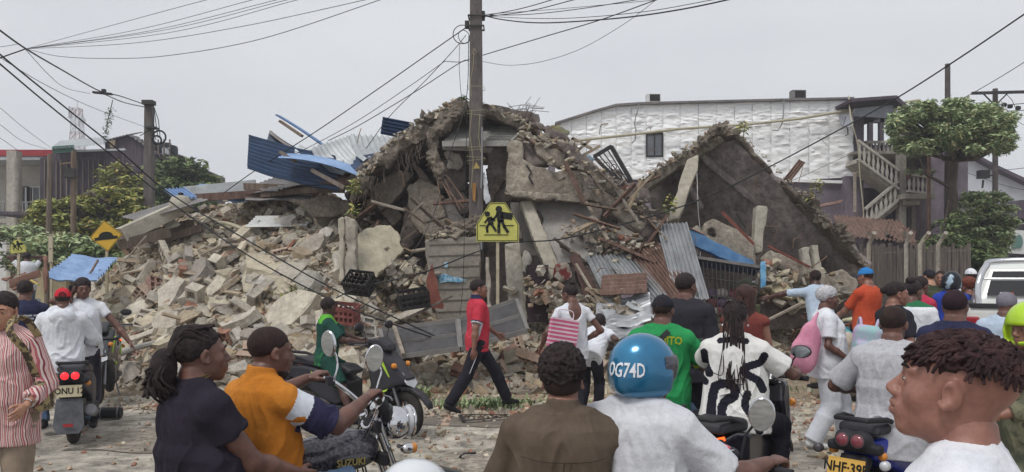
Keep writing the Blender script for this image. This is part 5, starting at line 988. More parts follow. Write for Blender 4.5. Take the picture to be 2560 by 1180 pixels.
CS('torn rusty tin point sticking up on the slab edge',RUST,(1958,448,15),(1975,456,15),(1997,398,15),3,.012);CS('small rusty tin piece right of the slab',RUST,(2040,520,17),(2050,512,17.5),(2100,508,17),3,.015)
root=empty('window_grille',P(1810,720,13.9));tag(root,'bent iron window cage hanging under the blue parapet','grille');LOC=root.location;mb=MB()
T0,T1,B0,B1=P(1722,640,13.9),P(1905,668,13.7),P(1745,790,13.6),P(1880,800,13.4)
for k in range(17):t=k/16;mb.tube([T0.lerp(T1,t)-LOC,B0.lerp(B1,t)-LOC],.011,5)
for k in range(4):t=.04+k*.3;mb.tube([T0.lerp(B0,t)-LOC,T1.lerp(B1,t)-LOC],.013,5)
mb.build('bars',DKM,root);mb=MB();mb.beam(T0-LOC,T1-LOC,.1,.05);mb.build('awning_edge',GREYTIN,root)
mb=MB();mb.slab([P(1728,648,13.98)-LOC,P(1898,675,13.85)-LOC,P(1890,690,14.4)-LOC,P(1740,665,14.5)-LOC],(0,0,.02));mb.build('blue_awning',M('awning_blue','#31466a','#3d547b',bump=.2),root)
for i in range(14):
 px=1750+(i%5)*26+R3.uniform(-4,4);py=735+(i//5)*22+R3.uniform(-4,4)
 s=S();s.ell(P(px,py,14.15),(.13,.12,.1),.02);o=sdf_obj('packet',s,.03,M(['packet_red','packet_purple','packet_white'][i%3],['#6e3a3d','#5a4660','#9b9691'][i%3],rough=.5),disp=lambda v,n:v+n*(fbm(v*9,3,2)*.02)[:,None])
 tag(o,'%s packet piled behind the window cage, %s row'%(['red','purple','white'][i%3],['top','middle','bottom'][i//5]),'packet','packets behind the window cage')
slab3('poster',[(1900,652,13.6),(1916,650,13.6),(1917,716,13.5),(1901,722,13.5)],.03,M('poster_sky','#4f86ad','#7fa8c2',sc_=9),'narrow blue poster hanging at the corner by the policeman','poster',vox=.02,er=.004,rough=0)
CS('light grey ridged sheet below the rubble shoulder',TIN,(1462,640,14),(1550,634,14.2),(1500,718,13.4),9,.03);CS('large upright grey sheet leaning against the blue parapet',TIN,(1640,560,14.2),(1718,556,14.2),(1690,752,13.2),8,.02,crumple=.03)
CS('brownish sheet fanned left of the upright one',RUST,(1560,620,14.1),(1640,600,14.2),(1660,752,13.1),10,.025,crumple=.03);CS('grey sheet fanned below the ridged one',TIN,(1510,640,14),(1580,630,14.1),(1600,760,13),8,.025,crumple=.04)
CS('rust brown sheet lying across the fan',RUST,(1500,738,12.9),(1505,690,13.5),(1618,732,12.8),5,.03,crumple=.04);CS('crumpled silver sheet at the foot of the fan',M('silver_tin','#9b9da0','#b2b4b6',rough=.4,metal=.4,bump=.3,c3='#7e7671'),(1488,812,12.4),(1492,740,13.1),(1628,800,12.4),5,.03,crumple=.16,bend=.1)
CS('second crumpled silver sheet behind the green jersey',M('silver_tin','#9b9da0'),(1500,850,12.2),(1505,790,12.7),(1610,850,12.2),5,.03,crumple=.2);CS('small tin piece beside the seated man',RUST,(672,880,12.6),(695,830,12.9),(700,890,12.5),5,.015)
stick('curved rusty gutter on the rubble shoulder',(1500,595,14),(1640,655,13.8),0,RUST,'gutter','gutter',flat=(.14,.05));stick('thin batten left of the gutter',(1462,500,14.4),(1520,600,13.9),0,PLANK,flat=(.05,.04));stick('batten crossing the hollow under the tin',(1440,660,13.6),(1500,760,13),0,PLANK,flat=(.04,.03));stick('thin batten on the right shoulder',(1525,450,14.2),(1600,560,14),0,PLANK,flat=(.07,.04))
root=empty('fallen_door',P(1130,830,12.2));tag(root,'dark grey sheet metal door lying bent behind the scooter','door');LOC=root.location;DM=M('door_metal','#3f3d3f','#514f50',sc_=2,rough=.6,bump=.2,c3='#8a8887',thr=(.4,.66),grime=.2)
for(q,nm)in(([(950,824,12.4),(1142,802,12.4),(1150,872,11.9),(964,896,11.9)],'left'),([(1146,800,12.4),(1290,750,12.6),(1318,826,12.1),(1152,872,11.9)],'right')):
 p=[P(*x)-LOC for x in q];n=(p[1]-p[0]).cross(p[3]-p[0]).normalized()*.02;mb=MB();mb.slab(p,n)
 mb.build('door_leaf',DM,root);mb=MB()
 for i in range(4):mb.beam(p[i],p[(i+1)%4],.06,.07)
 mb.beam(p[0].lerp(p[3],.5),p[1].lerp(p[2],.5),.05,.05);mb.build('door_rim',M('rim_metal','#6b6866','#7d7a77',rough=.6),root)
mb=MB();mb.beam(P(985,815,12.2)-LOC,P(1008,885,11.8)-LOC,.05,.04);mb.build('brace',PLANK,root)
def crate(label,c,size,mat,rot,bottles=True,name='bottle_crate'):
 root=empty(name,c);tag(root,label,'crate');root.rotation_euler=rot;w_,d_,h_=size;mb=MB();t=.012
 for sx in(-1,1):
  for z,hh in((.02,.05),(h_*.5,.04),(h_-.03,.06)):mb.box((sx*(w_/2-t/2),0,z),(t,d_,hh));mb.box((0,sx*(d_/2-t/2-.001),z),(w_-.03,t,hh))
  for k in range(6):mb.box((sx*(w_/2-t/2-.002),-d_/2+.02+k*(d_-.04)/5,h_/2),(t*.8,.03,h_-.01));mb.box((-w_/2+.02+k*(w_-.04)/5,sx*(d_/2-t/2-.003),h_/2),(.03,t*.8,h_-.01))
 mb.box((0,0,.008),(w_-.03,d_-.03,.012));mb.build('shell',mat,root)
 mb=MB()
 for i in range(1,5):mb.box((-w_/2+i*w_/5,0,h_*.45),(.006,d_-.03,h_*.6))
 for j in range(1,4):mb.box((0,-d_/2+j*d_/4,h_*.45),(w_-.03,.006,h_*.58))
 mb.build('divider',mat,root)
 if bottles:
  for i in range(5):
   for j in range(4):
    if(i*3+j*5)%7==0:continue
    m=Matrix.Translation((-w_/2+(i+.5)*w_/5,-d_/2+(j+.5)*d_/4,.02));mb=MB();mb.lathe([(.01,0),(.03,.0),(.03,.13),(.013,.19),(.013,.235),(.01,.237)],8,m);mb.build('bottle',M('bottle_brown','#2b1e1a','#35251f',rough=.2,bump=0,spec=.6),root,smooth=True)
 return root
CRK=M('crate_black','#2a2829','#3a3736',rough=.7,bump=.2,grime=.2);CRR=M('crate_red','#7d4644','#8f5a52',rough=.6,grime=.2);CRB=M('crate_brown','#33262a','#403036',rough=.65,grime=.2)
crate('black bottle crate tipped toward the road beside the pillar',P(905,722,13.4),(.46,.34,.27),CRK,(.75,.1,-.35));crate('dark bottle crate half buried left of the red tin scrap',P(1036,765,13.2),(.5,.34,.26),CRK,(.25,-.15,.25),False)
crate('dusty red bottle crate behind the boy in green',P(862,803,12.8),(.42,.32,.27),CRR,(.3,.1,-.15),False)
for k,lb in enumerate(('lowest crate of the brown stack in the ruin doorway','second crate up of the brown stack','third crate up of the brown stack','top crate of the brown stack in the ruin doorway')):
 r2=crate(lb,V((X_(1344,13.7),13.8,1.0+k*.245)),(.36,.3,.24),CRB,(0,0,.03*(k%2)),False);mb=MB();mb.box((0,-.16,.12),(.10,.01,.025));mb.box((0,-.16,.08),(.025,.01,.08));mb.build('handle_mark',M('mark_pale','#6b6164'),r2)
 mb=MB();mb.box((0,-.14,.12),(.33,.012,.22));mb.build('side_wall',CRB,r2)
def weeds(label,c,n,h,spread,mats=GG,leafy=False,seed=1):
 r=np.random.default_rng(seed);vs=[];c=V(c)
 for k in range(n):
  x,y=r.normal(0,spread,2)*np.array([1,.5]);a=r.uniform(0,6.28);L=h*r.uniform(.4,1.1);b=np.array([x,y,0]);d=np.array([math.cos(a)*.45,math.sin(a)*.45,1])*L;s_=np.array([-math.sin(a),math.cos(a),0])*.008
  m_=b+d*.5;t=b+d*np.array([1.5,1.5,.85]);vs+=[b-s_,b+s_,m_+s_*1.6,m_-s_*1.6,m_-s_*1.6,m_+s_*1.6,t+s_*.2,t-s_*.2]
 v=np.array(vs);me=fast_mesh('grass_tuft',v,np.arange(len(v)).reshape(-1,4),False);me.polygons.foreach_set('material_index',r.integers(0,3,len(v)//8).repeat(2).astype(np.int32));return tag(link('grass_tuft',me,mats,loc=c),label,'grass',kind='stuff')
weeds('grass growing between the walking man and the bricks',(X_(1215,10.9),10.9,0),800,.13,.32,seed=1);weeds('grass tuft right of the scooter headlight',(X_(1020,11.6),11.6,0),350,.22,.16,seed=2);weeds('grass tuft below the red crate',P(760,745,14.0)-V((0,.2,.1)),260,.35,.12,YG,seed=3)
weeds('sparse grass at the foot of the rubble',(X_(1450,11.3),11.3,0),120,.1,.5,seed=4);weeds('grass at the foot of the rubble by the nurse',(X_(1880,12.3),12.3,0),150,.12,.5,seed=5);weeds('grass beside the far left bushes',(X_(150,19),19,0),900,.35,1.2,seed=6)
for lb,(px,py,Y),n,r,mt in(('leafy young plant rooted on the tilted slab edge',(2038,492,14.6),90,.22,YG),('weeds sprouting at the apex of the tilted slab',(1858,330,15.2),60,.14,YG),('yellow vine hanging on the broken slab edge',(886,480,14.9),90,.16,YG),('moss and weeds between the two ruins',(1672,530,14.5),90,.2,YG),('small weed on the crest by the pole',(1158,252,15),30,.08,DG),('thin vine below the yellow one',(882,540,14.5),60,.14,YG)):
 r2=empty('wall_plant',P(px,py,Y));tag(r2,lb,'plant');mb=MB();mb.tube([(0,0,-.15),(.01,0,0),(.03,0,r)],.008,5);mb.build('stem',BARK,r2);crown([(0,0,r*.4,r*.7),(r*.2,0,r*1.1,r*.5)],n,.085,mt,r2,int(px),1,'foliage')
mb=MB();rr=random.Random(9)
for k in range(34):
 t=rr.random();px=np.interp(t,[0,.35,1],[890,985,1110])+rr.uniform(-6,6);py=np.interp(t,[0,.35,1],[495,400,310])+rr.uniform(0,10);L=rr.uniform(15,60);a=P(px,py,14.85);b=P(px+rr.uniform(-12,12),py+L,14.8);mb.tube([a,a.lerp(b,.5)+V((rr.uniform(-.06,.06),0,0)),b],.006,4)
tag(mb.build('hanging_roots',BARK),'dry roots and fibres hanging from the broken slab edge','roots',kind='stuff')
YEL=M('sign_yellow','#b9b65e','#c5c26c',sc_=1,rough=.5,bump=.1,grime=.12);AMB=M('sign_amber','#c39a2e','#cfa63a',sc_=1,rough=.5,bump=.1,grime=.1);SBL=M('sign_black','#191a16',rough=.6,bump=0);POST=M('post_cream','#a59a84','#b5aa94',sc_=3,grime=.15)
def disc(mb,c,r,th=.006,n=14):mb.add([(c[0]+r*math.cos(2*PI*i/n),c[1]+r*math.sin(2*PI*i/n),z)for z in(0,th)for i in range(n)],[tuple(range(n-1,-1,-1)),tuple(range(n,2*n))]+[(i,(i+1)%n,n+(i+1)%n,n+i)for i in range(n)])
def limb2(mb,pts,w_,th=.006):
 for a,b in zip(pts[:-1],pts[1:]):
  a=V((*a,0));b=V((*b,0));d=(b-a).normalized();s_=V((-d.y,d.x,0))*w_/2;a-=d*w_*.25;b+=d*w_*.25;q=[a+s_,b+s_,b-s_,a-s_];mb.slab(q,(0,0,th))
def walkers():
 mb=MB();disc(mb,(-.17,.14),.045);disc(mb,(.02,.22),.055)
 limb2(mb,[(.03,.15),(.05,.03)],.11);limb2(mb,[(.0,.14),(-.06,.06),(-.11,.05)],.035);limb2(mb,[(.09,.12),(.22,.10)],.11);limb2(mb,[(.03,.03),(.02,-.06),(.02,-.17)],.05);limb2(mb,[(.07,.03),(.11,-.07),(.17,-.16)],.05)
 limb2(mb,[(-.13,.07),(-.11,-.02)],.085);limb2(mb,[(-.16,.06),(-.21,.0)],.03);limb2(mb,[(-.1,.05),(-.05,.03)],.03);limb2(mb,[(-.14,-.02),(-.18,-.08),(-.17,-.16)],.04);limb2(mb,[(-.1,-.03),(-.06,-.09),(-.03,-.14)],.04)
 mb.slab([V(p)for p in((-.3,-.045,0),(-.2,-.045,0),(-.2,-.058,0),(-.3,-.058,0))],(0,0,.006));mb.slab([V(p)for p in((.13,-.045,0),(.27,-.045,0),(.27,-.058,0),(.13,-.058,0))],(0,0,.006));mb.slab([V(p)for p in((-.22,-.2,0),(.18,-.2,0),(.18,-.212,0),(-.22,-.212,0))],(0,0,.006));return mb
def xf(mb,m):mb.v=[tuple(m@V(v))for v in mb.v];return mb
def sign(label,c,outline,mat,symbol,post_b,yaw=0,scale=1,roll=0,rim=.93):
 root=empty('road_sign',(c.x,c.y,post_b));tag(root,label,'road sign');m=Matrix.Translation(c-root.location)@Euler((PI/2,0,yaw)).to_matrix().to_4x4()@Matrix.Rotation(roll,4,'Z')@Matrix.Scale(scale,4)
 mb=MB();mb.slab([V((x,y,0))for x,y in outline],(0,0,-.012));xf(mb,m).build('plate',mat,root)
 mb=MB();n=len(outline);o1=[V((x*.965,y*.965,.003))for x,y in outline];o2=[V((x*rim,y*rim,.003))for x,y in outline];mb.add(o1+o2,[(i,(i+1)%n,n+(i+1)%n,n+i)for i in range(n)]);xf(mb,m).build('border',SBL,root)
 sy=xf(symbol,m@Matrix.Translation((0,0,.003)));sy.build('symbol',SBL,root)
 mb=MB();mb.box((0,.035,(c.z-post_b)/2+.1),(.052,.03,c.z-post_b+.2));mb.build('post',POST,root);return root
PENT=[(-.355,-.32),(.355,-.32),(.355,-.04),(.13,.33),(-.13,.33),(-.355,-.04)]
sign('yellow school crossing sign with two walking figures in front of the pole',P(1244,556,13.3),[(x*1.0,y*1.0)for x,y in PENT],YEL,walkers(),.25,0,1.0,.0)
sign('far yellow school crossing sign at the left edge',P(44,616,17),[(x,y)for x,y in PENT],YEL,walkers(),0,.2,.44,.12)
hump=MB();hump.slab([V((x,y,0))for x,y in[(-.3,-.1),(.3,-.1),(.3,-.02),(.22,-.02)]+[(.17*math.cos(a)*1.1,.12*math.sin(a))for a in np.linspace(.0,PI,11)]+[(-.22,-.02),(-.3,-.02)]],(0,0,.006))
sign('amber diamond sign with a black speed hump in front of the left trees',P(265,590,15.8),[(0,.43),(.43,0),(0,-.43),(-.43,0)],AMB,hump,.3,.12,.72,.12)
sign('narrow sign seen almost edge on near the wooden poles',P(126,622,17),[(-.3,-.3),(.3,-.3),(.3,.3),(-.3,.3)],POST,MB().box((0,0,0),(.3,.02,.004)),0,-.92,1.0)
pts=[];sz=[];mi=[]
def along(line,n,s0,s1,jx=8,jy=6,jY=.3,cols=(.3,.2,.25,.2,.02,.03)):
 L=np.array(line,float)
 for _ in range(n):
  t=NR.uniform(0,len(L)-1.001);i=int(t);p=L[i]+(L[i+1]-L[i])*(t-i);pts.append(tuple(P(p[0]+NR.normal()*jx,p[1]+NR.normal()*jy,p[2]+NR.uniform(-.05,jY))));sz.append(NR.uniform(s0,s1));mi.append(NR.choice(6,p=cols))
along([(885,455,15),(990,350,15),(1060,300,15),(1130,262,15),(1165,258,15)],260,.03,.12,6,5);along([(1205,262,15.1),(1290,296,15.1),(1330,320,15.1)],90,.03,.1,6,4)
along([(1440,580,14.1),(1520,610,14),(1640,640,13.9)],230,.03,.12,22,18,.4);along([(1400,400,14.2),(1500,440,14.2),(1560,500,14.2),(1640,560,14.2)],170,.03,.11,20,18,.4);along([(1310,345,14.6),(1440,380,14.6)],160,.04,.16,14,10,.4)
along([(1735,368,15.4),(1800,328,15.3),(1840,330,15.3)],160,.03,.13,6,5,.2);along([(1850,335,15.2),(1990,470,14.9),(2070,545,14.7),(2165,665,14.5)],150,.02,.05,3,3,.12);along([(1600,455,16),(1720,372,15.5)],90,.03,.1,6,5,.2)
along([(1070,588,14.3),(1130,580,14.4),(1200,565,14.4)],150,.03,.12,12,6,.3);along([(900,640,15),(1000,690,14.5),(1060,720,14.2)],260,.05,.22,20,22,.5);along([(1320,720,13.4),(1480,770,13),(1640,800,12.8)],300,.05,.22,25,18,.4);along([(1900,700,14),(2100,740,14.2)],160,.05,.2,20,20,.3)
along([(920,560,16),(1000,520,16.5),(1080,500,16.5),(1170,480,16.5)],320,.05,.25,30,32,1.0,(.1,.05,.45,.38,.01,.01))
tetra_cloud('crest_debris',np.array(pts),np.array(sz),RC+[BRICK,ORB],np.array(mi),8,'loose broken bits caught along the slab edges and crests',.5)
mb=MB();R6=random.Random(4)
for k in range(95):
 z0=R6.choice([(900,1170,320,620,15.2),(1290,1640,320,620,14.4),(1640,2100,340,700,14.4),(420,900,500,820,0),(1380,1700,640,820,13)]);px,py=R6.uniform(z0[0],z0[1]),R6.uniform(z0[2],z0[3]);Y=z0[4]or((on(px,py)or 15)-.15);a=R6.uniform(0,6.28);L=R6.uniform(15,55)
 p=[P(px,py,Y),P(px+math.cos(a)*L*.5+R6.uniform(-8,8),py+math.sin(a)*L*.5,Y-.1),P(px+math.cos(a)*L,py+math.sin(a)*L+R6.uniform(0,20),Y-.1)];mb.tube(catmull(p,4),R6.choice([.005,.007,.009]),4)
tag(mb.build('loose_wires',M('rusty_bar','#6b5547')),'tangle of rusty bars and loose wires sticking out of the ruin','wires',kind='stuff')
for k in range(34):
 px=R6.choice([R6.uniform(900,1160),R6.uniform(1400,1660)]);py=R6.uniform(500,640)if px<1200 else R6.uniform(420,650);L=R6.uniform(.4,1.1);o=MB().box((0,0,0),(L,R6.uniform(.06,.16),.03)).build('splintered_board',[WOOD,PLANK,RUST][k%3],loc=P(px,py,15.0 if px<1200 else 14.1),rot=(R6.uniform(-.6,.6),R6.uniform(-1.2,1.2),R6.uniform(-.5,.5)));tag(o,'%s splintered board sticking out %s'%(['dark','pale','rust brown'][k%3],'%s the dark hollow'%['low in','high in','at the left of','at the right of'][k%4]if px<1200 else '%s the rubble shoulder'%['low on','high on','at the left of','at the right of'][k%4]),'board','splintered boards in the ruin')
R7=random.Random(31)
for i,(q,th,mt,lb)in enumerate([([(1385,352),(1440,362),(1530,440),(1510,452),(1430,400)],.15,DCONC,'long dark slab sliding down from the crest, uppermost on the right shoulder'),([(1440,400),(1490,410),(1575,490),(1555,505),(1480,450)],.15,ROC,'rough long slab below the uppermost one on the right shoulder'),([(1480,470),(1530,478),(1620,560),(1600,580),(1510,520)],.14,BC,'pale long slab in the middle of the right shoulder'),([(1530,520),(1590,530),(1680,590),(1650,610),(1560,570)],.14,DCONC,'dark flat slab low on the right shoulder'),([(1440,575),(1560,560),(1640,585),(1600,602),(1460,600)],.12,CONC,'flat grey slab lying above the ridged tin'),([(1330,352),(1395,372),(1440,415),(1395,420),(1345,388)],.2,BC,'thick grey slab resting on the balcony block'),([(1010,470),(1050,440),(1100,470),(1120,560),(1075,600),(1030,560)],.2,BC,'large cracked slab hanging inside the dark hollow'),([(1100,395),(1168,400),(1166,470),(1130,500),(1104,460)],.2,DCONC,'dark slab hanging between the fallen beam and the pole'),([(925,470),(985,425),(1040,430),(1000,490),(950,530)],.2,ROC,'rough slab stuck beneath the left roof edge'),([(1100,500),(1150,490),(1172,560),(1130,590)],.15,PLT,'grey panel leaning deep in the hollow behind the pole'),([(720,500),(800,480),(880,505),(870,540),(780,545)],.2,ROC,'brown slab heaped against the left roof edge'),([(1690,600),(1745,560),(1770,600),(1740,650)],.2,BC,'grey slab behind the upright tin sheet'),([(2040,690),(2110,670),(2150,700),(2140,740),(2060,745)],.25,BC,'broken grey slab at the lower right foot of the tilted roof')]):
 slab3('broken_slab',[(x,y,(14.25 if q[0][0]>1300 else 15.3)+.04*i+.0012*(y-450)*-1)for x,y in q],th,mt,lb,'slab',vox=.034,er=.035,rough=.045,seed=120+i)
CS('narrow dark blue strip sheet fanned below the big blue one',BLUETIN,(640,425,15.9),(652,405,16.4),(800,462,15.4),4,.02,bend=.05,crumple=.05);CS('silver crumpled strip between the blue sheets',WHTIN,(735,380,16.2),(750,362,16.8),(850,420,15.6),4,.02,bend=.08,crumple=.08);CS('grey strip sheet trailing down the left of the ridge',GREYTIN,(610,500,17),(640,488,17.8),(760,500,16.8),5,.02,crumple=.06)
CS('ribbed grey sheet lying low behind the green jersey man',TIN,(1560,760,12.8),(1640,740,13.3),(1640,800,12.5),7,.025,crumple=.08)
def skinm(name,c,c2):return M(name,c,c2,sc_=14,rough=.44,bump=.3,bs=150,spec=.45,bd=.003,grime=.1)
SK_DARK=skinm('skin_dark','#5b3d35','#6e4c41');SK_MID=skinm('skin_brown','#7d5648','#8f6554');SK_DEEP=skinm('skin_deep','#452e28','#573a32')
SK_LIGHT=skinm('skin_tan','#a87a62','#b98a72');SK_BOY=skinm('skin_warm_brown','#865c50','#986b5d')
HAIR=M('hair_black','#1e1718','#342829',sc_=40,rough=.7,bump=.9,bs=160,bd=.006,spec=.25)
HAIR_BR=M('hair_reddish','#5b2a20','#7a3d2b',sc_=20,rough=.6,bump=.8,bs=90,bd=.006)
HAIR_DREAD=M('hair_dread','#2a1d1f','#4b3333',sc_=30,rough=.85,bump=1,bs=140,bd=.008)
FADE=M('hair_stubble','#241a1a','#33241f',sc_=40,rough=.85,bump=.6,bs=300,bd=.002)
def cloth(name,c1,c2=None,sc_=5,rough=.9,bump=.6,bs=15,**k):
 return M('cloth_'+name,c1,c2 or c1,sc_=sc_,rough=rough,bump=bump,bs=bs,bd=.014,spec=.15,grime=.09,**k)
C_WHITE=cloth('white','#cfd2da','#dcdde2');C_BLACK=cloth('black','#24232a','#2f2d35');C_NAVY=cloth('navy','#292b43','#333550')
C_GREY=cloth('grey','#a9a9af','#b8b8bd',sc_=60);C_DENIM=cloth('denim','#4e6483','#6b82a0',sc_=14,bs=200);C_KHAKI=cloth('khaki','#8a7b6c','#9a8b7b')
C_DARK=cloth('charcoal','#2b2a31','#343239');SHOE_BLK=M('shoe_black','#1a1a1c','#2a2a2c',rough=.6);SHOE_WHT=M('shoe_white','#d5d5d5','#c2c2c2',rough=.6)
EYE_W=M('eye_white','#9c918a',rough=.25,bump=0,spec=.5);EYE_D=M('eye_iris','#140d0b',rough=.15,bump=0,spec=.6);BROW=M('brow_hair','#1a1211',rough=.9,bump=.3)
LIP=M('lip_skin','#6d433d','#7c4f48',rough=.45,bump=.1)
def arr(v):return np.array([v[0],v[1],v[2]],float)
def ik(a,b,l1,l2,hint):
 a=V(a);b=V(b);d=b-a;L=d.length
 mx_=(l1+l2)*.995
 if L>mx_:b=a+d*(mx_/L);d=b-a;L=mx_
 L=max(L,abs(l1-l2)+.02);u=d.normalized();c=(l1*l1+L*L-l2*l2)/(2*l1*L);c=max(-1,min(1,c))
 h=V(hint);h=h-u*h.dot(u);h=h.normalized()if h.length>1e-5 else u.orthogonal().normalized()
 return a+u*(l1*c)+h*(l1*math.sqrt(1-c*c)),b
def head_sdf(s,c,R,sz=1.0,fem=False,face=True,fat=1.0,neckto=None,lips=1.0):
 """R: columns right, forward, up"""
 R=np.array(R);c=arr(c)
 rot=Matrix([list(map(float,r))for r in R]).to_euler()
 def g(x,y,z):return c+R@(np.array([x,y,z])*sz)
 def E(x,y,z,rx,ry,rz,k=.02,mode='+',r2=None):
  rr=(Matrix([list(map(float,q))for q in R])@Euler(r2).to_matrix()).to_euler()if r2 else rot
  s.ell(g(x,y,z),(rx*sz,ry*sz,rz*sz),k,mode,rr)
 def Cp(a,b,r0,r1,k=.01,mode='+'):s.cap(g(*a),g(*b),r0*sz,r1*sz,k,mode)
 E(0,-.016,.034,.076,.096,.084)
 E(0,.03,-.018,.061*fat,.062,.085,k=.03)
 E(0,.026,-.068,.054*fat,.055,.044,k=.03)
 E(0,.069,-.098,.024,.02,.018,k=.025)
 if face:
  for q in(-1,1):
   E(q*.041,.056,-.026,.025*fat,.022,.025,k=.02)
   E(q*.033,.1,.004,.02,.016,.012,k=.016,mode='-')
   E(q*.032,.0735,.002,.0155,.0155,.0145,k=.008)
   Cp((q*.012,.088,.021),(q*.047,.074,.022),.009,.006,.016)
   E(q*.0125,.0995,-.034,.0095,.011,.0085,k=.008)
   E(q*.008,.108,-.0425,.004,.006,.004,k=.003,mode='-')
  Cp((0,.083,.014),(0,.110,-.028),.0075,.0125,.012)
  E(0,.082,-.063,.03,.019,.024,k=.018)
  ll=.0085*lips
  Cp((-.019,.0915,-.0585),(0,.1,-.0565),.005,ll,.006);Cp((.019,.0915,-.0585),(0,.1,-.0565),.005,ll,.006)
  Cp((-.017,.090,-.0705),(0,.0975,-.072),.005,ll*1.1,.006);Cp((.017,.090,-.0705),(0,.0975,-.072),.005,ll*1.1,.006)
  Cp((-.024,.098,-.0645),(.024,.098,-.0645),.0018,.0018,.003,'-');Cp((-.01,.108,-.0645),(.01,.108,-.0645),.002,.002,.003,'-')
 for q in(-1,1):
  E(q*.079,-.006,-.004,.0085,.019,.031,k=.008,r2=(-.2,0,q*-.35))
  if face:
   E(q*.09,.0,-.004,.009,.0105,.017,k=.005,mode='-',r2=(-.2,0,0))
   Cp((q*.083,.004,-.030),(q*.076,.012,-.024),.007,.006,.008)
 if neckto is not None:
  s.cap(arr(neckto),g(0,-.022,-.05),(.056 if not fem else .049)*sz*fat,(.054 if not fem else .048)*sz*fat,.03)
 return g
def hand_sdf(o,d,pn,side,curl=.5,sz=1.0,spread=.0,thumb=.5):
 """o wrist, d hand direction, pn palm normal, side=+1 thumb on +X of (d x pn)"""
 s=S();d=V(d).normalized();pn=V(pn);pn=(pn-d*pn.dot(d)).normalized();x=pn.cross(d)*side
 g=lambda a,b,c:arr(V(o)+(x*a+pn*b+d*c)*sz)
 s.cap(g(0,0,-.05),g(0,0,.012),.027*sz,.024*sz,.01,sx=.75,axis=arr(pn))
 s.cap(g(-.012,0,.03),g(-.022,0,.078),.02*sz,.0165*sz,.015,sx=.62,axis=arr(pn));s.cap(g(.012,0,.03),g(.022,0,.082),.021*sz,.0165*sz,.015,sx=.62,axis=arr(pn))
 s.cap(g(0,0,.03),g(0,.0,.084),.018*sz,.016*sz,.015,sx=.62,axis=arr(pn))
 for i,(fx,L,r)in enumerate([(.031,.074,.0088),(.0105,.083,.009),(-.0105,.077,.0087),(-.031,.061,.0077)]):
  p=V((fx,0,.083-(.006 if i in(0,)else .012 if i==3 else 0)));a=curl*(.35+.04*i);ln=(L*.46,L*.3,L*.24)
  for q in range(3):
   dd=V((fx*spread*6,math.sin(a),math.cos(a))).normalized();n=p+dd*ln[q]
   s.cap(g(*p),g(*n),r*(1-.07*q)*sz,r*(1-.07*(q+1))*sz,.004);p=n;a+=curl*(1.05 if q==0 else .85)
 s.cap(g(.018,.006,.022),g(.043,.016,.048),.014*sz,.0115*sz,.012)
 a=V((.043,.016,.048));b=a+V((.016*(1-thumb)+.004,.018*thumb+.004,.028));c_=b+V((.008*(1-thumb)-.010*thumb,.014*thumb,.022))
 s.cap(g(*a),g(*b),.0112*sz,.010*sz,.006);s.cap(g(*b),g(*c_),.0098*sz,.0078*sz,.004)
 return s
TZ=np.array([-.09,0,.08,.17,.28,.38,.46,.51,.545,.58,.62])
TA=np.array([.14,.165,.160,.145,.150,.165,.166,.138,.098,.062,.055]);TB=np.array([.095,.115,.112,.100,.108,.118,.112,.095,.075,.056,.052]);TY=np.array([-.01,-.015,-.005,.005,.008,.0,-.008,-.015,-.02,-.022,-.02])
EYES={'white shirted man with both':(68,642),'dark blue tee with small':(64,726),'red and cream striped':(8,777),'rider in white hoodie':(157,748),'woman in white tee with green':(207,722),'large woman in dark tee':(503,886),'driver in orange polo':(678,880),'boy in green football':(822,768),'walking man in coral':(1197,722),'woman with hair bun in scoop':(1424,736),'short curly hair in olive':(1408,952),'metallic blue helmet marked':(1612,930),'bright green jersey lettered':(1658,777),'big man in charcoal':(1716,717),'officer in dark cap':(1868,722),'long reddish brown hair':(1862,746),'woman with long thin braids':(1838,795),'nurse in white uniform':(2070,746),'pale blue shirt reaching':(2037,695),'orange tee and bright blue cap':(2163,692),'black tee with bun and pastel':(2243,735),'person with dark bun':(2284,730),'person in red tee partly':(2303,716),'light grey tee sitting':(2234,812),'heavy man with dark knit':(2388,768),'POLICIA vest facing':(2352,696),'dark cap at the left of the police':(2322,693),'black and white helmet and blue':(2380,706),'orange red hair and dark':(2420,716),'white and blue cap behind':(2426,690),'man in mint green':(2455,700),'far person in a blue cap':(2476,685),'pale blue shirt between':(2518,764),'neon green and black helmet':(2574,822),'short dreads in close profile':(2398,972)}
class Fig:pass
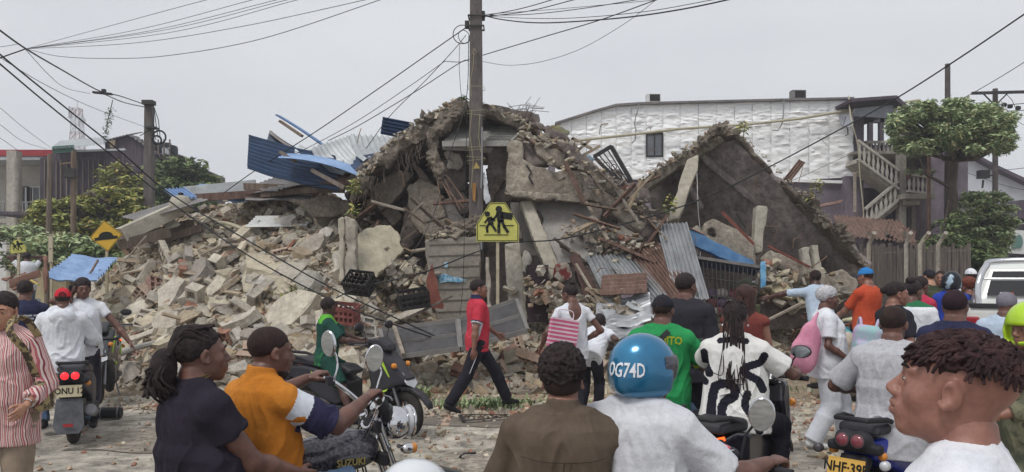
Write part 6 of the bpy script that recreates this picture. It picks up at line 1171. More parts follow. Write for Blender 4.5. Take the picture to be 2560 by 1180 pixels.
def person(label,loc,yaw=0,H=1.75,bw=1.0,belly=0,fem=False,hip=None,lean=0,roll=0,twist=0,handL=None,handR=None,elL=(-.6,-.8,-.2),elR=(.6,-.8,-.2),footL=None,footR=None,knL=(0,1,0),knR=(0,1,0),head=(0,0,0),skin=None,face=True,vox=.014,hvox=.006,neck_fwd=0,shirt=None,shirt_mats=None,paint=None,sleeve=.5,hem=-.1,loose=.018,collar=None,sl_r=.0,fold=.006,pants=None,plen=1.0,ploose=.016,shoes=None,hcurl=(.45,.45),hpn=(None,None),hdir=(None,None),cat='person',group=None,hips=1.0,shape=None,legs=True,fat=1.0,name='person',scoop=0,armr=1.0,headsz=1.0,eyes=None,slv_flat=True,foldz=2.0,drape=0):
 f=Fig();yaw-=math.atan2(loc[0],loc[1]);loc=list(loc)+[0]*(3-len(loc))
 for k_,(ex,ey)in EYES.items():
  if k_ in label:
   for _ in range(4):
    q_=H/1.75;h0=.93*q_ if hip is None else hip;R0=Euler((-lean,roll,twist)).to_matrix();l_=V((0,0,h0))+R0@V((0,-.006*q_,.590*q_))+Euler((head[1],0,head[0])).to_matrix()@V((0,.022*q_,.098*q_));w_=Matrix.Rotation(yaw,3,'Z')@l_+V(loc)
    loc[0]+=X_(ex,w_.y)-w_.x;dz=CH+(HZ-ey)/F*w_.y-w_.z
    if hip is None:H*=1+dz/l_.z
    else:hip+=dz
 s_=H/1.75;skin=skin or SK_DARK;hz=(.93*s_ if hip is None else hip)
 root=empty(name,loc,yaw);tag(root,label,cat,group);f.root=root;f.s=s_
 TR=Euler((-lean,roll,twist),'XYZ').to_matrix()if not drape else Euler((-lean,roll,twist)).to_matrix()
 p0=V((0,0,hz));T=lambda x,y,z:p0+TR@V((x*s_,y*s_,z*s_));f.T=T;f.TR=TR
 sh=[T(q*.172*bw,-.01,.470)for q in(-1,1)];ua,fa=.295*s_,.262*s_
 hd=[handL,handR];dflt=[V((-.25*bw,.06,hz-.13*s_)),V((.25*bw,.06,hz-.13*s_))]
 el=[elL,elR];elb=[];wr=[]
 for i in(0,1):
  e,w_=ik(sh[i],hd[i]if hd[i]is not None else dflt[i],ua,fa,el[i]);elb.append(e);wr.append(w_)
 f.sh,f.elb,f.wr=sh,elb,wr
 hj=[T(q*.088*hips,-.005,-.02)for q in(-1,1)];ft=[footL,footR];kn=[];an=[]
 for i in(0,1):
  q=(-1,1)[i];t=V(ft[i][:3])if ft[i]is not None else V((q*.11,0,.085*s_));k,a=ik(hj[i],t,.44*s_,.425*s_,(knL,knR)[i]);kn.append(k);an.append(a)
 f.hj,f.kn,f.an=hj,kn,an
 nb=T(0,-.018,.560);hy,hp,hr=head
 HR=Euler((hp,hr,hy),'XYZ').to_matrix();HR=(Matrix.Rotation(hy,3,'Z')@Matrix.Rotation(hp,3,'X')@Matrix.Rotation(hr,3,'Y'))
 hc=nb+TR@V((0,(.012+neck_fwd)*s_,.03*s_))+HR@V((0,.022*s_,.098*s_));hs_=s_**.5*1.0*headsz
 f.hc,f.HR,f.hs=hc,HR,hs_
 RT=np.array(TR)
 zs=TZ*s_;ta=TA*s_*bw;tb=TB*s_*(bw*.6+.4);ty=TY*s_
 ta=ta.copy();tb=tb.copy();ta[:3]*=hips;tb[:3]*=hips**.5
 if belly:
  g_=np.exp(-((TZ-.13)/.14)**2);ty=ty+g_*belly*.6;tb=tb+g_*belly*.6;ta=ta+g_*belly*.45
 if fem:ta=ta*np.interp(TZ,[0,.17,.4,.5],[1.04,.9,.93,.88])
 def torso(s,pad,lo=-9,hi=9,k=.03):
  m=(TZ>=lo)&(TZ<=hi);z=zs[m];a,b,y=ta[m],tb[m],ty[m]
  if lo>-9:z=np.concatenate([[lo*s_],z]);a=np.concatenate([[np.interp(lo*s_,zs,ta)],a]);b=np.concatenate([[np.interp(lo*s_,zs,tb)],b]);y=np.concatenate([[np.interp(lo*s_,zs,ty)],y])
  s.prof(arr(p0),RT,z,a,b,y,pad,k)
 AR=armr*(.85 if fem else 1)*s_;
 def arms(s,pad,t1=2.0,only=None,flare=0,flat=False):
  for i in(0,1):
   if only is not None and i!=only:continue
   q=(-1,1)[i];inn=T(q*.05*bw,-.02,.535)
   s.cap(arr(inn),arr(sh[i]),.040*AR+pad,.048*AR+pad,.05)
   e=sh[i].lerp(elb[i],min(t1,1));r1=.055+(.043-.055)*min(t1,1)
   s.cap(arr(sh[i]),arr(e),.051*AR+pad,r1*AR+pad+flare*min(t1,1),.03 if not flat else .012,flat=(flat and t1<=1))
   if flat and t1<=1:s.ell(arr(sh[i]),.051*AR+pad,.02)
   if t1>1:
    w2=elb[i].lerp(wr[i],t1-1);m_=elb[i].lerp(w2,.35)
    s.cap(arr(elb[i]),arr(m_),.042*AR+pad,.044*AR+pad,.02);s.cap(arr(m_),arr(w2),.044*AR+pad,(.044+(.027-.044)*min(1,(t1-1)))*AR+pad+flare,.02,flat=flat)
 HPS=.95+.05*hips
 def legs_(s,pad,t1=2.0,flat=False,flare=0):
  for i in(0,1):
   e=hj[i].lerp(kn[i],min(t1,1));th=.088*s_*hips*(bw*.5+.5)
   s.cap(arr(hj[i]),arr(e),th+pad,th*(1-.35*min(t1,1))+pad+(flare if t1<=1 else 0),.04,flat=(flat and t1<=1))
   if flat and t1<=1:s.ell(arr(hj[i]),th+pad,.03)
   if t1>1:
    w2=kn[i].lerp(an[i],t1-1);m_=kn[i].lerp(an[i],min(.3,t1-1));bk=V((0,0,0))
    s.cap(arr(kn[i]),arr(m_),.057*s_+pad,.057*s_+pad,.025);s.cap(arr(m_),arr(w2),.057*s_+pad,(.057-.018*min(1,t1-1))*s_+pad+flare,.02,flat=flat)
 b=S();torso(b,0)
 arms(b,0,2.0)
 if legs:legs_(b,0,2.0)
 if fem:
  for q in(-1,1):b.ell(arr(T(q*.075,.085,.36)),.058*s_,.04)
 b.cap(arr(nb+TR@V((0,0,-.03))),arr(hc+HR@V((0,-.022,-.04))),.055*s_*fat,.053*s_*fat,.03)
 h=S();head_sdf(h,hc,HR,hs_,fem,face,fat,neckto=nb+V((0,0,.0)))
 ex=[(h,hvox)]
 for i in(0,1):
  q=(-1,1)[i];dd=V(hdir[i])if hdir[i]is not None else(wr[i]-elb[i]).normalized()
  pn=V(hpn[i])if hpn[i]is not None else V((-q,.0,-.1))
  hsd=hand_sdf(wr[i],dd,pn,1 if i==0 else-1,hcurl[i],s_*(.93 if fem else 1));ex.append((hsd,min(.006,hvox)))
 f.body=sdf_obj('body',b,vox,skin,root,extra=ex)
 Ti=np.array(TR.inverted());P0=arr(p0)
 def local(v):return(v-P0)@Ti.T/s_
 def folds(amp,sd=3,zf=foldz):
  def d(v,n):
   q=local(v);w_=fbm(q*3,sd,2)[:,None]*.35;qq=q*np.array([6.5,6.5,zf])+w_*3+np.array([0,0,0]);qq[:,2]+=np.abs(q[:,0])*6
   r=1-np.abs(vnoise(qq,sd))*2.6;r=np.where(r>0,r**1.4,r*.6);r2=1-np.abs(vnoise(qq*np.array([2.1,2.1,2.6])+9,sd+5))*2
   lw=np.clip(1.25-np.abs(q[:,2]-.1)*1.4,.45,1.3)
   a=amp*(r*r*np.sign(r)*1.0+.5*r2)*lw
   return v+n*a[:,None]
  return d
 f.folds=folds;f.local=local
 if shirt is not None or shirt_mats:
  c=S();pd=loose*s_;m=TZ<=.56
  zz=np.linspace(hem,.555,14)*s_;a_=np.interp(zz,zs,ta);b_=np.interp(zz,zs,tb);y_=np.interp(zz,zs,ty)
  lw=np.interp(zz/s_,[hem,.3,.45,.5],[1,.6,.1,0])
  a_=np.maximum(a_,np.interp(zz/s_,[-.2,.3,.4],[ta.max()*.93,ta.max()*.93,.0]));b_=np.maximum(b_,np.interp(zz/s_,[-.2,.3,.4],[tb.max()*.9,tb.max()*.9,0]))
  if shape:a_,b_,y_=shape(zz/s_,a_,b_,y_)
  tail=np.interp(zz/s_,[.5,.555],[1,.25])
  c.prof(arr(p0),RT,zz,a_+lw*.02*s_,b_+lw*.02*s_,y_,0,.03)
  c.ops[-1]=c.ops[-1];pdv=pd
  c=S();c.prof(arr(p0),RT,zz,a_+lw*.02*s_+pdv*tail,b_+lw*.02*s_+pdv*tail,y_,0,.03)
  if fem:
   for q in(-1,1):c.ell(arr(T(q*.075,.085,.36)),.058*s_+pdv,.05)
  arms(c,pdv*.75,sleeve,flare=sl_r,flat=slv_flat)
  if scoop:
   c.ell(arr(T(0,-.12,.52)),(.085*s_,.09*s_,scoop*s_),.012,'-',TR.to_euler());
  if collar=='polo':
   for q in(-1,1):pass
   c.cap(arr(T(0,-.022,.545)),arr(T(0,-.018,.615)),.078*s_*fat,.066*s_*fat,.008,flat=True);c.cap(arr(T(0,-.018,.59)),arr(T(0,-.016,.66)),.054*s_*fat,.056*s_*fat,.004,'-',flat=True)
  elif collar=='crew':
   c.cap(arr(T(0,-.02,.54)),arr(T(0,-.017,.583)),.078*s_*fat,.0655*s_*fat,.012,flat=True)
  elif collar=='hood':
   c.ell(arr(T(0,-.125,.50)),(.13*s_,.06*s_,.085*s_),.012);c.ell(arr(T(0,-.13,.43)),(.07*s_,.045*s_,.08*s_),.02);c.cap(arr(T(-.07,-.02,.56)),arr(T(.07,-.02,.56)),.06,.06,.03)
  sv=vox*.75
  v,fc=c.mesh(sv)
  v=folds(fold)(v,vnorm(v,fc))
  me=fast_mesh('shirt',v,fc);mats=shirt_mats or[shirt]
  if paint:
   ctr=v[fc].mean(1);idx=paint(local(ctr),ctr,f);me.polygons.foreach_set('material_index',np.asarray(idx,np.int32))
  f.shirt=link('shirt',me,mats,root)
 if pants is not None:
  c=S();pd=ploose*s_
  m=TZ<=.17;c.prof(arr(p0),RT,zs[m],ta[m],tb[m],ty[m],pd*.6,.03)
  legs_(c,pd,plen*2 if plen<=.5 else 2*plen-.0,flat=True,flare=.012*s_)
  f.pants=sdf_obj('trousers',c,vox,pants,root,disp=folds(fold*.9,8,5))
 if shoes is not None:
  for i in(0,1):
   q=(-1,1)[i];a=ft[i][3]if ft[i]is not None and len(ft[i])>3 else q*-.12;pt=ft[i][4]if ft[i]is not None and len(ft[i])>4 else 0
   d=V((math.sin(-a),math.cos(a),0));d=(d*math.cos(pt)+V((0,0,-math.sin(pt)))).normalized();up=V((0,0,1));up=(up-d*up.dot(d)).normalized();x=d.cross(up)
   c=S();g=lambda aa,bb,cc:arr(an[i]+x*aa*s_+d*bb*s_+up*cc*s_)
   c.cap(g(0,-.03,-.035),g(0,.05,-.04),.042*s_,.045*s_,.02);c.cap(g(0,.05,-.045),g(q*.005,.15,-.055),.046*s_,.032*s_,.02,sx=.8,axis=arr(up));c.cap(g(0,-.02,.02),g(0,.01,-.03),.045*s_,.05*s_,.02)
   lo=arr(an[i]-up*.085*s_);u_=arr(up)
   c.fn(lo-.3,lo+.3,lambda X,Y,Z,lo=lo,u_=u_:-((X-lo[0])*u_[0]+(Y-lo[1])*u_[1]+(Z-lo[2])*u_[2]),.006,'&')
   so_=sdf_obj('shoe',c,.008,shoes,root)
 if eyes if eyes is not None else(face and hvox<.0056):
  for q in(-1,1):
   o=hc+HR@V((q*.033*hs_,.0774*hs_,.0015*hs_));mb=MB();mb.ell((0,0,0),(.0125*hs_,.0135*hs_,.0068*hs_));mb.cur=1;mb.ell((0,.0085*hs_,0),(.0068*hs_,.0058*hs_,.0058*hs_),12,8)
   e=mb.build('eye',[EYE_W,EYE_D],root,smooth=True,fix=False);e.matrix_local=Matrix.Translation(o)@HR.to_4x4()
   bmb=MB();bmb.tube([hc+HR@(V((q*x,y,z))*hs_)for x,y,z in((.014,.099,.0245),(.028,.0955,.0285),(.04,.087,.0275),(.048,.078,.0235))],[.0026,.0036,.003,.0012],8)
   bmb.build('eyebrow',BROW,root,smooth=True)
 return f
def hg(f,x,y,z):return f.hc+f.HR@(V((x,y,z))*f.hs)
def hair_cap(f,mat=None,th=.008,front=.062,nape=-.055,vox=None,nz=.002,nsc=90,kind='hair',top=0,side=0):
 s=S();rot=f.HR.to_euler();hs=f.hs
 s.ell(hg(f,0,-.018,.034+top*.5+th*.55),((.0765+th*.62+side)*hs,(.0965+th*.6)*hs,(.084+th*.5+top*.5)*hs),.01,'+',rot)
 a=V((0,.085,front));b_=V((0,-.1,nape));n=V((0,-(b_.z-a.z),(b_.y-a.y)))
 n=-n if n.z<0 else n;n.normalize()
 nw=f.HR@n;o=hg(f,*a);lo=arr(o)
 s.fn(lo-.4,lo+.4,lambda X,Y,Z:-((X-lo[0])*nw.x+(Y-lo[1])*nw.y+(Z-lo[2])*nw.z)+.004*np.sin(X*160+Y*90)*np.sin(Y*170-X*60),.003,'&')
 if th>=.007 and mat is None:
  s2=S();s2.ell(hg(f,0,-.016,.032),(.0772*hs,.0975*hs,.0855*hs),.01,'+',rot);l2=arr(hg(f,a.x,a.y,a.z-.009));n2=f.HR@(n+V((0,.12,0))).normalized();s2.fn(l2-.4,l2+.4,lambda X,Y,Z:-((X-l2[0])*n2.x+(Y-l2[1])*n2.y+(Z-l2[2])*n2.z),.006,'&');sdf_obj('hairline',s2,.005,FADE,f.root)
 d=(lambda v,n_:v+n_*(fbm(v*nsc,3,2)*nz)[:,None])if nz else None
 return sdf_obj(kind,s,vox or .006,mat or HAIR,f.root,disp=d)
def ball_cap(f,mat,brim=1,brim_mat=None,hz=.03,label=None):
 """baseball cap: crown, brim, button. brim=-1 worn backwards"""
 s=S();rot=f.HR.to_euler();hs=f.hs;c=hg(f,0,-.014,hz)
 s.ell(c,(.086*hs,.104*hs,.098*hs),.01,'+',rot)
 u=f.HR@V((0,0,1));lo=arr(hg(f,0,0,hz));s.fn(lo-.4,lo+.4,lambda X,Y,Z:-((X-lo[0])*u.x+(Y-lo[1])*u.y+(Z-lo[2])*u.z),.004,'&')
 crown=sdf_obj('cap',s,.007,mat,f.root,disp=lambda v,n:v+n*(fbm(v*25,2,2)*.002)[:,None])
 mb=MB();pts=[]
 for i in range(13):
  a=PI*i/12;pts.append((math.cos(a)*.075,math.sin(a)*.082))
 q=brim;vs=[]
 for(x,y)in pts:
  yy=.07+y;zz=hz+.004-.010*(x/.07)**2-.012*(y/.08)
  vs.append(hg(f,x,q*yy-.014,zz))
 top=[v+u*.004 for v in vs];mb.add(vs+top,[tuple(range(13)),tuple(range(25,12,-1))]+[(i,13+i,13+(i+1)%13,(i+1)%13)for i in range(13)])
 b_=mb.build('brim',brim_mat or mat,crown,smooth=True)
 mb=MB();mb.ell(hg(f,0,-.014,hz+.1),(.008,.008,.005));mb.build('button',mat,crown,smooth=True)
 return crown
def strand_bundle(name,paths,r,mat,parent,n=5,taper=.6):
 mb=MB()
 for p in paths:
  k=len(p);mb.tube(p,[r*(1-(1-taper)*i/(k-1))for i in range(k)],n)
 return mb.build(name,mat,parent,smooth=True)
BLKP=M('gloss_black','#17161b','#1f1e24',rough=.22,bump=0,spec=.6,coat=.5);MATB=M('matte_black','#242327','#302f33',rough=.65,bump=.15,bs=60);TYRE=M('tyre_rubber','#232121','#37332f',sc_=9,rough=.92,bump=.5,bs=40)
SEATM=M('seat_vinyl','#2a2a2e','#36353a',rough=.5,bump=.25,bs=140,bd=.003);CHROME=M('chrome','#c9c9cc',rough=.09,metal=1,bump=0);STEEL=M('dull_steel','#77767a','#8b8a8e',rough=.4,metal=.7,bump=.1,grime=.2);ENG=M('engine_grey','#4a4744','#6b6660',sc_=12,rough=.7,bump=.5,metal=.2,grime=.3)
REDL=M('red_lens','#8f1a20','#a5242a',rough=.15,bump=0,spec=.6,coat=.5);AMBL=M('amber_lens','#c77a2a','#d48b3a',rough=.15,bump=0,coat=.5);CLRL=M('clear_lens','#aeb0b5','#c2c4c8',rough=.08,bump=0,spec=.8,coat=.6);REDLIT=M('lit_red_lens','#d8202a',emit=('#ff2a30',1.1),rough=.2,bump=0);ORLIT=M('lit_tail_bar','#e0551e',emit=('#ff5a18',1.6),rough=.2,bump=0)
PLATE=M('plate_yellow','#d0a24a','#dab05a',rough=.5,bump=0);PLATEW=M('plate_faded','#a59b80','#b5ab90',rough=.6,bump=.1);INK=M('plate_ink','#1d1c1a',bump=0);MIRG=M('mirror_glass','#b9bdc2',rough=.03,metal=1,bump=0)
def pbody(name,poly,w_,mat,parent,x0=0,r=.02,vox=.014,wfun=None,cuts=None,amp=0):
 """rounded body from a side profile (y,z) with half width w_"""
 g=poly_sdf(poly);ys=[p[0]for p in poly];zs=[p[1]for p in poly];s=S()
 def f(X,Y,Z):
  d2=g(Y+0*Z,Z+0*Y)+r;ww=w_ if wfun is None else w_*wfun(Y,Z);dx=np.abs(X-x0)-ww+r
  return(np.sqrt(np.maximum(d2,0)**2+np.maximum(dx,0)**2)+np.minimum(np.maximum(d2,dx),0)-r).astype(np.float32)
 s.fn((x0-w_*1.3,min(ys),min(zs)),(x0+w_*1.3,max(ys),max(zs)),f,.001);o=sdf_obj(name,s,vox,mat,parent);return o
def wheel(parent,y,R,w_,spokes=6,x=0,steer=0,rimmat=None,disc=True):
 m=Matrix.Translation((x,y,R))@Matrix.Rotation(steer,4,'Z')@Matrix.Rotation(PI/2,4,'Y');o=MB();o.torus(R-w_*.55,w_*.58,40,12,m,sq=.95);wh=o.build('wheel',TYRE,parent,smooth=True);r=MB();rr=R-w_*1.05
 r.torus(rr,.018,36,8,m,sq=2.0);r.lathe([(.012,-.05),(.045,-.05),(.045,.05),(.012,.05)],14,m)
 for k in range(spokes):
  a=2*PI*k/spokes;c,s_=math.cos(a),math.sin(a);c2,s2=math.cos(a+.25),math.sin(a+.25);r.beam(m@V((.03*c,.03*s_,0)),m@V((rr*.6*c,rr*.6*s_,0)),.026,.03);r.beam(m@V((rr*.55*c,rr*.55*s_,0)),m@V((rr*c2,rr*s2,0)),.018,.026);c2,s2=math.cos(a-.25),math.sin(a-.25);r.beam(m@V((rr*.55*c,rr*.55*s_,0)),m@V((rr*c2,rr*s2,0)),.018,.026)
 r.build('rim',rimmat or MATB,wh)
 if disc:d=MB();d.lathe([(.06,.055),(.105,.055),(.105,.06),(.06,.06)],24,m);d.build('brake_disc',STEEL,wh)
 return wh
def mirror(parent,a,b,c,r=(.055,.012,.04),mat=None,tilt=(0,0,0),armmat=None):
 """arm a->b, head centred c, glass faces -Y"""
 o=MB();o.tube([a,b,c],.006,8);m=o.build('mirror_arm',armmat or MATB,parent,smooth=True);s=S();s.ell((0,.006,0),(r[0]+.006,.02,r[2]+.006),.01);h=sdf_obj('mirror_head',s,.006,mat or MATB,m,loc=c,rot=tilt);g=MB();g.lathe([(.001,0),(1,0),(1,.3),(.001,.3)],24,Matrix.Translation((0,-.012,0))@Matrix.Diagonal((r[0],.01,r[2],1))@Matrix.Rotation(PI/2,4,'X'));g.build('mirror_glass',MIRG,h);return m
def plate(parent,txt,c,rot=(0,0,0),w_=.23,h_=.12,mat=None,roll=0):
 p=MB();p.box((0,0,0),(w_,.004,h_));p.box((0,-.003,h_/2-.004),(w_,.003,.005));p.box((0,-.003,-h_/2+.004),(w_,.003,.005));p.box((-w_/2+.003,-.003,0),(.005,.003,h_-.014));p.box((w_/2-.003,-.003,0),(.005,.003,h_-.014));o=p.build('number_plate',mat or PLATE,parent,loc=c,rot=rot);t=text_mb(txt,.062,.003,Matrix.Translation((0,-.005,0))@Matrix.Rotation(PI/2,4,'X'),xs=.85,bold=.0015);t.build('plate_text',INK,o);return o
def lens(name,mat,parent,c,r,d=(0,-1,0),ring=None,depth=.03):
 m=frame(c,V(d).orthogonal(),V(d).cross(V(d).orthogonal()),V(d));o=MB();o.lathe([(r*.98,-depth),(r,0),(r*.85,depth*.3),(r*.5,depth*.5),(.001,depth*.6)],20,m);l=o.build(name,mat,parent,smooth=True)
 if ring:q=MB();q.torus(r,r*.1,24,8,m);q.build('lens_ring',ring,l,smooth=True)
 return l
def scooter(label,loc,yaw,paint=None,accent=None,kind='sport',plate_txt=None,group=None,steer=0,tail='bar',name='scooter',mir=True,plate_mat=None):
 root=empty(name,loc,yaw);tag(root,label,'motor scooter',group);paint=paint or MATB;R=.26
 wheel(root,.66,R,.095,5,steer=steer);wheel(root,-.60,R,.105,5)
 pbody('front_fender',[(.42,.36),(.48,.50),(.60,.58),(.74,.575),(.88,.50),(.97,.40),(.99,.33),(.90,.43),(.78,.52),(.62,.54),(.50,.45),(.46,.34)],.065,paint,root,r=.012,vox=.012)
 o=MB()
 for s_ in(-1,1):o.tube([(s_*.07,.66,.26),(s_*.07,.53,.62)],.02,8)
 o.build('fork',STEEL,root,smooth=True)
 pbody('front_fairing',[(.30,1.0),(.40,1.0),(.62,.78),(.74,.66),(.72,.60),(.58,.57),(.50,.52),(.44,.40),(.34,.26),(.24,.26),(.30,.42),(.33,.60),(.27,.85)],.185,paint,root,r=.035,vox=.014,wfun=lambda Y,Z:np.clip(1.05-1.3*np.maximum(Y-.40,0)-.25*np.abs(Z-.62),.35,1.05))
 pbody('body_panel',[(-.86,.74),(-.60,.76),(-.20,.70),(.02,.60),(.02,.40),(-.14,.33),(-.30,.38),(-.52,.50),(-.80,.62)],.165,paint,root,r=.03,vox=.014,wfun=lambda Y,Z:np.clip(1.0-.9*np.maximum(-.45-Y,0),.5,1))
 pbody('floor_board',[(.36,.38),(.34,.22),(-.2,.22),(-.24,.34),(0,.33),(.26,.33)],.17,MATB,root,r=.02);pbody('seat',[(-.84,.84),(-.55,.85),(-.30,.80),(-.05,.78),(.06,.72),(.02,.67),(-.3,.72),(-.6,.76),(-.86,.78)],.135,SEATM,root,r=.03)
 pbody('handlebar_cowl',[(.20,1.0),(.26,1.08),(.38,1.10),(.50,1.02),(.52,.95),(.42,.94),(.30,.95)],.13,paint,root,r=.03,wfun=lambda Y,Z:np.clip(1-.8*np.maximum(Y-.3,0)*2,.4,1))
 h=MB();h.tube([(-.20,.29,1.03),(.20,.29,1.03)],.014,8);h.tube([(-.34,.20,1.04),(-.2,.29,1.03)],.013,8);h.tube([(.34,.20,1.04),(.2,.29,1.03)],.013,8);bar=h.build('handlebar',MATB,root,smooth=True)
 for s_ in(-1,1):g=MB();g.tube([(s_*.25,.25,1.035),(s_*.37,.18,1.04)],.019,10);g.build('grip',MATB,bar,smooth=True);l=MB();l.tube([(s_*.2,.31,1.03),(s_*.3,.29,1.03),(s_*.36,.25,1.035)],.006,6);l.build('brake_lever',STEEL,bar,smooth=True)
 if mir:
  for s_ in(-1,1):mirror(root,(s_*.2,.29,1.04),(s_*.24,.30,1.16),(s_*.30,.27,1.22),(.07,.01,.042))
 g=MB();g.box((0,-.55,.36),(.2,.34,.2));g.tube([(.06,-.42,.36),(.06,-.2,.34)],.07,12);g.tube([(-.12,-.60,.27),(-.12,-.15,.3)],.05,10);g.lathe([(.01,0),(.07,0),(.08,.03),(.01,.05)],16,Matrix.Translation((.12,-.3,.34))@Matrix.Rotation(PI/2,4,'Y'));g.build('engine',ENG,root)
 e=MB();e.tube([(.15,-.30,.26),(.17,-.45,.30),(.18,-.85,.38)],[.03,.055,.06],14);e.build('muffler',MATB if kind!='bw' else STEEL,root,smooth=True);e=MB();e.cyl((.182,-.855,.381),(.184,-.87,.384),.045,n=14);e.build('muffler_cap',STEEL,root)
 e=MB();e.tube([(-.12,-.05,.28),(-.2,.1,.04)],.012,6);e.build('kick_stand',STEEL,root);e=MB();e.tube([(-.12,-.5,.80),(-.14,-.75,.87),(-.1,-.93,.88),(.1,-.93,.88),(.14,-.75,.87),(.12,-.5,.80)],.017,8);e.build('grab_rail',MATB,root,smooth=True)
 pbody('rear_mudguard',[(-.80,.62),(-.98,.40),(-1.02,.42),(-.90,.66)],.085,MATB,root,r=.01)
 f_=MB();f_.slab([(-.09,.70,.70),(.09,.70,.70),(.12,.755,.60),(0,.78,.55),(-.12,.755,.60)],(0,-.03,.03));f_.build('headlight',CLRL,root,bevel=.008)
 for s_ in(-1,1):lens('turn_signal',AMBL,root,(s_*.15,.62,.80),.03,(s_*.5,.8,0));lens('rear_signal',AMBL,root,(s_*.16,-.86,.66),.026,(s_*.3,-1,0))
 if tail=='bar':t=MB();t.tube([(-.13,-.835,.755),(-.05,-.885,.735),(.05,-.885,.735),(.13,-.835,.755)],.014,8);t.build('tail_light',ORLIT,root,smooth=True);t=MB();t.box((0,-.85,.72),(.26,.05,.07));t.build('tail_housing',MATB,root,bevel=.015)
 else:
  s=S();s.ell((-.05,-.9,.75),(.068,.06,.06),.03);s.ell((.05,-.9,.75),(.068,.06,.06),.03);s.box((0,-.88,.70),(.17,.04,.03),.02,.03);sdf_obj('tail_housing',s,.008,MATB,root)
  for s_ in(-1,1):lens('tail_light',REDLIT if tail=='lit' else M('dim_red_lens','#7a3a44','#8c4a52',rough=.12,bump=0,coat=.6),root,(s_*.048,-.955,.75),.040,(0,-1,.08),M('lens_rim','#55494d',rough=.4,bump=0))
 if plate_txt:plate(root,plate_txt,(0,-1.0,.585 if tail!='lit' else .60),(-.22,0,0),mat=plate_mat)
 if accent:
  for s_ in(-1,1):
   for pl_,w_ in(([(.178,.42,.90),(.172,.46,.90),(.15,.56,.68),(.152,.55,.68)],.01),([(.19,.40,.50),(.19,.54,.53),(.19,.56,.56),(.188,.53,.545),(.188,.43,.52),(.188,.42,.55),(.188,.39,.55)],.008),([(.168,-.46,.70),(.168,-.30,.60),(.168,-.36,.58),(.168,-.42,.59)],.008)):MB().slab([(s_*x,y,z)for x,y,z in pl_],(s_*w_,0,0)).build('accent_decal',accent,root)
 return root
def helmet(f,mat,yaw=0,visor=None,sz=1.0,txt=None,name='helmet',full=False,parent=None):
 s=S();rot=f.HR.to_euler();k=f.hs*sz;c=hg(f,0,-.012,.03);s.ell(c,(.122*k,.142*k,.135*k),.01,'+',rot);s.box(hg(f,0,-.02,-.035),(.108*k,.122*k,.06*k),.05*k,.05,'+',rot)
 s.box(hg(f,0,.13,-.05 if not full else-.02),(.075*k,.07*k,(.075 if not full else .045)*k),.02,.02,'-',rot);s.ell(hg(f,0,0,-.14),(.08*k,.1*k,.07*k),.01,'-',rot)
 h=sdf_obj(name,s,.008,mat,f.root)
 if visor:
  s=S();s.ell(hg(f,0,-.01,.03),(.126*k,.152*k,.134*k),.01,'+',rot);s.ell(hg(f,0,-.016,.03),(.1235*k,.1465*k,.131*k),.001,'-',rot);n=f.HR@V((0,1,.0));lo=arr(hg(f,0,.055,0));s.fn(lo-.4,lo+.4,lambda X,Y,Z:-((X-lo[0])*n.x+(Y-lo[1])*n.y+(Z-lo[2])*n.z),.003,'&');u=f.HR@V((0,0,1));z0=arr(hg(f,0,0,-.05));z1=arr(hg(f,0,0,.075))
  s.fn(lo-.4,lo+.4,lambda X,Y,Z:-((X-z0[0])*u.x+(Y-z0[1])*u.y+(Z-z0[2])*u.z),.003,'&');s.fn(lo-.4,lo+.4,lambda X,Y,Z:((X-z1[0])*u.x+(Y-z1[1])*u.y+(Z-z1[2])*u.z),.003,'&');sdf_obj('visor',s,.005,visor,h)
 if txt:
  t=text_mb(txt[0],txt[1],.004,Matrix(),xs=.62,bold=.0012);vv=[];a0=txt[2]
  co=np.empty(len(h.data.vertices)*3,np.float32);h.data.vertices.foreach_get('co',co);q=(co.reshape(-1,3)-arr(c))@np.array(f.HR);an_=np.arctan2(q[:,0],-q[:,1]);rd=np.hypot(q[:,0],q[:,1])
  for(x,y,z)in t.v:
   a=a0+x/(.135*k);yy=y+txt[3];m_=(np.abs(an_-a)<.09)&(np.abs(q[:,2]-yy)<.012);R_=(rd[m_].max()if m_.any()else .135*k)+.0025+z*.5;vv.append(tuple(c+f.HR@V((math.sin(a)*R_,-math.cos(a)*R_,yy))))
  t.v=vv;t.build('helmet_text',C_WHITE,h)
 return h
def at(px,Y,z=0):return(X_(px,Y),Y,z)
def ht(py,Y):return CH+(HZ-py)/F*Y
def back_text(f,txt,h,cx,cz,mat,xs=1.0,bold=.001,name='shirt_print',side=-1,gap=.004,par=None):
 """lettering laid on the back (side=-1) or chest of the shirt, following its surface"""
 me=(par or f.shirt).data;n=len(me.vertices);co=np.empty(n*3,np.float32);me.vertices.foreach_get('co',co);q=f.local(co.reshape(-1,3).astype(float))
 t=text_mb(txt,h,.004,Matrix(),xs=xs,bold=bold)if isinstance(txt,str)else txt;out=[]
 for(x,y,z)in t.v:
  lx=(cx+x*(1 if side<0 else-1))/f.s;lz=(cz+y)/f.s;d=(q[:,0]-lx)**2+(q[:,2]-lz)**2;m=np.where(d<.0009)[0]
  if len(m)==0:m=np.array([np.argmin(d)])
  ly=(q[m,1].min()if side<0 else q[m,1].max());out.append(tuple(f.T(lx,ly+side*(gap+abs(z))/f.s,lz)))
 t.v=out;return t.build(name,mat,f.root)
def seat_pose(w_=.16,fwd=.38,dz=.33):return dict(footL=(-w_-.05,fwd-.1,.12),footR=(w_+.05,fwd-.1,.12),knL=(-.35,1,.3),knR=(.35,1,.3))
SIT=lambda hip,w_=.2,y=.22:dict(hip=hip,footL=(-w_,y,.16),footR=(w_,y,.16),knL=(-.5,1,.2),knR=(.5,1,.2))
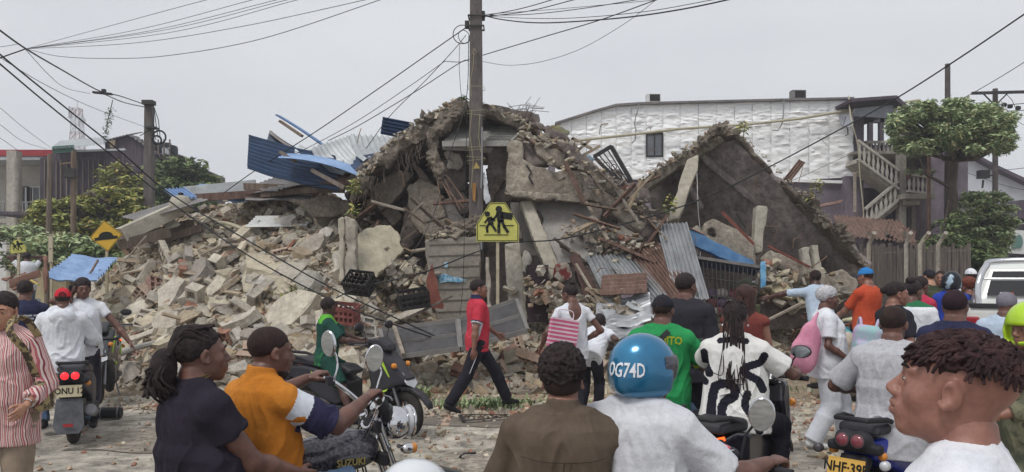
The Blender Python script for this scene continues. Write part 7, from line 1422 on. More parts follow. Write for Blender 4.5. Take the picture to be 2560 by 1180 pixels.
f=person('white shirted man with both hands on his head standing far off by the blue sheet',at(68,19,.62),.2,1.74,shirt=C_WHITE,collar='crew',pants=C_DENIM,handL=(-.10,.02,1.64),handR=(.10,.02,1.64),elL=(-1,.3,.2),elR=(1,.3,.2),skin=SK_DEEP,vox=.02,hvox=.01,face=False,head=(-.3,0,0),group='bystanders');hair_cap(f)
f=person('man in dark blue tee with small white lettering on the back, seen from behind',at(68,9.2),-.05,1.74,bw=1.05,shirt=C_NAVY,collar='crew',pants=C_DARK,shoes=SHOE_BLK,skin=SK_DARK,face=False,head=(-.25,.05,0),group='bystanders',vox=.014);hair_cap(f)
def marks(rows,h=.02,sd=1):
 mb=MB();r=random.Random(sd)
 for y,x0,x1 in rows:
  x=x0
  while x<x1:w_=r.uniform(.004,.011);mb.add([(x,y-h/2,.001),(x+w_,y-h/2,.001),(x+w_,y+h/2*r.uniform(.7,1),.001),(x,y+h/2,.001)],[(0,1,2,3)]);x+=w_+(.0035 if r.random()<.85 else .014)
 return mb
back_text(f,marks([(0,-.11,.12),(-.035,-.04,.06)]),0,.03,.40,C_WHITE,name='back_lettering')
STRIPE=bpy.data.materials.new('striped_blouse');STRIPE.use_nodes=True;t=STRIPE.node_tree;b=t.nodes['Principled BSDF'];b.inputs['Roughness'].default_value=.8
tc_=N(t,'ShaderNodeTexCoord');sx=N(t,'ShaderNodeSeparateXYZ');t.links.new(tc_.outputs['Object'],sx.inputs[0]);at2=N(t,'ShaderNodeMath',operation='ARCTAN2');t.links.new(sx.outputs[0],at2.inputs[0]);t.links.new(sx.outputs[1],at2.inputs[1])
nz_=N(t,'ShaderNodeTexNoise');nz_.inputs['Scale'].default_value=5;t.links.new(tc_.outputs['Object'],nz_.inputs['Vector']);ml=N(t,'ShaderNodeMath',operation='MULTIPLY_ADD');ml.inputs[1].default_value=.3;t.links.new(nz_.outputs['Fac'],ml.inputs[0]);t.links.new(at2.outputs[0],ml.inputs[2]);mm=N(t,'ShaderNodeMath',operation='MULTIPLY');mm.inputs[1].default_value=3.6;t.links.new(ml.outputs[0],mm.inputs[0]);fr=N(t,'ShaderNodeMath',operation='FRACT');t.links.new(mm.outputs[0],fr.inputs[0]);r_=N(t,'ShaderNodeValToRGB');r_.color_ramp.interpolation='CONSTANT'
e=r_.color_ramp.elements;e[0].color=lin('#c9a9a6');e[1].position=.2;e[1].color=lin('#7d3440')
for p_,c_ in((.32,'#d5c5bf'),(.45,'#a85a60'),(.58,'#c99a96'),(.7,'#5e2c3a'),(.78,'#d8cac4'),(.88,'#b07270')):x=e.new(p_);x.color=lin(c_)
t.links.new(fr.outputs[0],r_.inputs[0]);t.links.new(r_.outputs[0],b.inputs['Base Color'])
f=person('woman in red and cream striped blouse walking at the left edge with a patterned bag',at(22,5.2),PI-.55,1.66,fem=True,bw=1.02,belly=.03,shirt=STRIPE,sleeve=1.75,sl_r=.012,loose=.02,hem=-.22,fold=.009,scoop=0,pants=C_KHAKI,ploose=.03,shoes=SHOE_BLK,skin=SK_LIGHT,hvox=.0045,vox=.01,head=(.15,-.15,0),handL=(-.25,.2,.95),elL=(-.3,-1,0),handR=(.24,.12,.85),footL=(-.1,-.18,.1),footR=(.1,.22,.08),group='bystanders',hcurl=(.35,.5))
hair_cap(f,th=.012,nape=-.07,front=.06);s=S();s.ell(hg(f,0,-.12,.01),.045*f.hs,.02);sdf_obj('hair_bun',s,.006,HAIR,f.root)
mb=MB();mb.ell(hg(f,-.083,-.002,-.042),.006);mb.ell(hg(f,.083,-.002,-.042),.006);mb.build('earring',CHROME,f.root,smooth=True);mb=MB();mb.torus(.031,.005,20,6,frame(f.wr[0]-(f.wr[0]-f.elb[0]).normalized()*.03,(f.wr[0]-f.elb[0]).orthogonal(),(f.wr[0]-f.elb[0]).cross((f.wr[0]-f.elb[0]).orthogonal()),f.wr[0]-f.elb[0]));mb.build('bracelet',CHROME,f.root,smooth=True)
BAG=M('snake_bag','#4a4038','#a08f6a',sc_=26,thr=(.47,.53),bump=.4,bs=30)
root=empty('shoulder_bag',V((X_(90,5.1),5.1,1.02)));tag(root,'patterned shoulder bag with wide strap on the striped blouse','bag');s=S();s.box((0,.08,-.03),(.045,.08,.10),.04,.02);sdf_obj('pouch',s,.012,BAG,root);mb=MB()
p0_=[V((0,0,.1)),V((.0,-.12,.28)),V((-.05,-.17,.38)),V((-.08,-.13,.455)),V((-.07,.0,.47)),V((-.03,.08,.35))];pts=catmull(p0_,6)
for a,b_ in zip(pts[:-1],pts[1:]):mb.beam(a,b_,.05,.008,(0,1,.2))
mb.build('strap',BAG,root)
moto=scooter('dusty dark scooter with round red tail lights and plate ONU 12 at left',at(200,9.05),.40,M('purple_black','#262230','#302b3c',rough=.4,bump=.1,grime=.2),kind='bw',tail='lit',plate_txt='ONU 12',plate_mat=PLATEW,group='motorcycles on the road',mir=False)
mb=MB();mb.slab([(-.12,-.99,.52),(.12,-.99,.52),(.14,-1.08,.26),(.10,-1.1,.18),(-.10,-1.1,.18),(-.14,-1.08,.26)],(0,.02,0));mb.build('mud_flap',M('mud_flap','#4a4b50','#5d5e63',grime=.2),moto,bevel=.006);mb=MB();mb.box((0,-1.105,.27),(.09,.012,.03));mb.build('reflector',REDL,moto)
f=person('rider in white hoodie and red cap sitting on the dusty dark scooter',at(160,8.75),-.05,1.72,bw=1.0,belly=.03,shirt=C_WHITE,sleeve=1.25,sl_r=.02,loose=.03,hem=-.12,fold=.011,collar='hood',pants=C_DENIM,shoes=SHOE_BLK,skin=SK_DARK,face=False,group='motorcycle riders',handL=(-.32,.36,1.0),handR=(.32,.36,1.0),elL=(-.5,-.5,-1),elR=(.5,-.5,-1),**SIT(.83));hair_cap(f,FADE,.003);ball_cap(f,cloth('red','#b3222f','#c43340'),1)
mb=MB();mb.torus(.03,.006,16,6,Matrix.Translation(hg(f,0,-.118,.05))@Matrix.Rotation(PI/2,4,'X'));mb.build('cap_strap',SHOE_BLK,f.root)
f=person('woman in white tee with green print holding a phone to her ear',at(208,9.4),PI-.1,1.68,fem=True,bw=1.08,shirt=C_WHITE,collar='crew',sleeve=.45,hem=-.1,pants=C_BLACK,shoes=SHOE_BLK,skin=SK_DARK,hvox=.0055,vox=.013,head=(.25,-.1,0),handR=(.105,.06,1.52),elR=(1,.5,-.6),handL=(-.52,.16,.98),elL=(-.3,-1,0),group='bystanders',hpn=(None,(-1,0,0)),hdir=(None,(-.1,.1,1)));hair_cap(f,th=.018,front=.055,nape=-.09,nz=.004)
GPR=M('green_print','#4f7a56','#6b9670',sc_=30);back_text(f,MB().add([(-.09,.03,.001),(.09,.03,.001),(.08,-.05,.001),(.03,-.03,.001),(0,-.06,.001),(-.04,-.02,.001),(-.08,-.06,.001)],[(0,1,2,3,4,5,6)]),0,0,.33,GPR,side=1,name='shirt_print');back_text(f,MB().add([(-.03,0,.002),(.03,.01,.002),(.045,-.06,.002),(0,-.1,.002),(-.035,-.06,.002)],[(0,1,2,3,4)]),0,0,.30,C_NAVY,side=1,name='shirt_print')
root=empty('phone',f.root.location+Matrix.Rotation(PI-.1,3,'Z')@(f.wr[1]+V((-.02,.03,.07))));tag(root,'dark phone held to the ear by the woman in white tee','phone');s=S();s.box((0,0,0),(.006,.036,.075),.005,.001);sdf_obj('phone_case',s,.004,SHOE_BLK,root);mb=MB();mb.box((.007,0,0),(.001,.062,.13));mb.build('screen',GLASS,root)
LIME=M('lime_accent','#9fc23c','#b0d04c',rough=.4,bump=0)
scooter('black parked scooter with lime accents behind the woman on the phone',at(262,11.4,.05),3.5,BLKP,LIME,group='motorcycles on the road')
for i,(px,Y,yw,lb)in enumerate(((10,17,1.2,'dark scooter parked at the far left edge'),(36,15.5,-1.1,'dark scooter parked beside the far school sign'),(58,18.5,.6,'dark scooter parked farthest back by the white shirted man'),(-12,14.5,2.2,'nearest of the dark scooters at the left edge'))):
 scooter(lb,at(px,Y,.0),yw,[BLKP,M('deep_blue_paint','#20284a',rough=.3,bump=0),MATB,BLKP][i],None,group='scooters parked far left',mir=i%2==0)
slab3('wood_board',[(102,640,13.2),(118,636,13.2),(120,735,13),(104,738,13)],.06,M('brown_board','#6b4e43','#7e5f52'),'upright brown board leaning left of the blue sheet','board',er=.02,rough=.01);slab3('wood_board',[(20,700,12),(100,672,12.2),(104,690,12.2),(24,722,12)],.06,M('brown_board','#6b4e43'),'slanting brown board behind the dark tee man','board',er=.02,rough=.01);slab3('wood_board',[(0,690,13.5),(60,680,13.8),(100,700,13.6),(30,730,13.4)],.05,M('brown_board','#6b4e43'),'flat brown board at the left edge','board',er=.02,rough=.01,seed=3)
stick('yellow pole lying behind the dark tee man',(58,693,12.5),(96,712,12.3),.015,M('yellow_pole','#b5a860'),'pole','pole')
DRK=cloth('plum','#231f29','#2d2833',sc_=6)
f=person('large woman in dark tee with thick gathered braids at lower left',at(462,3.4),-1.2,1.70,fem=True,bw=1.02,belly=.07,hips=1.15,shirt=DRK,sleeve=.46,sl_r=.016,loose=.026,hem=-.2,fold=.009,collar='crew',pants=C_BLACK,skin=SK_DARK,vox=.0085,hvox=.004,fat=1.12,armr=1.32,head=(-.12,.05,0),handL=(-.2,.34,.93),handR=(.16,.40,.88),elL=(-.9,-.5,-.3),elR=(.3,.1,-1),group='motorcycle riders',hip=.70,footL=(-.25,.2,.2),footR=(.25,.2,.2),knL=(-.4,1,.3),knR=(.4,1,.3),headsz=1.04,lean=.04)
hair_cap(f,th=.009,front=.078,nape=-.06,nz=.003,nsc=120)
rr=random.Random(2);ps=[]
for k in range(64):
 a=rr.uniform(-1.35,1.35);e0=rr.uniform(-.1,1.15);p=V((math.sin(a)*.082*math.cos(e0*.6),-.02+math.cos(a)*.02+.085*math.cos(a)*rr.uniform(.3,1)*.7,.035+.09*math.sin(e0)));q1=V((p.x*.75,-.075,.085+rr.uniform(-.01,.03)));g0=V((rr.uniform(-.03,.03),-.125,.01+rr.uniform(-.02,.02)));en=g0+V((rr.gauss(0,.025),-.055+rr.gauss(0,.02),-.09+rr.gauss(0,.02)));e2=en+V((rr.gauss(0,.01),.05+rr.gauss(0,.01),-.06));ps.append([hg(f,*x)for x in catmull([p,q1,g0,en,e2],4)])
strand_bundle('braids',ps,.0085,HAIR,f.root)
ps=[]
for k in range(46):
 a=rr.uniform(0,6.28);r=rr.uniform(.02,.055);z0=rr.uniform(-.07,.02);c0=V((0,-.145,0));pts=[c0+V((math.cos(a+q*.5)*r,math.sin(a+q*.5)*r*.9-.01*q,z0-.022*q))for q in range(5)];ps.append([hg(f,*x)for x in catmull(pts,3)])
strand_bundle('braid_bundle',ps,.0105,HAIR,f.root);s=S();s.ell(hg(f,0,-.15,-.04),(.055,.055,.085),.02);sdf_obj('braid_core',s,.01,HAIR,f.root)
mb=MB();mb.torus(.068,.004,28,6,Matrix.Translation(f.T(0,-.012,.60))@Matrix.Rotation(.25,4,'X'));mb.torus(.074,.0035,28,6,Matrix.Translation(f.T(0,-.01,.588))@Matrix.Rotation(.35,4,'X'));mb.build('necklace',M('cord_brown','#4a3a26','#6b5a3a'),f.root,smooth=True)
ORG=cloth('orange','#b26e26','#bd7a30',sc_=4);OWH=cloth('white2','#c9cdd6');ONV=cloth('navy2','#2b2a44','#35344f')
def polo_paint(q,c,f):
 d=[]
 for i in(0,1):u=np.array(f.elb[i]-f.sh[i]);d.append(((c-np.array(f.sh[i]))@u)/(u@u))
 t_=np.where(q[:,0]<0,d[0],d[1]);rad=np.where(q[:,0]<0,np.linalg.norm(c-np.array(f.sh[0]),axis=1),np.linalg.norm(c-np.array(f.sh[1]),axis=1));far=np.abs(q[:,0])>.135
 idx=np.zeros(len(q),int);u0,u1=[np.array(f.elb[i]-f.sh[i])for i in(0,1)];U=np.where((q[:,0]<0)[:,None],u0,u1);S_=np.where((q[:,0]<0)[:,None],np.array(f.sh[0]),np.array(f.sh[1]));rd=np.linalg.norm(c-S_-t_[:,None]*U,axis=1);far=(rd<.083)&(np.abs(q[:,0])>.12);idx[far&(t_>.10)]=1;idx[(rd<.105)&(np.abs(q[:,0])>.14)&(t_>.40)]=2;return idx
f=person('driver in orange polo with white and navy sleeves holding the handlebar',at(652,3.8),-.95,1.76,bw=0.94,belly=.05,shirt_mats=[ORG,OWH,ONV],paint=polo_paint,sleeve=.88,sl_r=.018,loose=.026,hem=-.16,fold=.010,collar='polo',pants=C_DENIM,plen=.5,skin=SK_DARK,vox=.0085,hvox=.0045,head=(-.30,-.08,0),handL=(-.26,.52,1.20),handR=(.20,.53,1.13),elL=(-.9,-.2,-.7),elR=(.6,-.35,-1),group='motorcycle riders',hip=.74,footL=(-.25,.35,.3),footR=(.25,.35,.3),knL=(-.4,1,.4),knR=(.4,1,.4),lean=.12,hcurl=(1.0,.95),hpn=((0,.3,-1),(0,.3,-1)))
DR=f;hair_cap(f,FADE,.005,front=.066,nz=.001)
s=S();s.ell(hg(f,0,.055,-.105),(.04,.035,.03),.02);s.ell(hg(f,0,.02,-.085),(.056,.05,.028),.02);sdf_obj('beard',s,.006,FADE,f.root)
def L2W(f,v):return f.root.matrix_basis@V(v)
bpy.context.view_layer.update()
gl,gr=L2W(DR,DR.wr[0]+V((0,.07,-.01))),L2W(DR,DR.wr[1]+V((0,.07,-.01)))
stem=(gl+gr)/2+V((.10,.06,-.12));root=empty('cruiser_motorcycle',(stem.x,stem.y,0),-1.0);tag(root,'chrome trimmed dark cruiser motorcycle under the man in orange','motorcycle','motorcycles on the road');bpy.context.view_layer.update();inv=root.matrix_basis.inverted();GL,GR=inv@gl,inv@gr
mb=MB();zc=stem.z-.06
mb.tube(catmull([GL,GL+V((.10,.05,0)),V((GL.x*.35,.03,zc+.05)),V((-.05,0,zc-.03)),V((.05,0,zc-.03)),V((GR.x*.35,.03,zc+.05)),GR+V((-.10,.05,0)),GR],6),.0125,10);bar=mb.build('handlebar',CHROME,root,smooth=True)
for p,s_ in((GL,-1),(GR,1)):
 mb=MB();mb.tube([p+V((s_*.065,-.02,0)),p+V((-s_*.07,.03,0))],.019,12);g_=mb.build('grip',MATB,bar,smooth=True);mb=MB();mb.lathe([(.001,0),(.018,0),(.021,.012),(.018,.024),(.001,.024)],14,frame(p+V((s_*.066,-.02,0)),(0,1,.3),(0,-.3,1),(s_,0,0)));mb.build('bar_end',CHROME,g_,smooth=True);mb=MB();mb.box(p+V((-s_*.10,.04,0)),(.05,.045,.05));mb.build('switch_box',MATB,bar,bevel=.008);mb=MB();mb.tube([p+V((-s_*.09,.06,.01)),p+V((-s_*.02,.09,0)),p+V((s_*.07,.06,0))],.006,6);mb.build('brake_lever',STEEL,bar,smooth=True)
for s_,hx in((-1,-.02),(1,-.06)):
 p=(GL if s_<0 else GR)+V((-s_*.13,.05,0));h=p+V((s_*.05+hx,-.0,.20));mb=MB();mb.tube(catmull([p,p+V((0,.02,.07)),h+V((0,.04,-.07)),h],5),.006,8);arm=mb.build('mirror_arm',CHROME,root,smooth=True);s=S();s.ell((0,0,0),(.05,.016,.075),.01);hd_=sdf_obj('mirror_head',s,.006,CHROME,arm,loc=h,rot=(0,.15*s_,.5 if s_<0 else 1.3));g_=MB();g_.lathe([(.001,0),(1,0),(1,.2),(.001,.2)],24,Matrix.Translation((0,-.014,0))@Matrix.Diagonal((.043,.01,.068,1))@Matrix.Rotation(PI/2,4,'X'));g_.build('mirror_glass',MIRG,hd_)
for s_ in(-1,1):
 c_=V((s_*.055,.05,zc+.09));m=Matrix.Translation(c_)@Euler((.75,0,0)).to_matrix().to_4x4();mb=MB();mb.lathe([(.001,-.05),(.04,-.045),(.047,0),(.047,.012),(.041,.013),(.001,.013)],24,m);q=mb.build('gauge',MATB,root,smooth=True);mb=MB();mb.torus(.045,.006,28,8,m@Matrix.Translation((0,0,.012)));mb.build('gauge_ring',CHROME,q,smooth=True);mb=MB();mb.lathe([(.001,0),(.04,0),(.04,.002),(.001,.002)],24,m@Matrix.Translation((0,0,.014)));mb.build('dial',M('dial_face','#5b5f63','#c5c8c9',sc_=40,rough=.15,bump=0),q)
s=S();s.ell((0,.17,zc-.03),(.095,.10,.095),.01);sdf_obj('headlight_bucket',s,.01,CHROME,root);lens('headlight',CLRL,root,(0,.255,zc-.03),.088,(0,1,-.05),CHROME)
s=S();s.box((0,.09,zc+.03),(.07,.05,.06),.03,.01);sdf_obj('gauge_shroud',s,.01,BLKP,root)
for s_ in(-1,1):
 mb=MB();mb.tube([(s_*.09,.02,zc+.02),(s_*.09,.16,.62),(s_*.09,.30,.30)],[.024,.024,.03],12);mb.build('fork_tube',CHROME,root,smooth=True);s=S();s.cap((s_*.09,.15,zc-.14),(s_*.155,.155,zc-.14),.012,.012,.02);s.ell((s_*.17,.17,zc-.14),(.03,.045,.03),.01);q=sdf_obj('turn_signal',s,.006,CHROME,root);lens('signal_lens',AMBL,q,(s_*.17,.205,zc-.14),.028,(0,1,0))
lens('fork_reflector',AMBL,root,(.125,.19,.68),.036,(1,-.3,0),CHROME)
wheel(root,.42,.31,.09,0,steer=0,rimmat=CHROME);wheel(root,-.95,.30,.11,8,rimmat=CHROME)
pbody('front_fender',[(.12,.56),(.25,.66),(.42,.68),(.60,.62),(.72,.5),(.60,.56),(.42,.63),(.24,.60)],.06,BLKP,root,r=.01)
TANK=M('tank_glitter','#2a2830','#57545c',sc_=60,rough=.25,bump=.05,coat=.6,thr=(.45,.6));s=S();s.ell((0,-.22,.80),(.135,.27,.125),.03);s.ell((0,-.10,.83),(.11,.17,.11),.04);s.box((0,-.25,.68),(.2,.3,.07),.02,.02,'-');tk=sdf_obj('fuel_tank',s,.01,TANK,root)
mb=MB();mb.lathe([(.001,0),(.03,0),(.03,.016),(.001,.02)],16,Matrix.Translation((0,-.18,.925)));mb.build('fuel_cap',CHROME,tk,smooth=True);s=S();s.ell((.095,-.16,.79),(.045,.16,.055),.02);pn_=sdf_obj('tank_panel',s,.008,BLKP,tk);t=text_mb('SUZUKI',.036,.004,Matrix.Translation((.142,-.14,.79))@Euler((PI/2,0,PI/2)).to_matrix().to_4x4(),bold=.001,xs=.9);t.build('tank_lettering',M('gold_letter','#b9a86a',rough=.3,metal=.5,bump=0),tk)
pbody('seat',[(-1.05,.80),(-.75,.80),(-.48,.76),(-.42,.72),(-.6,.68),(-1.05,.72)],.14,SEATM,root,r=.03);pbody('side_panel',[(-.75,.68),(-.42,.70),(-.38,.5),(-.65,.48)],.13,BLKP,root);mb=MB();mb.box((0,-.3,.45),(.26,.3,.28));mb.cyl((0,-.25,.5),(0,-.12,.72),.085);mb.build('engine',ENG,root,bevel=.02);mb=MB();mb.tube([(.14,-.2,.3),(.16,-.6,.28),(.17,-1.1,.32)],[.03,.04,.045],12);mb.build('exhaust',CHROME,root,smooth=True)
mb=MB();[mb.tube(catmull([V((.03*k,.02,zc)),V((.05*k,-.06,zc-.14)),V((.04*k,-.03,zc-.3)),V((.02*k,-.1,.6))],5),.005,6)for k in(-2,-1,1,2)];mb.build('cables',MATB,root,smooth=True);[MB().beam((-.13,y_,zc-z_),(.13,y_,zc-z_),.06,.03,(0,1,0)).build('triple_clamp',MATB,root)for y_,z_ in((.02,.02),(.06,.2))]
GJ=cloth('green_jersey','#2a4f45','#3fa040',sc_=5,thr=(.45,.6));LG=cloth('lime_green','#5ea53c');GDK=cloth('deep_green','#1f3f38','#264c42')
sco=scooter('black sport scooter with lime decals and 125 marking, ridden by the boy',at(885,9.0),-1.97,M('scooter_dark','#2a292e','#35343a',rough=.4,bump=.05),LIME,group='motorcycles on the road',steer=-.25)
t=text_mb('125',.05,.004,Matrix.Translation((.197,.47,.50))@Euler((PI/2,0,PI/2)).to_matrix().to_4x4(),bold=.001);t.build('decal_text',LIME,sco)
f=person('boy in green football jersey sitting on the black scooter, looking back',at(812,8.98),-1.45,1.45,bw=0.8,shirt_mats=[GJ,LG,GDK],paint=lambda q,c,f:np.where((q[:,2]>.47)&(np.abs(q[:,0])<.15),1,np.where((q[:,2]>.14)|(np.abs(q[:,0])>.17),2,0)),sleeve=.85,sl_r=.02,loose=.032,hem=-.1,fold=.008,collar='crew',pants=GDK,plen=.44,ploose=.03,shoes=SHOE_BLK,skin=SK_DEEP,face=False,vox=.011,head=(.7,0,0),handL=(-.2,.42,1.02),handR=(.22,.36,1.03),elL=(-.5,-.3,-1),elR=(.5,-.2,-1),hcurl=(1,1),group='motorcycle riders',hip=.80,footL=(-.15,.25,.3),footR=(.40,.26,.12),knL=(-.1,1,.2),knR=(.5,1,.3),lean=.03);hair_cap(f,th=.008,nz=.002)
back_text(f,MB().add([(-.02,-.02,.001),(.02,-.02,.001),(.025,.01,.001),(.0,.035,.001),(-.025,.01,.001)],[(0,1,2,3,4)]).add([(.01,.045,.001),(.035,.05,.001),(.03,.065,.001),(.008,.06,.001)],[(0,1,2,3)]),0,.02,.40,C_WHITE,name='jersey_crest');back_text(f,'7',.11,-.03,.31,C_WHITE,name='jersey_number')
RED=cloth('coral_red','#b33241','#c44352',sc_=4);BPT=cloth('track_black','#23222a','#2b2a33',sc_=4)
def redpaint(q,c,f):
 out=np.zeros(len(q),int)
 for i in(0,1):
  u=np.array(f.elb[i]-f.sh[i]);t_=((c-np.array(f.sh[i]))@u)/(u@u);d=np.linalg.norm((c-np.array(f.sh[i]))-t_[:,None]*u,axis=1);far=(d<.095)&(t_>.3)&(np.abs(q[:,0])>.12);out[far&(t_>.70)]=1;out[far&(t_>.76)]=2
 out[q[:,2]>.56]=1;return out
f=person('walking man in coral red polo and black track trousers before the pole',at(1188,10.4),-1.30,1.74,bw=0.92,shirt_mats=[RED,C_NAVY,C_WHITE],paint=redpaint,sleeve=.80,sl_r=.016,loose=.022,hem=-.12,fold=.007,collar='polo',pants=BPT,ploose=.022,shoes=SHOE_BLK,skin=SK_MID,vox=.010,hvox=.005,head=(-.15,.02,0),handL=(-.28,.34,1.0),handR=(.24,-.12,.84),elL=(-.3,-1,-.3),footL=(-.06,.46,.09,.1),footR=(.08,-.40,.14,-.1,.35),group='bystanders',hip=.90);hair_cap(f,th=.010,front=.06,nz=.003)
mb=MB();p=[f.T(.165,.0,-.02),f.hj[1].lerp(f.kn[1],.5)+V((.095,0,0)),f.kn[1]+V((.075,.0,0)),f.an[1]+V((.062,0,.05))];mb.tube(p,.005,5);p=[f.T(-.165,.0,-.02),f.hj[0].lerp(f.kn[0],.5)+V((-.095,0,0)),f.kn[0]+V((-.075,0,0)),f.an[0]+V((-.062,0,.05))];mb.tube(p,.005,5);mb.build('trouser_piping',C_WHITE,f.root,smooth=True)
f=person('woman with hair bun in scoop back white tee carrying a pink striped bag',at(1441,9.4),.35,1.66,fem=True,bw=1.0,shirt=C_WHITE,sleeve=.42,loose=.012,hem=-.1,fold=.004,scoop=.15,pants=C_DARK,ploose=.01,shoes=SHOE_BLK,skin=SK_DARK,face=True,vox=.010,hvox=.006,head=(.5,-.25,0),handL=(-.34,.14,.93),elL=(-.5,-1,0),handR=(.16,.06,1.0),elR=(.9,-.5,0),group='bystanders');hair_cap(f,th=.008,nape=-.05);s=S();s.ell(hg(f,0,-.075,.125),(.036,.036,.032),.02);sdf_obj('hair_bun',s,.006,HAIR,f.root,disp=lambda v,n:v+n*(fbm(v*60,3,2)*.003)[:,None])
root=empty('striped_bag',V(at(1402,9.15,ht(868,9.15))));tag(root,'pink and white striped plastic bag under the arm of the scoop back woman','bag');root.rotation_euler=(0,.16,.3);PNK=M('pink_plastic','#c2587f','#d06a90',rough=.35,bump=.3,bs=20);PWH=M('clear_plastic','#c9b9c0','#dccfd4',rough=.3,bump=.3,bs=20)
mb=MB();W,H_=.34,.33;n=14
for k in range(n):
 mb.cur=k%2;z0,z1=H_*k/n,H_*(k+1)/n-.0005
 mb.box((0,0,(z0+z1)/2),(W*(1-.05*k/n)+(.004 if k%2 else 0),.09+(.003 if k%2 else 0),z1-z0))
mb.build('bag_body',[PNK,PWH],root,bevel=.002,rough=.006);mb=MB();mb.tube(catmull([V((-.1,0,.32)),V((-.08,0,.42)),V((.08,0,.42)),V((.1,0,.32))],5),.006,6);mb.build('handle',PWH,root,smooth=True)
f=person('person in white shirt and black trousers half hidden right of the striped bag woman',at(1474,10.0),-.3,1.55,bw=.95,fem=True,shirt=C_WHITE,sleeve=.6,hem=-.12,loose=.03,pants=C_BLACK,shoes=SHOE_BLK,skin=SK_DEEP,face=False,vox=.014,hvox=.008,lean=1.0,hip=.80,handL=(-.2,.3,.95),handR=(.2,.35,.95),group='bystanders');hair_cap(f)
slab3('paper_sheet',[(1492,756,9.0),(1500,758,9.0),(1531,786,8.9),(1530,797,8.9),(1518,792,8.95)],.004,C_WHITE,'white paper sheet held out beside the scoop back woman','paper',vox=.01,er=0,rough=0)
BRS=cloth('olive_brown','#564a3f','#61554a',sc_=5,bump=.25)
f=person('man with short curly hair in olive brown shirt at the bottom centre',at(1372,3.25),.04,1.74,bw=1.02,belly=.03,shirt=BRS,sleeve=1.05,sl_r=.02,loose=.032,hem=-.2,fold=.011,collar='polo',pants=C_DENIM,skin=SK_MID,face=True,vox=.0085,hvox=.0045,head=(-.12,-.05,-.03),handL=(-.22,.42,.86),handR=(.26,.45,.86),elL=(-.45,-.3,-1),elR=(.35,-.3,-1),group='motorcycle riders',lean=.06,roll=.02,**SIT(.70))
hair_=hair_cap(f,th=.024,front=.07,nape=-.02,vox=.0042,nz=.0,top=.014,side=.002)
me=hair_.data;co=np.empty(len(me.vertices)*3,np.float32);me.vertices.foreach_get('co',co);v=co.reshape(-1,3).astype(float);nn=np.empty(len(v)*3,np.float32);me.vertices.foreach_get('normal',nn);v+=nn.reshape(-1,3)*((1-2*np.abs(vnoise(v*62,3)))*.0085+vnoise(v*110,5)*.004)[:,None];me.vertices.foreach_set('co',v.astype(np.float32).ravel())
s=S();rot=f.HR.to_euler();s.ell(hg(f,0,-.018,.0),(.0785,.0965,.083),.01,'+',rot);lo=arr(hg(f,0,-.1,-.058));nw=f.HR@V((0,-.25,1)).normalized();s.fn(lo-.4,lo+.4,lambda X,Y,Z:-((X-lo[0])*nw.x+(Y-lo[1])*nw.y+(Z-lo[2])*nw.z),.004,'&');sdf_obj('faded_nape',s,.006,FADE,f.root)
mb=MB();B=lambda x,z,y=None:(x,z,.001)
yk=MB();seam=lambda pts_,r=.0035:[V(p)for p in pts_]
for nm,pts_ in(('yoke_seam',[(-.17,.395),(-.1,.382),(0,.378),(.1,.382),(.17,.395)]),('pleat',[(0,.378),(-.008,.30),(-.012,.2),(-.012,.08)]),('pleat',[(.028,.378),(.016,.31),(.01,.22),(.008,.1)])):
 mb=MB();pp=catmull([V((x,z,0))for x,z in pts_],8)
 for a,b_ in zip(pp[:-1],pp[1:]):s_=V((-(b_-a).y,(b_-a).x,0)).normalized()*.0016;mb.add([a+s_,b_+s_,b_-s_,a-s_],[(0,1,2,3)])
 back_text(f,mb,0,0,0,cloth('brown_seam','#38302a','#3f362f'),name=nm,gap=.002)
f=person('man in white tee and metallic blue helmet marked with white letters',at(1618,3.3),-.30,1.76,bw=0.96,belly=.05,shirt=cloth('offwhite','#bfc0c6','#cbccd1',sc_=9),sleeve=.86,sl_r=.02,loose=.03,hem=-.2,fold=.010,collar='crew',pants=C_DENIM,skin=SK_DARK,face=True,vox=.0085,hvox=.005,head=(-1.0,.0,0),handL=(-.28,.5,1.02),handR=(.46,.36,.96),elL=(-.8,-.3,-.8),elR=(.35,-.3,-1),hcurl=(.9,.9),hpn=(None,(0,.2,-1)),group='motorcycle riders',armr=1.1,lean=.05,**SIT(.72))
BH=f;helmet(f,M('metallic_blue','#1d5c82','#2a7aa3',sc_=3,rough=.22,metal=.35,bump=0,coat=.8),visor=M('smoke_visor','#3a3742','#55535e',rough=.12,bump=0,alpha=.82,spec=.7),sz=.98,txt=('OG74D',.056,.80,-.012))
bpy.context.view_layer.update();hw=L2W(f,f.wr[1]);root=empty('commuter_motorcycle',(hw.x-.33,hw.y-.1,0),-.42);tag(root,'dark motorcycle of the blue helmet rider with red gauge and oval mirror','motorcycle','motorcycles on the road');bpy.context.view_layer.update();inv=root.matrix_basis.inverted();G_=inv@hw;z_=G_.z
mb=MB();mb.tube(catmull([V((-G_.x-.03,G_.y+.02,z_-.02)),V((-.12,.22,z_-.02)),V((.12,.22,z_-.02)),G_+V((-.08,.04,-.02)),G_+V((.07,.0,-.03))],6),.013,10);bar=mb.build('handlebar',CHROME,root,smooth=True);mb=MB();mb.tube([G_+V((-.04,.04,-.03)),G_+V((.10,-.01,-.035))],.02,12);mb.build('grip',MATB,bar,smooth=True)
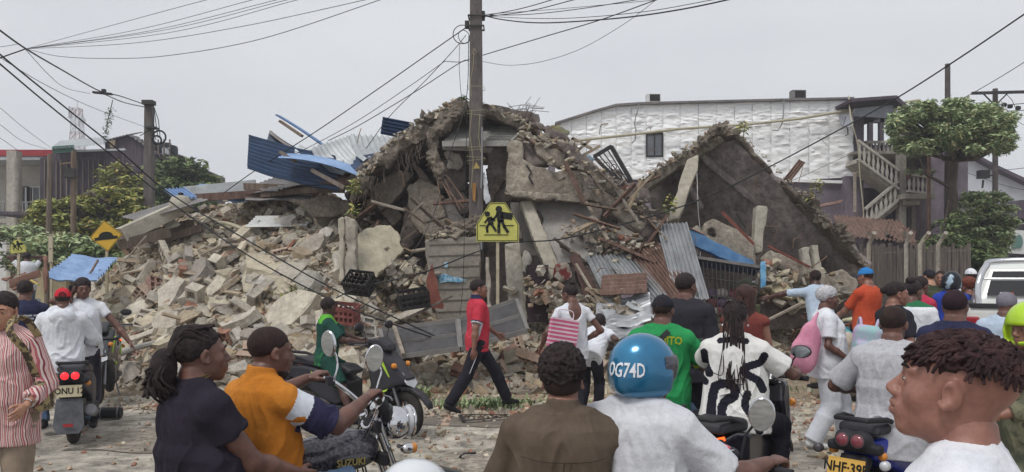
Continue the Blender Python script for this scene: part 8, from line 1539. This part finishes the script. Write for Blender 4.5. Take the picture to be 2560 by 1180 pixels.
s=S();s.ell((.02,.26,z_+.02),(.12,.07,.04),.02);gp=sdf_obj('gauge_pod',s,.008,MATB,root);s=S();s.ell((.02,.245,z_+.045),(.085,.045,.022),.01);sdf_obj('red_gauge',s,.006,M('red_gauge','#a3142e','#d8395a',sc_=40,rough=.1,bump=0,coat=1),gp);mb=MB();mb.torus(.095,.005,28,6,Matrix.Translation((.02,.245,z_+.04))@Matrix.Diagonal((1,.55,1,1)));mb.build('gauge_rim',CHROME,gp,smooth=True)
mirror(root,G_+V((-.12,.05,0)),G_+V((-.10,.06,.10)),G_+V((-.03,.04,.20)),(.052,.012,.07),mat=CHROME,tilt=(0,.1,.1))
s=S();s.ell((0,-.06,z_-.22),(.15,.28,.12),.04);tk=sdf_obj('fuel_tank',s,.012,BLKP,root);mb=MB();mb.slab([(-.10,-.1,z_-.13),(-.04,-.12,z_-.12),(-.02,.06,z_-.11),(-.06,.08,z_-.12)],(0,0,.01));mb.build('tank_stripe',M('yellow_stripe','#c79a2e'),tk);wheel(root,.62,.3,.09,6);wheel(root,-.68,.3,.1,6);pbody('seat',[(-.95,.78),(-.3,.75),(-.28,.7),(-.95,.7)],.13,SEATM,root);mb=MB();mb.box((0,0,.45),(.24,.35,.3));mb.build('engine',ENG,root,bevel=.02)
lens('headlight',CLRL,root,(0,.36,z_-.08),.08,(0,1,0),CHROME);mb=MB();[mb.tube([(q*.09,.25,z_-.05),(q*.09,.62,.3)],.022,10)for q in(-1,1)];mb.build('fork',STEEL,root,smooth=True);lens('side_signal',CLRL,root,(-.10,.30,z_+.0),.028,(0,-1,.3))
GR=cloth('brazil_green','#25804a','#2f9455',sc_=3);YLW=cloth('yellow','#c2c43a','#d0cf4a')
def gpaint(q,c,f):
 out=np.zeros(len(q),int)
 for i in(0,1):u=np.array(f.elb[i]-f.sh[i]);t_=((c-np.array(f.sh[i]))@u)/(u@u);d=np.linalg.norm((c-np.array(f.sh[i]))-t_[:,None]*u,axis=1);out[(d<.10)&(t_>.70)&(np.abs(q[:,0])>.12)]=1
 return out
f=person('man in bright green jersey lettered in yellow with a black cap, seen from behind',at(1634,6.2),-.15,1.74,bw=1.04,belly=.03,shirt_mats=[GR,YLW],paint=gpaint,sleeve=.82,sl_r=.018,loose=.03,hem=-.12,fold=.008,collar='crew',pants=C_DENIM,shoes=SHOE_BLK,skin=SK_DARK,face=False,vox=.010,head=(-.15,-.05,0),handL=(-.34,.45,1.08),handR=(.34,.42,1.05),elR=(.7,-.3,-1),group='motorcycle riders',lean=.05,**SIT(.80));hair_cap(f,FADE,.003);ball_cap(f,C_BLACK,1)
back_text(f,'RIO QUITO',.060,-.01,.455,YLW,xs=.82,bold=.002,name='jersey_lettering')
mb=MB();pp=catmull([V((-.16,.30,0)),V((-.05,.40,0)),V((.03,.49,0)),V((.07,.53,0))],8)
for a,b_ in zip(pp[:-1],pp[1:]):s_=V((-(b_-a).y,(b_-a).x,0)).normalized()*.021;mb.add([a+s_,b_+s_,b_-s_,a-s_],[(0,1,2,3)])
back_text(f,mb,0,0,0,SHOE_BLK,name='sling_strap',gap=.008)
scooter('black scooter with round speaker like light beneath the green jersey man',at(1662,6.25),-.2,BLKP,None,group='motorcycles on the road')
f=person('big man in charcoal tee looking at the ruin behind the green jersey man',at(1716,7.3),-.2,1.82,bw=1.08,belly=.05,shirt=C_DARK,sleeve=.95,sl_r=.02,loose=.03,hem=-.14,collar='crew',pants=C_BLACK,shoes=SHOE_BLK,skin=SK_DARK,face=True,vox=.013,head=(-.45,0,0),hvox=.0065,eyes=False,group='bystanders');hair_cap(f,th=.012,nz=.002)
mb=MB();mb.box((0,0,.001),(.03,.012,.001));
OLV=cloth('police_green','#39402f','#454c39',sc_=8)
def officer(label,px,Y,yaw,H,head,cap=True,body='vest'):
 f=person(label,at(px,Y),yaw,H,bw=1.08,shirt=OLV,sleeve=1.8,hem=-.1,loose=.02,collar='crew',pants=OLV,shoes=SHOE_BLK,skin=SK_MID if not cap else SK_MID,vox=.014,hvox=.0055,head=head,group='police officers')
 VM=cloth('vest_green','#4a4d38','#585b45',sc_=14);s=S();zz=np.linspace(.1,.5,8)*f.s
 s.prof(arr(f.T(0,0,0)),np.array(f.TR),zz,np.full(8,.19*f.s),np.full(8,.155*f.s),np.zeros(8),0,.02);f.vest=sdf_obj('vest',s,.012,VM,f.root,disp=f.folds(.004))
 for sd in(-1,1):back_text(f,'POLICIA',.042,0,.37,M('reflective_yellow','#c9cc6a','#d6d97a',bump=0),name='vest_lettering',side=sd,par=f.vest,bold=.0015)
 mb=MB()
 for k in range(4):
  for j in range(2):mb.box(f.T(-.09+k*.06,.165,.18+j*.09),(.045,.03,.07))
 mb.build('vest_pouch',VM,f.root,bevel=.006)
 if cap:ball_cap(f,cloth('police_cap','#2d2f28','#383a31'),1);t=text_mb('POLICIA',.022,.003,Matrix(),bold=.0008);c=hg(f,0,-.014,.03);t.v=[tuple(c+f.HR@V((math.sin(x/.1)*.089*f.hs,math.cos(x/.1)*.107*f.hs,.055+y)))for x,y,z in t.v];t.v=[v for v in t.v];t.build('cap_lettering',C_WHITE,f.root)
 hair_cap(f,FADE,.003);return f
officer('police officer in dark cap behind the woman with long braids',1866,9.6,-1.9,1.76,(0,0,0))
f=person('woman with long reddish brown hair and bare shoulders behind the braided woman',at(1862,7.4),-.15,1.70,fem=True,shirt=cloth('rust_top','#6b3530','#7a403a'),sleeve=.02,hem=-.1,loose=.012,pants=C_DARK,shoes=SHOE_BLK,skin=SK_MID,face=False,vox=.013,head=(.2,0,0),group='bystanders')
hair_cap(f,M('hair_brown','#33201d','#4a302a',sc_=20,rough=.6,bump=.8,bs=90),th=.018,nape=-.1,front=.06);rr=random.Random(5);ps=[]
for k in range(60):a=rr.uniform(-1.5,1.5);p=V((math.sin(a)*.085,-.02-math.cos(a)*.08,rr.uniform(0,.08)));ps.append([hg(f,*x)for x in catmull([p,p+V((0,-.015,-.08)),V((p.x*1.05,p.y-.03,-.2)),V((p.x*1.0+rr.gauss(0,.01),p.y-.02,-.32-rr.random()*.05))],4)])
strand_bundle('long_hair',ps,.011,M('hair_brown','#33201d'),f.root)
BW0=cloth('blouse_white','#d3d2cf','#dddcd9',sc_=6);BW1=cloth('blouse_black','#1d1c26','#252430')
def curve_d(q,pts_):
 d=np.full(len(q),9.);P_=catmull([V((x,z,0))for x,z in pts_],5)
 for a,b_ in zip(P_[:-1],P_[1:]):
  ax,az,ex,ez=a.x,a.y,b_.x-a.x,b_.y-a.y;t_=np.clip(((q[:,0]-ax)*ex+(q[:,2]-az)*ez)/(ex*ex+ez*ez+1e-9),0,1);d=np.minimum(d,np.hypot(q[:,0]-ax-ex*t_,q[:,2]-az-ez*t_))
 return d
def wavy(q,c,f):
 out=np.zeros(len(q),int)
 for pts_,w_ in(([(-.21,.44),(-.20,.36),(-.17,.30)],.030),([(-.24,.27),(-.20,.24)],.028),([(-.14,-.02),(-.15,.08),(-.13,.20),(-.06,.235),(0,.21),(.0,.15),(-.06,.11),(-.08,.04),(-.06,-.04),(-.02,-.1)],.032),([(-.13,.21),(-.15,.1),(-.16,.0),(-.17,-.1)],.032),([(.20,.43),(.17,.385),(.10,.36),(.06,.33),(.11,.29),(.16,.26),(.19,.20)],.027),([(.09,.17),(.075,.10),(.11,.04),(.15,-.03),(.17,-.08)],.027),([(-.10,.53),(0,.54),(.08,.53)],.02)):out[(curve_d(q,pts_)<w_)&(q[:,1]<.06)]=1
 return out
f=person('woman with long thin braids in black and white wavy blouse on a black scooter',at(1834,5.5),-.05,1.70,fem=True,bw=.98,hips=1.08,shirt_mats=[BW0,BW1],paint=wavy,sleeve=.72,sl_r=.03,loose=.028,hem=-.10,fold=.007,shape=lambda z,a,b_,y:(a+np.interp(z,[-.2,.4],[.035,0]),b_+np.interp(z,[-.2,.4],[.02,0]),y),pants=C_BLACK,skin=SK_DARK,face=True,vox=.0085,hvox=.0055,eyes=False,head=(.0,.02,0),handL=(-.27,.54,1.07),handR=(.42,.34,1.07),elL=(-.6,-.4,-1),elR=(.7,-.5,-.6),hcurl=(.9,.9),group='motorcycle riders',lean=.04,hip=.83,footL=(-.25,.25,.3),footR=(.28,.25,.3),knL=(-.4,1,.3),knR=(.5,1,.3))
hair_cap(f,th=.008,nape=-.05,front=.07);rr=random.Random(8);ps=[]
for k in range(36):
 a=rr.uniform(-1.4,1.4);tp=V((rr.gauss(0,.02),-.075,.105));p=V((math.sin(a)*.085,.0+math.cos(a)*.05,rr.uniform(.0,.07)));x1=rr.gauss(0,.022);L=rr.uniform(.38,.60)if k>6 else rr.uniform(.6,.68);ps.append([hg(f,*x)for x in catmull([p,V((p.x*.6,-.04,.115)),tp,V((x1,-.135,-.02)),V((x1*1.3+rr.gauss(0,.012),-.16,-.2)),V((x1*1.5+rr.gauss(0,.02),-.19,-.14-L*.6)),V((x1*1.7+rr.gauss(0,.025),-.2,.02-L))],5)])
strand_bundle('braids',ps,.0050,HAIR,f.root);mb=MB();mb.ell(hg(f,.085,.0,-.05),.008);mb.ell(hg(f,-.085,.0,-.05),.008);mb.build('earring',C_WHITE,f.root,smooth=True)
scooter('glossy black scooter with glowing orange tail bar under the wavy blouse woman',(1.68,5.71,0),-.6,BLKP,None,group='motorcycles on the road',tail='bar')
f=person('nurse in white uniform and hair net with pink bag walking right',at(2050,8.25),-1.30,1.64,fem=True,bw=0.96,belly=.05,hips=1.1,shirt=C_WHITE,sleeve=.72,sl_r=.015,loose=.03,hem=-.16,fold=.006,pants=cloth('nurse_white','#c6c9d2','#d3d5dc'),ploose=.04,shoes=SHOE_WHT,skin=SK_DARK,vox=.010,hvox=.0048,head=(-.05,-.03,0),handR=(.24,.16,.93),elR=(.2,-1,0),handL=(-.22,.26,.92),footL=(-.08,.22,.085,.0),footR=(.09,-.16,.09,-.15),group='bystanders',hpn=(None,(-1,0,0)))
hair_cap(f,M('hair_net','#a09ea0','#c5c4c7',sc_=30,rough=.7,bump=.8,bs=70),th=.022,front=.05,nape=-.07,nz=.004)
root=empty('phone',L2W(f,f.wr[1]+V((.0,.04,-.06))));tag(root,'black phone in the right hand of the nurse','phone');root.rotation_euler=(0,.2,0);s=S();s.box((0,0,0),(.085,.006,.042),.005,.001);sdf_obj('phone_case',s,.004,SHOE_BLK,root)
root=empty('pink_bag',V((X_(2008,8.05),8.02,.98)));tag(root,'pink fabric bag hanging from the shoulder of the nurse','bag');s=S();s.ell((0,0,.0),(.13,.08,.20),.05);s.ell((.06,0,.16),(.10,.06,.16),.05);s.cap((.06,0,.25),(.14,.0,.42),.03,.018,.04);PB=cloth('pink','#c9849c','#d796ac',sc_=5)
sdf_obj('sack',s,.012,PB,root,disp=lambda v,n:v+n*((1-2*np.abs(vnoise(v*np.array([14,14,5]),4)))*.010)[:,None])
f=person('man in pale blue shirt reaching left toward the rubble under the slab',at(2038,11.6,.1),.5,1.74,shirt=cloth('pale_blue','#a5b5c8','#b4c2d2'),sleeve=.9,hem=-.12,pants=C_KHAKI,shoes=SHOE_BLK,skin=SK_DEEP,face=False,vox=.015,hvox=.008,lean=.35,hip=.86,handL=(-.62,.55,1.35),handR=(.1,.55,1.1),elL=(-.2,-.3,1),group='people searching at the slab');hair_cap(f,FADE,.004)
f=person('bending woman in turquoise top and beige shorts at the slab',at(2098,11.2),.15,1.62,fem=True,hips=1.1,shirt=cloth('turquoise','#4f9aa8','#62aab6'),sleeve=.5,hem=-.02,pants=cloth('beige','#b3a899','#c0b5a6'),plen=.42,ploose=.03,shoes=SHOE_BLK,skin=SK_MID,face=False,vox=.014,hvox=.008,lean=1.35,hip=.88,handL=(-.15,.6,.55),handR=(.15,.6,.5),group='people searching at the slab');hair_cap(f)
f=person('bending man in pale yellow shirt left of the orange shirt',at(2130,11.9),-.6,1.70,shirt=cloth('pale_yellow','#b5b393','#c2c0a0'),sleeve=.5,hem=-.05,pants=C_DARK,shoes=SHOE_BLK,skin=SK_DEEP,face=False,vox=.015,hvox=.008,lean=1.3,hip=1.0,handL=(-.15,.6,.7),handR=(.15,.6,.7),group='people searching at the slab');hair_cap(f);ball_cap(f,C_KHAKI)
f=person('man in orange tee and bright blue cap turned left at the slab',at(2176,11.3),.95,1.74,bw=1.05,shirt=cloth('orange_tee','#b5492f','#c4583c'),sleeve=.75,hem=-.14,pants=C_NAVY,shoes=SHOE_BLK,skin=SK_MID,vox=.013,hvox=.006,eyes=False,head=(.15,-.1,0),handL=(-.2,.42,1.12),handR=(.15,.4,1.05),group='people searching at the slab');ball_cap(f,cloth('cap_blue','#2a6fb0','#357fbf'));hair_cap(f,FADE,.003)
f=person('woman in black tee with bun and pastel backpack, face to the right',at(2228,7.9),-.95,1.69,fem=True,bw=1.1,shirt=C_BLACK,sleeve=.7,hem=-.12,pants=C_DENIM,shoes=SHOE_BLK,skin=SK_MID,vox=.012,hvox=.005,eyes=False,head=(-.35,-.05,0),group='bystanders');hair_cap(f,th=.010,nape=-.05);s=S();s.ell(hg(f,0,-.13,.03),(.03,.035,.035),.02);sdf_obj('hair_bun',s,.007,HAIR,f.root)
root=empty('backpack',V((X_(2166,7.5),7.5,1.12)));tag(root,'pastel rainbow backpack hanging at the back of the black tee woman','backpack');root.rotation_euler=(0,.12,-.4);PST=M('pastel_rainbow','#8fb3b5','#b79bc0',sc_=5,rough=.5,bump=.3,bs=12,c3='#c98fae',thr=(.42,.55));s=S();s.box((0,0,0),(.13,.08,.19),.07,.02);s.box((0,-.08,-.06),(.09,.04,.09),.03,.03);sdf_obj('main_pouch',s,.01,PST,root);mb=MB();[mb.tube(catmull([V((q*.06,.07,.15)),V((q*.08,.14,.24)),V((q*.09,.22,.18)),V((q*.09,.2,0))],5),.014,6)for q in(-1,1)];mb.build('strap',PST,root,smooth=True)
f=person('person with dark bun in white shirt with green collar among the right crowd',at(2292,8.6),-.5,1.74,fem=True,bw=1.15,shirt_mats=[C_WHITE,cloth('collar_green','#2f6b4a')],paint=lambda q,c,f:(q[:,2]>.53).astype(int),sleeve=.9,loose=.04,hem=-.12,collar='crew',pants=C_DENIM,shoes=SHOE_BLK,skin=SK_DARK,face=False,vox=.014,head=(-.3,0,0),group='bystanders');hair_cap(f,th=.016,nape=-.06);s=S();s.ell(hg(f,.02,-.06,.125),(.05,.05,.045),.02);sdf_obj('hair_bun',s,.007,HAIR,f.root)
f=person('person in red tee partly hidden behind the white and green shirt',at(2304,10.4),-.8,1.66,shirt=cloth('magenta_red','#a52b45','#b53a54'),sleeve=.7,hem=-.12,pants=C_DARK,skin=SK_DARK,face=False,vox=.016,hvox=.009,group='bystanders');hair_cap(f,th=.016)
f=person('man in light grey tee sitting on the blue scooter',at(2192,5.15),-.12,1.74,bw=1.0,belly=.07,shirt=C_GREY,sleeve=.85,sl_r=.02,loose=.03,hem=-.16,fold=.010,collar='crew',pants=C_NAVY,shoes=SHOE_BLK,skin=SK_DARK,face=False,vox=.010,head=(-.15,-.08,0),handL=(-.2,.3,.98),handR=(.3,.45,1.05),elL=(-1,-.3,-.5),group='motorcycle riders',lean=.06,**SIT(.76));hair_cap(f,FADE,.008,nz=.001)
BLU=M('royal_blue_paint','#1f2c8f','#2638a5',rough=.25,bump=0,coat=.6)
sc2=scooter('royal blue scooter with twin round tail lights and plate NHF 39B',at(2290,5.55),-.86,BLU,None,kind='bw',tail='dim',plate_txt='NHF·39B',group='motorcycles on the road')
t=text_mb('Bws',.06,.004,Matrix.Translation((.172,-.42,.60))@Euler((PI/2,0,PI/2)).to_matrix().to_4x4(),bold=.003);t.build('side_lettering',C_WHITE,sc2);t=text_mb('YAMAHA',.035,.004,Matrix.Translation((.173,-.35,.70))@Euler((PI/2,0,PI/2)).to_matrix().to_4x4(),bold=.001);t.build('side_lettering',C_WHITE,sc2)
lens('indicator',CLRL,sc2,(.20,-.93,.62),.03,(0,-1,0));lens('indicator',M('smoke_lens','#4d4a4e',rough=.15,bump=0),sc2,(-.24,-.90,.66),.03,(0,-1,0))
f=person('heavy man with dark knit cap and navy tee seen from behind on the right',at(2386,5.75),-.08,1.70,bw=1.05,belly=.05,shirt=C_NAVY,sleeve=.6,loose=.025,hem=-.12,collar='crew',pants=C_DENIM,shoes=SHOE_BLK,skin=SK_DARK,face=False,vox=.011,fat=1.2,head=(-.1,0,0),group='bystanders');hair_cap(f,cloth('knit_plum','#2f2228','#3a2b31'),th=.012,nape=-.04,front=.03,nz=.001)
officer('police officer with POLICIA vest facing the camera in the right crowd',2352,12.6,PI+.15,1.84,(-.25,0,0),cap=False)
f=person('man in dark cap at the left of the police officer in the vest',at(2322,13.6),.8,1.84,shirt=OLV,sleeve=.9,hem=-.1,pants=OLV,skin=SK_LIGHT,vox=.016,hvox=.008,group='bystanders');ball_cap(f,C_BLACK);hair_cap(f,FADE,.003)
f=person('person in black and white helmet and blue shirt in the right crowd',at(2382,11.6),-.4,1.78,shirt=cloth('royal','#2b3f9a','#344bab'),sleeve=.8,hem=-.1,pants=C_DARK,skin=SK_DARK,face=False,vox=.016,hvox=.008,group='bystanders');helmet(f,M('helmet_patch','#202329','#9fb3c4',sc_=9,rough=.3,bump=0,thr=(.55,.58)))
f=person('woman with orange red hair and dark dress in the right crowd',at(2418,11.9),.9,1.72,fem=True,bw=1.1,shirt=C_NAVY,sleeve=.05,hem=-.2,pants=C_NAVY,skin=SK_MID,vox=.015,hvox=.007,eyes=False,group='bystanders');hair_cap(f,HAIR_BR,th=.03,nape=-.08,nz=.006,nsc=50)
f=person('man in white and blue cap behind the woman with red hair',at(2424,13.8),.5,1.86,shirt=C_WHITE,sleeve=.6,hem=-.1,pants=C_DARK,skin=SK_DEEP,vox=.016,hvox=.008,eyes=False,group='bystanders');ball_cap(f,C_WHITE,1,cloth('cap_navy','#2a3568'));hair_cap(f,FADE,.003)
f=person('man in mint green tee left of the pickup roll bar',at(2450,12.4),.9,1.79,shirt=cloth('mint','#4f9a68','#5fab78'),sleeve=.7,hem=-.1,pants=C_DARK,skin=SK_DEEP,vox=.015,hvox=.007,eyes=False,group='bystanders');hair_cap(f,th=.01)
f=person('far person in a blue cap seen through the pickup roll bar',at(2474,16),.6,1.80,shirt=cloth('tan','#8a7a5c'),sleeve=.7,hem=-.1,pants=C_DARK,skin=SK_DARK,face=False,vox=.02,hvox=.01,group='bystanders');ball_cap(f,cloth('cap_blue','#2a6fb0'))
f=person('person in pale blue shirt between the knit cap man and the green helmet',at(2508,7.3),-.2,1.55,shirt=cloth('pale_blue','#a5b5c8'),sleeve=.95,loose=.035,hem=-.1,pants=C_DARK,skin=SK_DARK,face=False,vox=.014,head=(-.3,-.2,0),group='bystanders');hair_cap(f,cloth('grey_cap','#6b6870','#7a7780'),th=.01,nape=-.03,nz=.001)
CAMO=M('camo_cloth','#4f5142','#6f6d57',sc_=8,rough=.9,bump=.3,bs=30,thr=(.45,.55),c3='#39392f')
f=person('rider in olive uniform wearing a neon green and black helmet at the right edge',at(2572,4.7),2.2,1.72,bw=1.1,shirt=CAMO,sleeve=1.8,loose=.03,hem=-.12,collar='crew',pants=CAMO,shoes=SHOE_BLK,skin=SK_MID,vox=.011,hvox=.005,head=(.2,-.05,0),handL=(-.3,.4,1.0),handR=(.3,.4,1.0),group='motorcycle riders',**SIT(.82));helmet(f,M('neon_helmet','#9fc21e','#b4d82e',sc_=2,rough=.25,bump=0,coat=.7,c3='#26282a',thr=(.4,.56)),sz=1.02,full=True)
root=empty('pickup_truck',(X_(2413,9.2)+.82,8.75,0),-.50);tag(root,'white pickup truck with chrome roll bar at the right edge','pickup truck');WP=M('white_car_paint','#cfd0cc','#d8d9d5',sc_=1,rough=.25,bump=0,coat=.5,grime=.04)
pbody('bed',[(0,1.42),(1.75,1.42),(1.78,.62),(.02,.55)],.92,WP,root,r=.05,vox=.03);pbody('cab',[(1.75,1.45),(1.78,1.50),(1.98,1.90),(2.3,1.98),(3.0,1.95),(3.6,1.45),(4.9,1.30),(5.05,.6),(1.75,.6)],.84,WP,root,r=.08,vox=.04,wfun=lambda Y,Z:np.clip(1.0-.35*np.maximum(Z-1.35,0),.7,1))
mb=MB();mb.box((0,.03,1.435),(1.78,.10,.05));mb.box((-.88,.9,1.435),(.09,1.7,.05));mb.box((.88,.9,1.435),(.09,1.7,.05));mb.build('bed_rail_cap',MATB,root,bevel=.01);mb=MB();mb.box((0,.9,1.36),(1.6,1.6,.05));mb.build('bed_cover',MATB,root)
for q in(-1,1):
 mb=MB();mb.box((q*.86,.0,1.14),(.13,.10,.34));tl=mb.build('tail_light',REDL,root,bevel=.02);wheel(root,.75,.38,.24,6,x=q*.80,rimmat=STEEL);wheel(root,4.0,.38,.24,6,x=q*.80,rimmat=STEEL)
mb=MB();mb.tube(catmull([V((-.80,.25,1.44)),V((-.80,.28,1.66)),V((-.72,.42,1.88)),V((-.55,.5,1.95)),V((.55,.5,1.95)),V((.72,.42,1.88)),V((.80,.28,1.66)),V((.80,.25,1.44))],6),.036,12);mb.tube([(-.76,.4,1.74),(.76,.4,1.74)],.016,10);mb.build('roll_bar',CHROME,root,smooth=True)
mb=MB();mb.slab([(-.66,1.765,1.52),(.66,1.765,1.52),(.58,1.93,1.84),(-.58,1.93,1.84)],(0,-.03,.0));mb.build('rear_window',M('tinted_glass','#1d1e23',rough=.45,bump=0,spec=.15),root);mb=MB();mb.box((0,-.06,.58),(1.8,.16,.2));mb.build('bumper',CHROME,root,bevel=.02);mb=MB();mb.box((0,-.035,1.22),(.3,.03,.07));mb.build('tailgate_handle',MATB,root,bevel=.01)
MB().box((0,-.15,.62),(.34,.01,.16)).build('number_plate',PLATE,root)
for lb,c,m_,r in(('white paper cup standing on the pickup bed rail',(-.62,.06,1.46),C_WHITE,.035),('orange can standing on the pickup bed rail',(-.54,.06,1.46),M('can_orange','#a04a30'),.03)):
 o=MB().lathe([(.001,0),(r*.8,0),(r,.13),(r*.95,.132),(.001,.125)],14).build('cup',m_,smooth=True,loc=Matrix.Translation(root.location)@V(c));tag(o,lb,'cup')
f=person('young man with short dreads in close profile at the lower right corner',at(2400,1.62),1.48,1.65,bw=.98,shirt=C_WHITE,sleeve=.6,loose=.02,hem=-.1,collar='crew',pants=C_DARK,skin=SK_BOY,vox=.012,hvox=.0026,head=(0,.2,.0),headsz=1.04,group='bystanders',neck_fwd=.01)
BOY=f;s=S();rot=f.HR.to_euler();s.ell(hg(f,0,-.018,.026),(.0785*1.06,.0985*1.06,.088*1.06),.01,'+',rot);a=hg(f,0,.075,.052);nw=f.HR@V((0,.50,1)).normalized();lo=arr(a);s.fn(lo-.4,lo+.4,lambda X,Y,Z:-((X-lo[0])*nw.x+(Y-lo[1])*nw.y+(Z-lo[2])*nw.z),.004,'&');sdf_obj('faded_sides',s,.004,M('skin_fade','#3b2a29','#4f3833',sc_=120,rough=.8,bump=.5,bs=400,bd=.002),f.root)
rr=random.Random(12);mb=MB()
s=S();s.ell(hg(f,0,-.020,.052),(.080,.103,.066),.01,'+',rot);lo2=arr(hg(f,0,0,.038));u2=f.HR@V((0,.25,1)).normalized();s.fn(lo2-.4,lo2+.4,lambda X,Y,Z:-((X-lo2[0])*u2.x+(Y-lo2[1])*u2.y+(Z-lo2[2])*u2.z),.01,'&');sdf_obj('hair_mass',s,.005,HAIR_DREAD,f.root,disp=lambda v,n:v+n*((1-2*np.abs(vnoise(v*60,3)))*.008+vnoise(v*120,4)*.004)[:,None])
ps=[]
for k in range(420):
 t_=rr.random();th=rr.uniform(0,2*PI);el=math.acos(1-t_*.95);d=V((math.sin(el)*math.cos(th),math.sin(el)*math.sin(th),math.cos(el)));p=V((d.x*.078,-.022+d.y*.100,.048+d.z*.068))
 if p.z<.058-.28*p.y*1.0 and p.y>-.02 and p.z<.06:continue
 tw=rr.uniform(0,6.28);L=rr.uniform(.018,.034);out=V((d.x,d.y+.25,d.z*.5+.1)).normalized();sd_=out.orthogonal().normalized();sd2=out.cross(sd_);pts=[]
 for q in range(6):u=q/5;pts.append(p+out*(L*u*(1-.3*u))+(sd_*math.cos(tw+u*4)+sd2*math.sin(tw+u*4))*(.007*u)+V((0,.006*u*u,-.022*u*u)))
 ps.append([hg(f,*x)for x in pts])
strand_bundle('dreads',ps,.0048,HAIR_DREAD,f.root,n=6,taper=.7)
root=empty('muffler_can',P(276,1040,9.9));root.location.z=.08;tag(root,'dark cylindrical can with silver clamps lying on the road at left','can');root.rotation_euler=(0,0,.1);m=Matrix.Rotation(PI/2,4,'Y');mb=MB();mb.lathe([(.001,-.13),(.065,-.13),(.07,-.1),(.07,.1),(.065,.13),(.001,.13)],20,m);mb.build('can_body',MATB,root,smooth=True);mb=MB();mb.torus(.072,.008,20,6,m@Matrix.Translation((0,0,-.1)));mb.torus(.072,.008,20,6,m@Matrix.Translation((0,0,.1)));mb.beam((-.12,-.05,-.06),(-.2,-.12,-.07),.02,.008);mb.beam((.12,0,.07),(.11,0,.13),.02,.008);mb.build('clamp',STEEL,root,smooth=True)
mb=MB();mb.tube(catmull([P(1190,1132,7.9)*1,P(1160,1135,7.9),P(1150,1148,7.75),P(1160,1156,7.7)],6),.012,6);mb.v=[(x,y,max(.014,z if z<.05 else .014))for x,y,z in mb.v];tag(mb.build('rubber_strip',MATB,smooth=True),'short curved black rubber strip on the road','rubber strip')
s=S();s.ell((0,0,0),(.15,.17,.12),.01);s.box((0,.02,-.1),(.2,.2,.06),.01,.01,'-');o=sdf_obj('white_helmet',s,.01,M('white_gloss','#cfd2d6',rough=.2,bump=0,coat=.6));o.location=(X_(1036,3.4),3.4,.86);tag(o,'white rounded helmet shell just visible at the bottom edge','helmet')
mb=MB();mb.beam(P(1150,1030,10)*1,P(1270,1026,10),.05,.03);mb.beam(P(1160,1048,9.6),P(1290,1030,9.9),.05,.03);mb.beam(P(1150,1030,10),P(1160,1048,9.6),.05,.03);mb.v=[(x,y,z*.15+.03)for x,y,z in mb.v];tag(mb.build('window_debris',DKM),'broken dark window frame lying under the walking man','frame')
for lb,(px,py,Y),s_,i in(('pale block under the stride of the walking man',(1165,1003,11),.32,8),('small grey stone near the grass',(1215,1000,11),.2,7),('cream brick beside the right foot of the walking man',(1250,996,11.3),.3,4),('lone dusty stone on the open road',(1237,1095,8.7),.16,9)):o=link('stone',chunk_copy(None,i,1),loc=(X_(px,Y),Y,s_*.18));o.scale=(s_,)*3;tag(o,lb,'stone')
mb=MB();mb.box((0,85,21.5),(190,210,45));hz_=mb.build('haze');tag(hz_,kind='stuff',label='thin humid air haze over the street');hm=bpy.data.materials.new('haze_air');hm.use_nodes=True;t=hm.node_tree;t.nodes.clear();o_=N(t,'ShaderNodeOutputMaterial');pv=N(t,'ShaderNodeVolumePrincipled');pv.inputs['Density'].default_value=.0022;pv.inputs['Color'].default_value=(.85,.88,.95,1);pv.inputs['Anisotropy'].default_value=.3;t.links.new(pv.outputs[0],o_.inputs['Volume']);hz_.data.materials.append(hm)
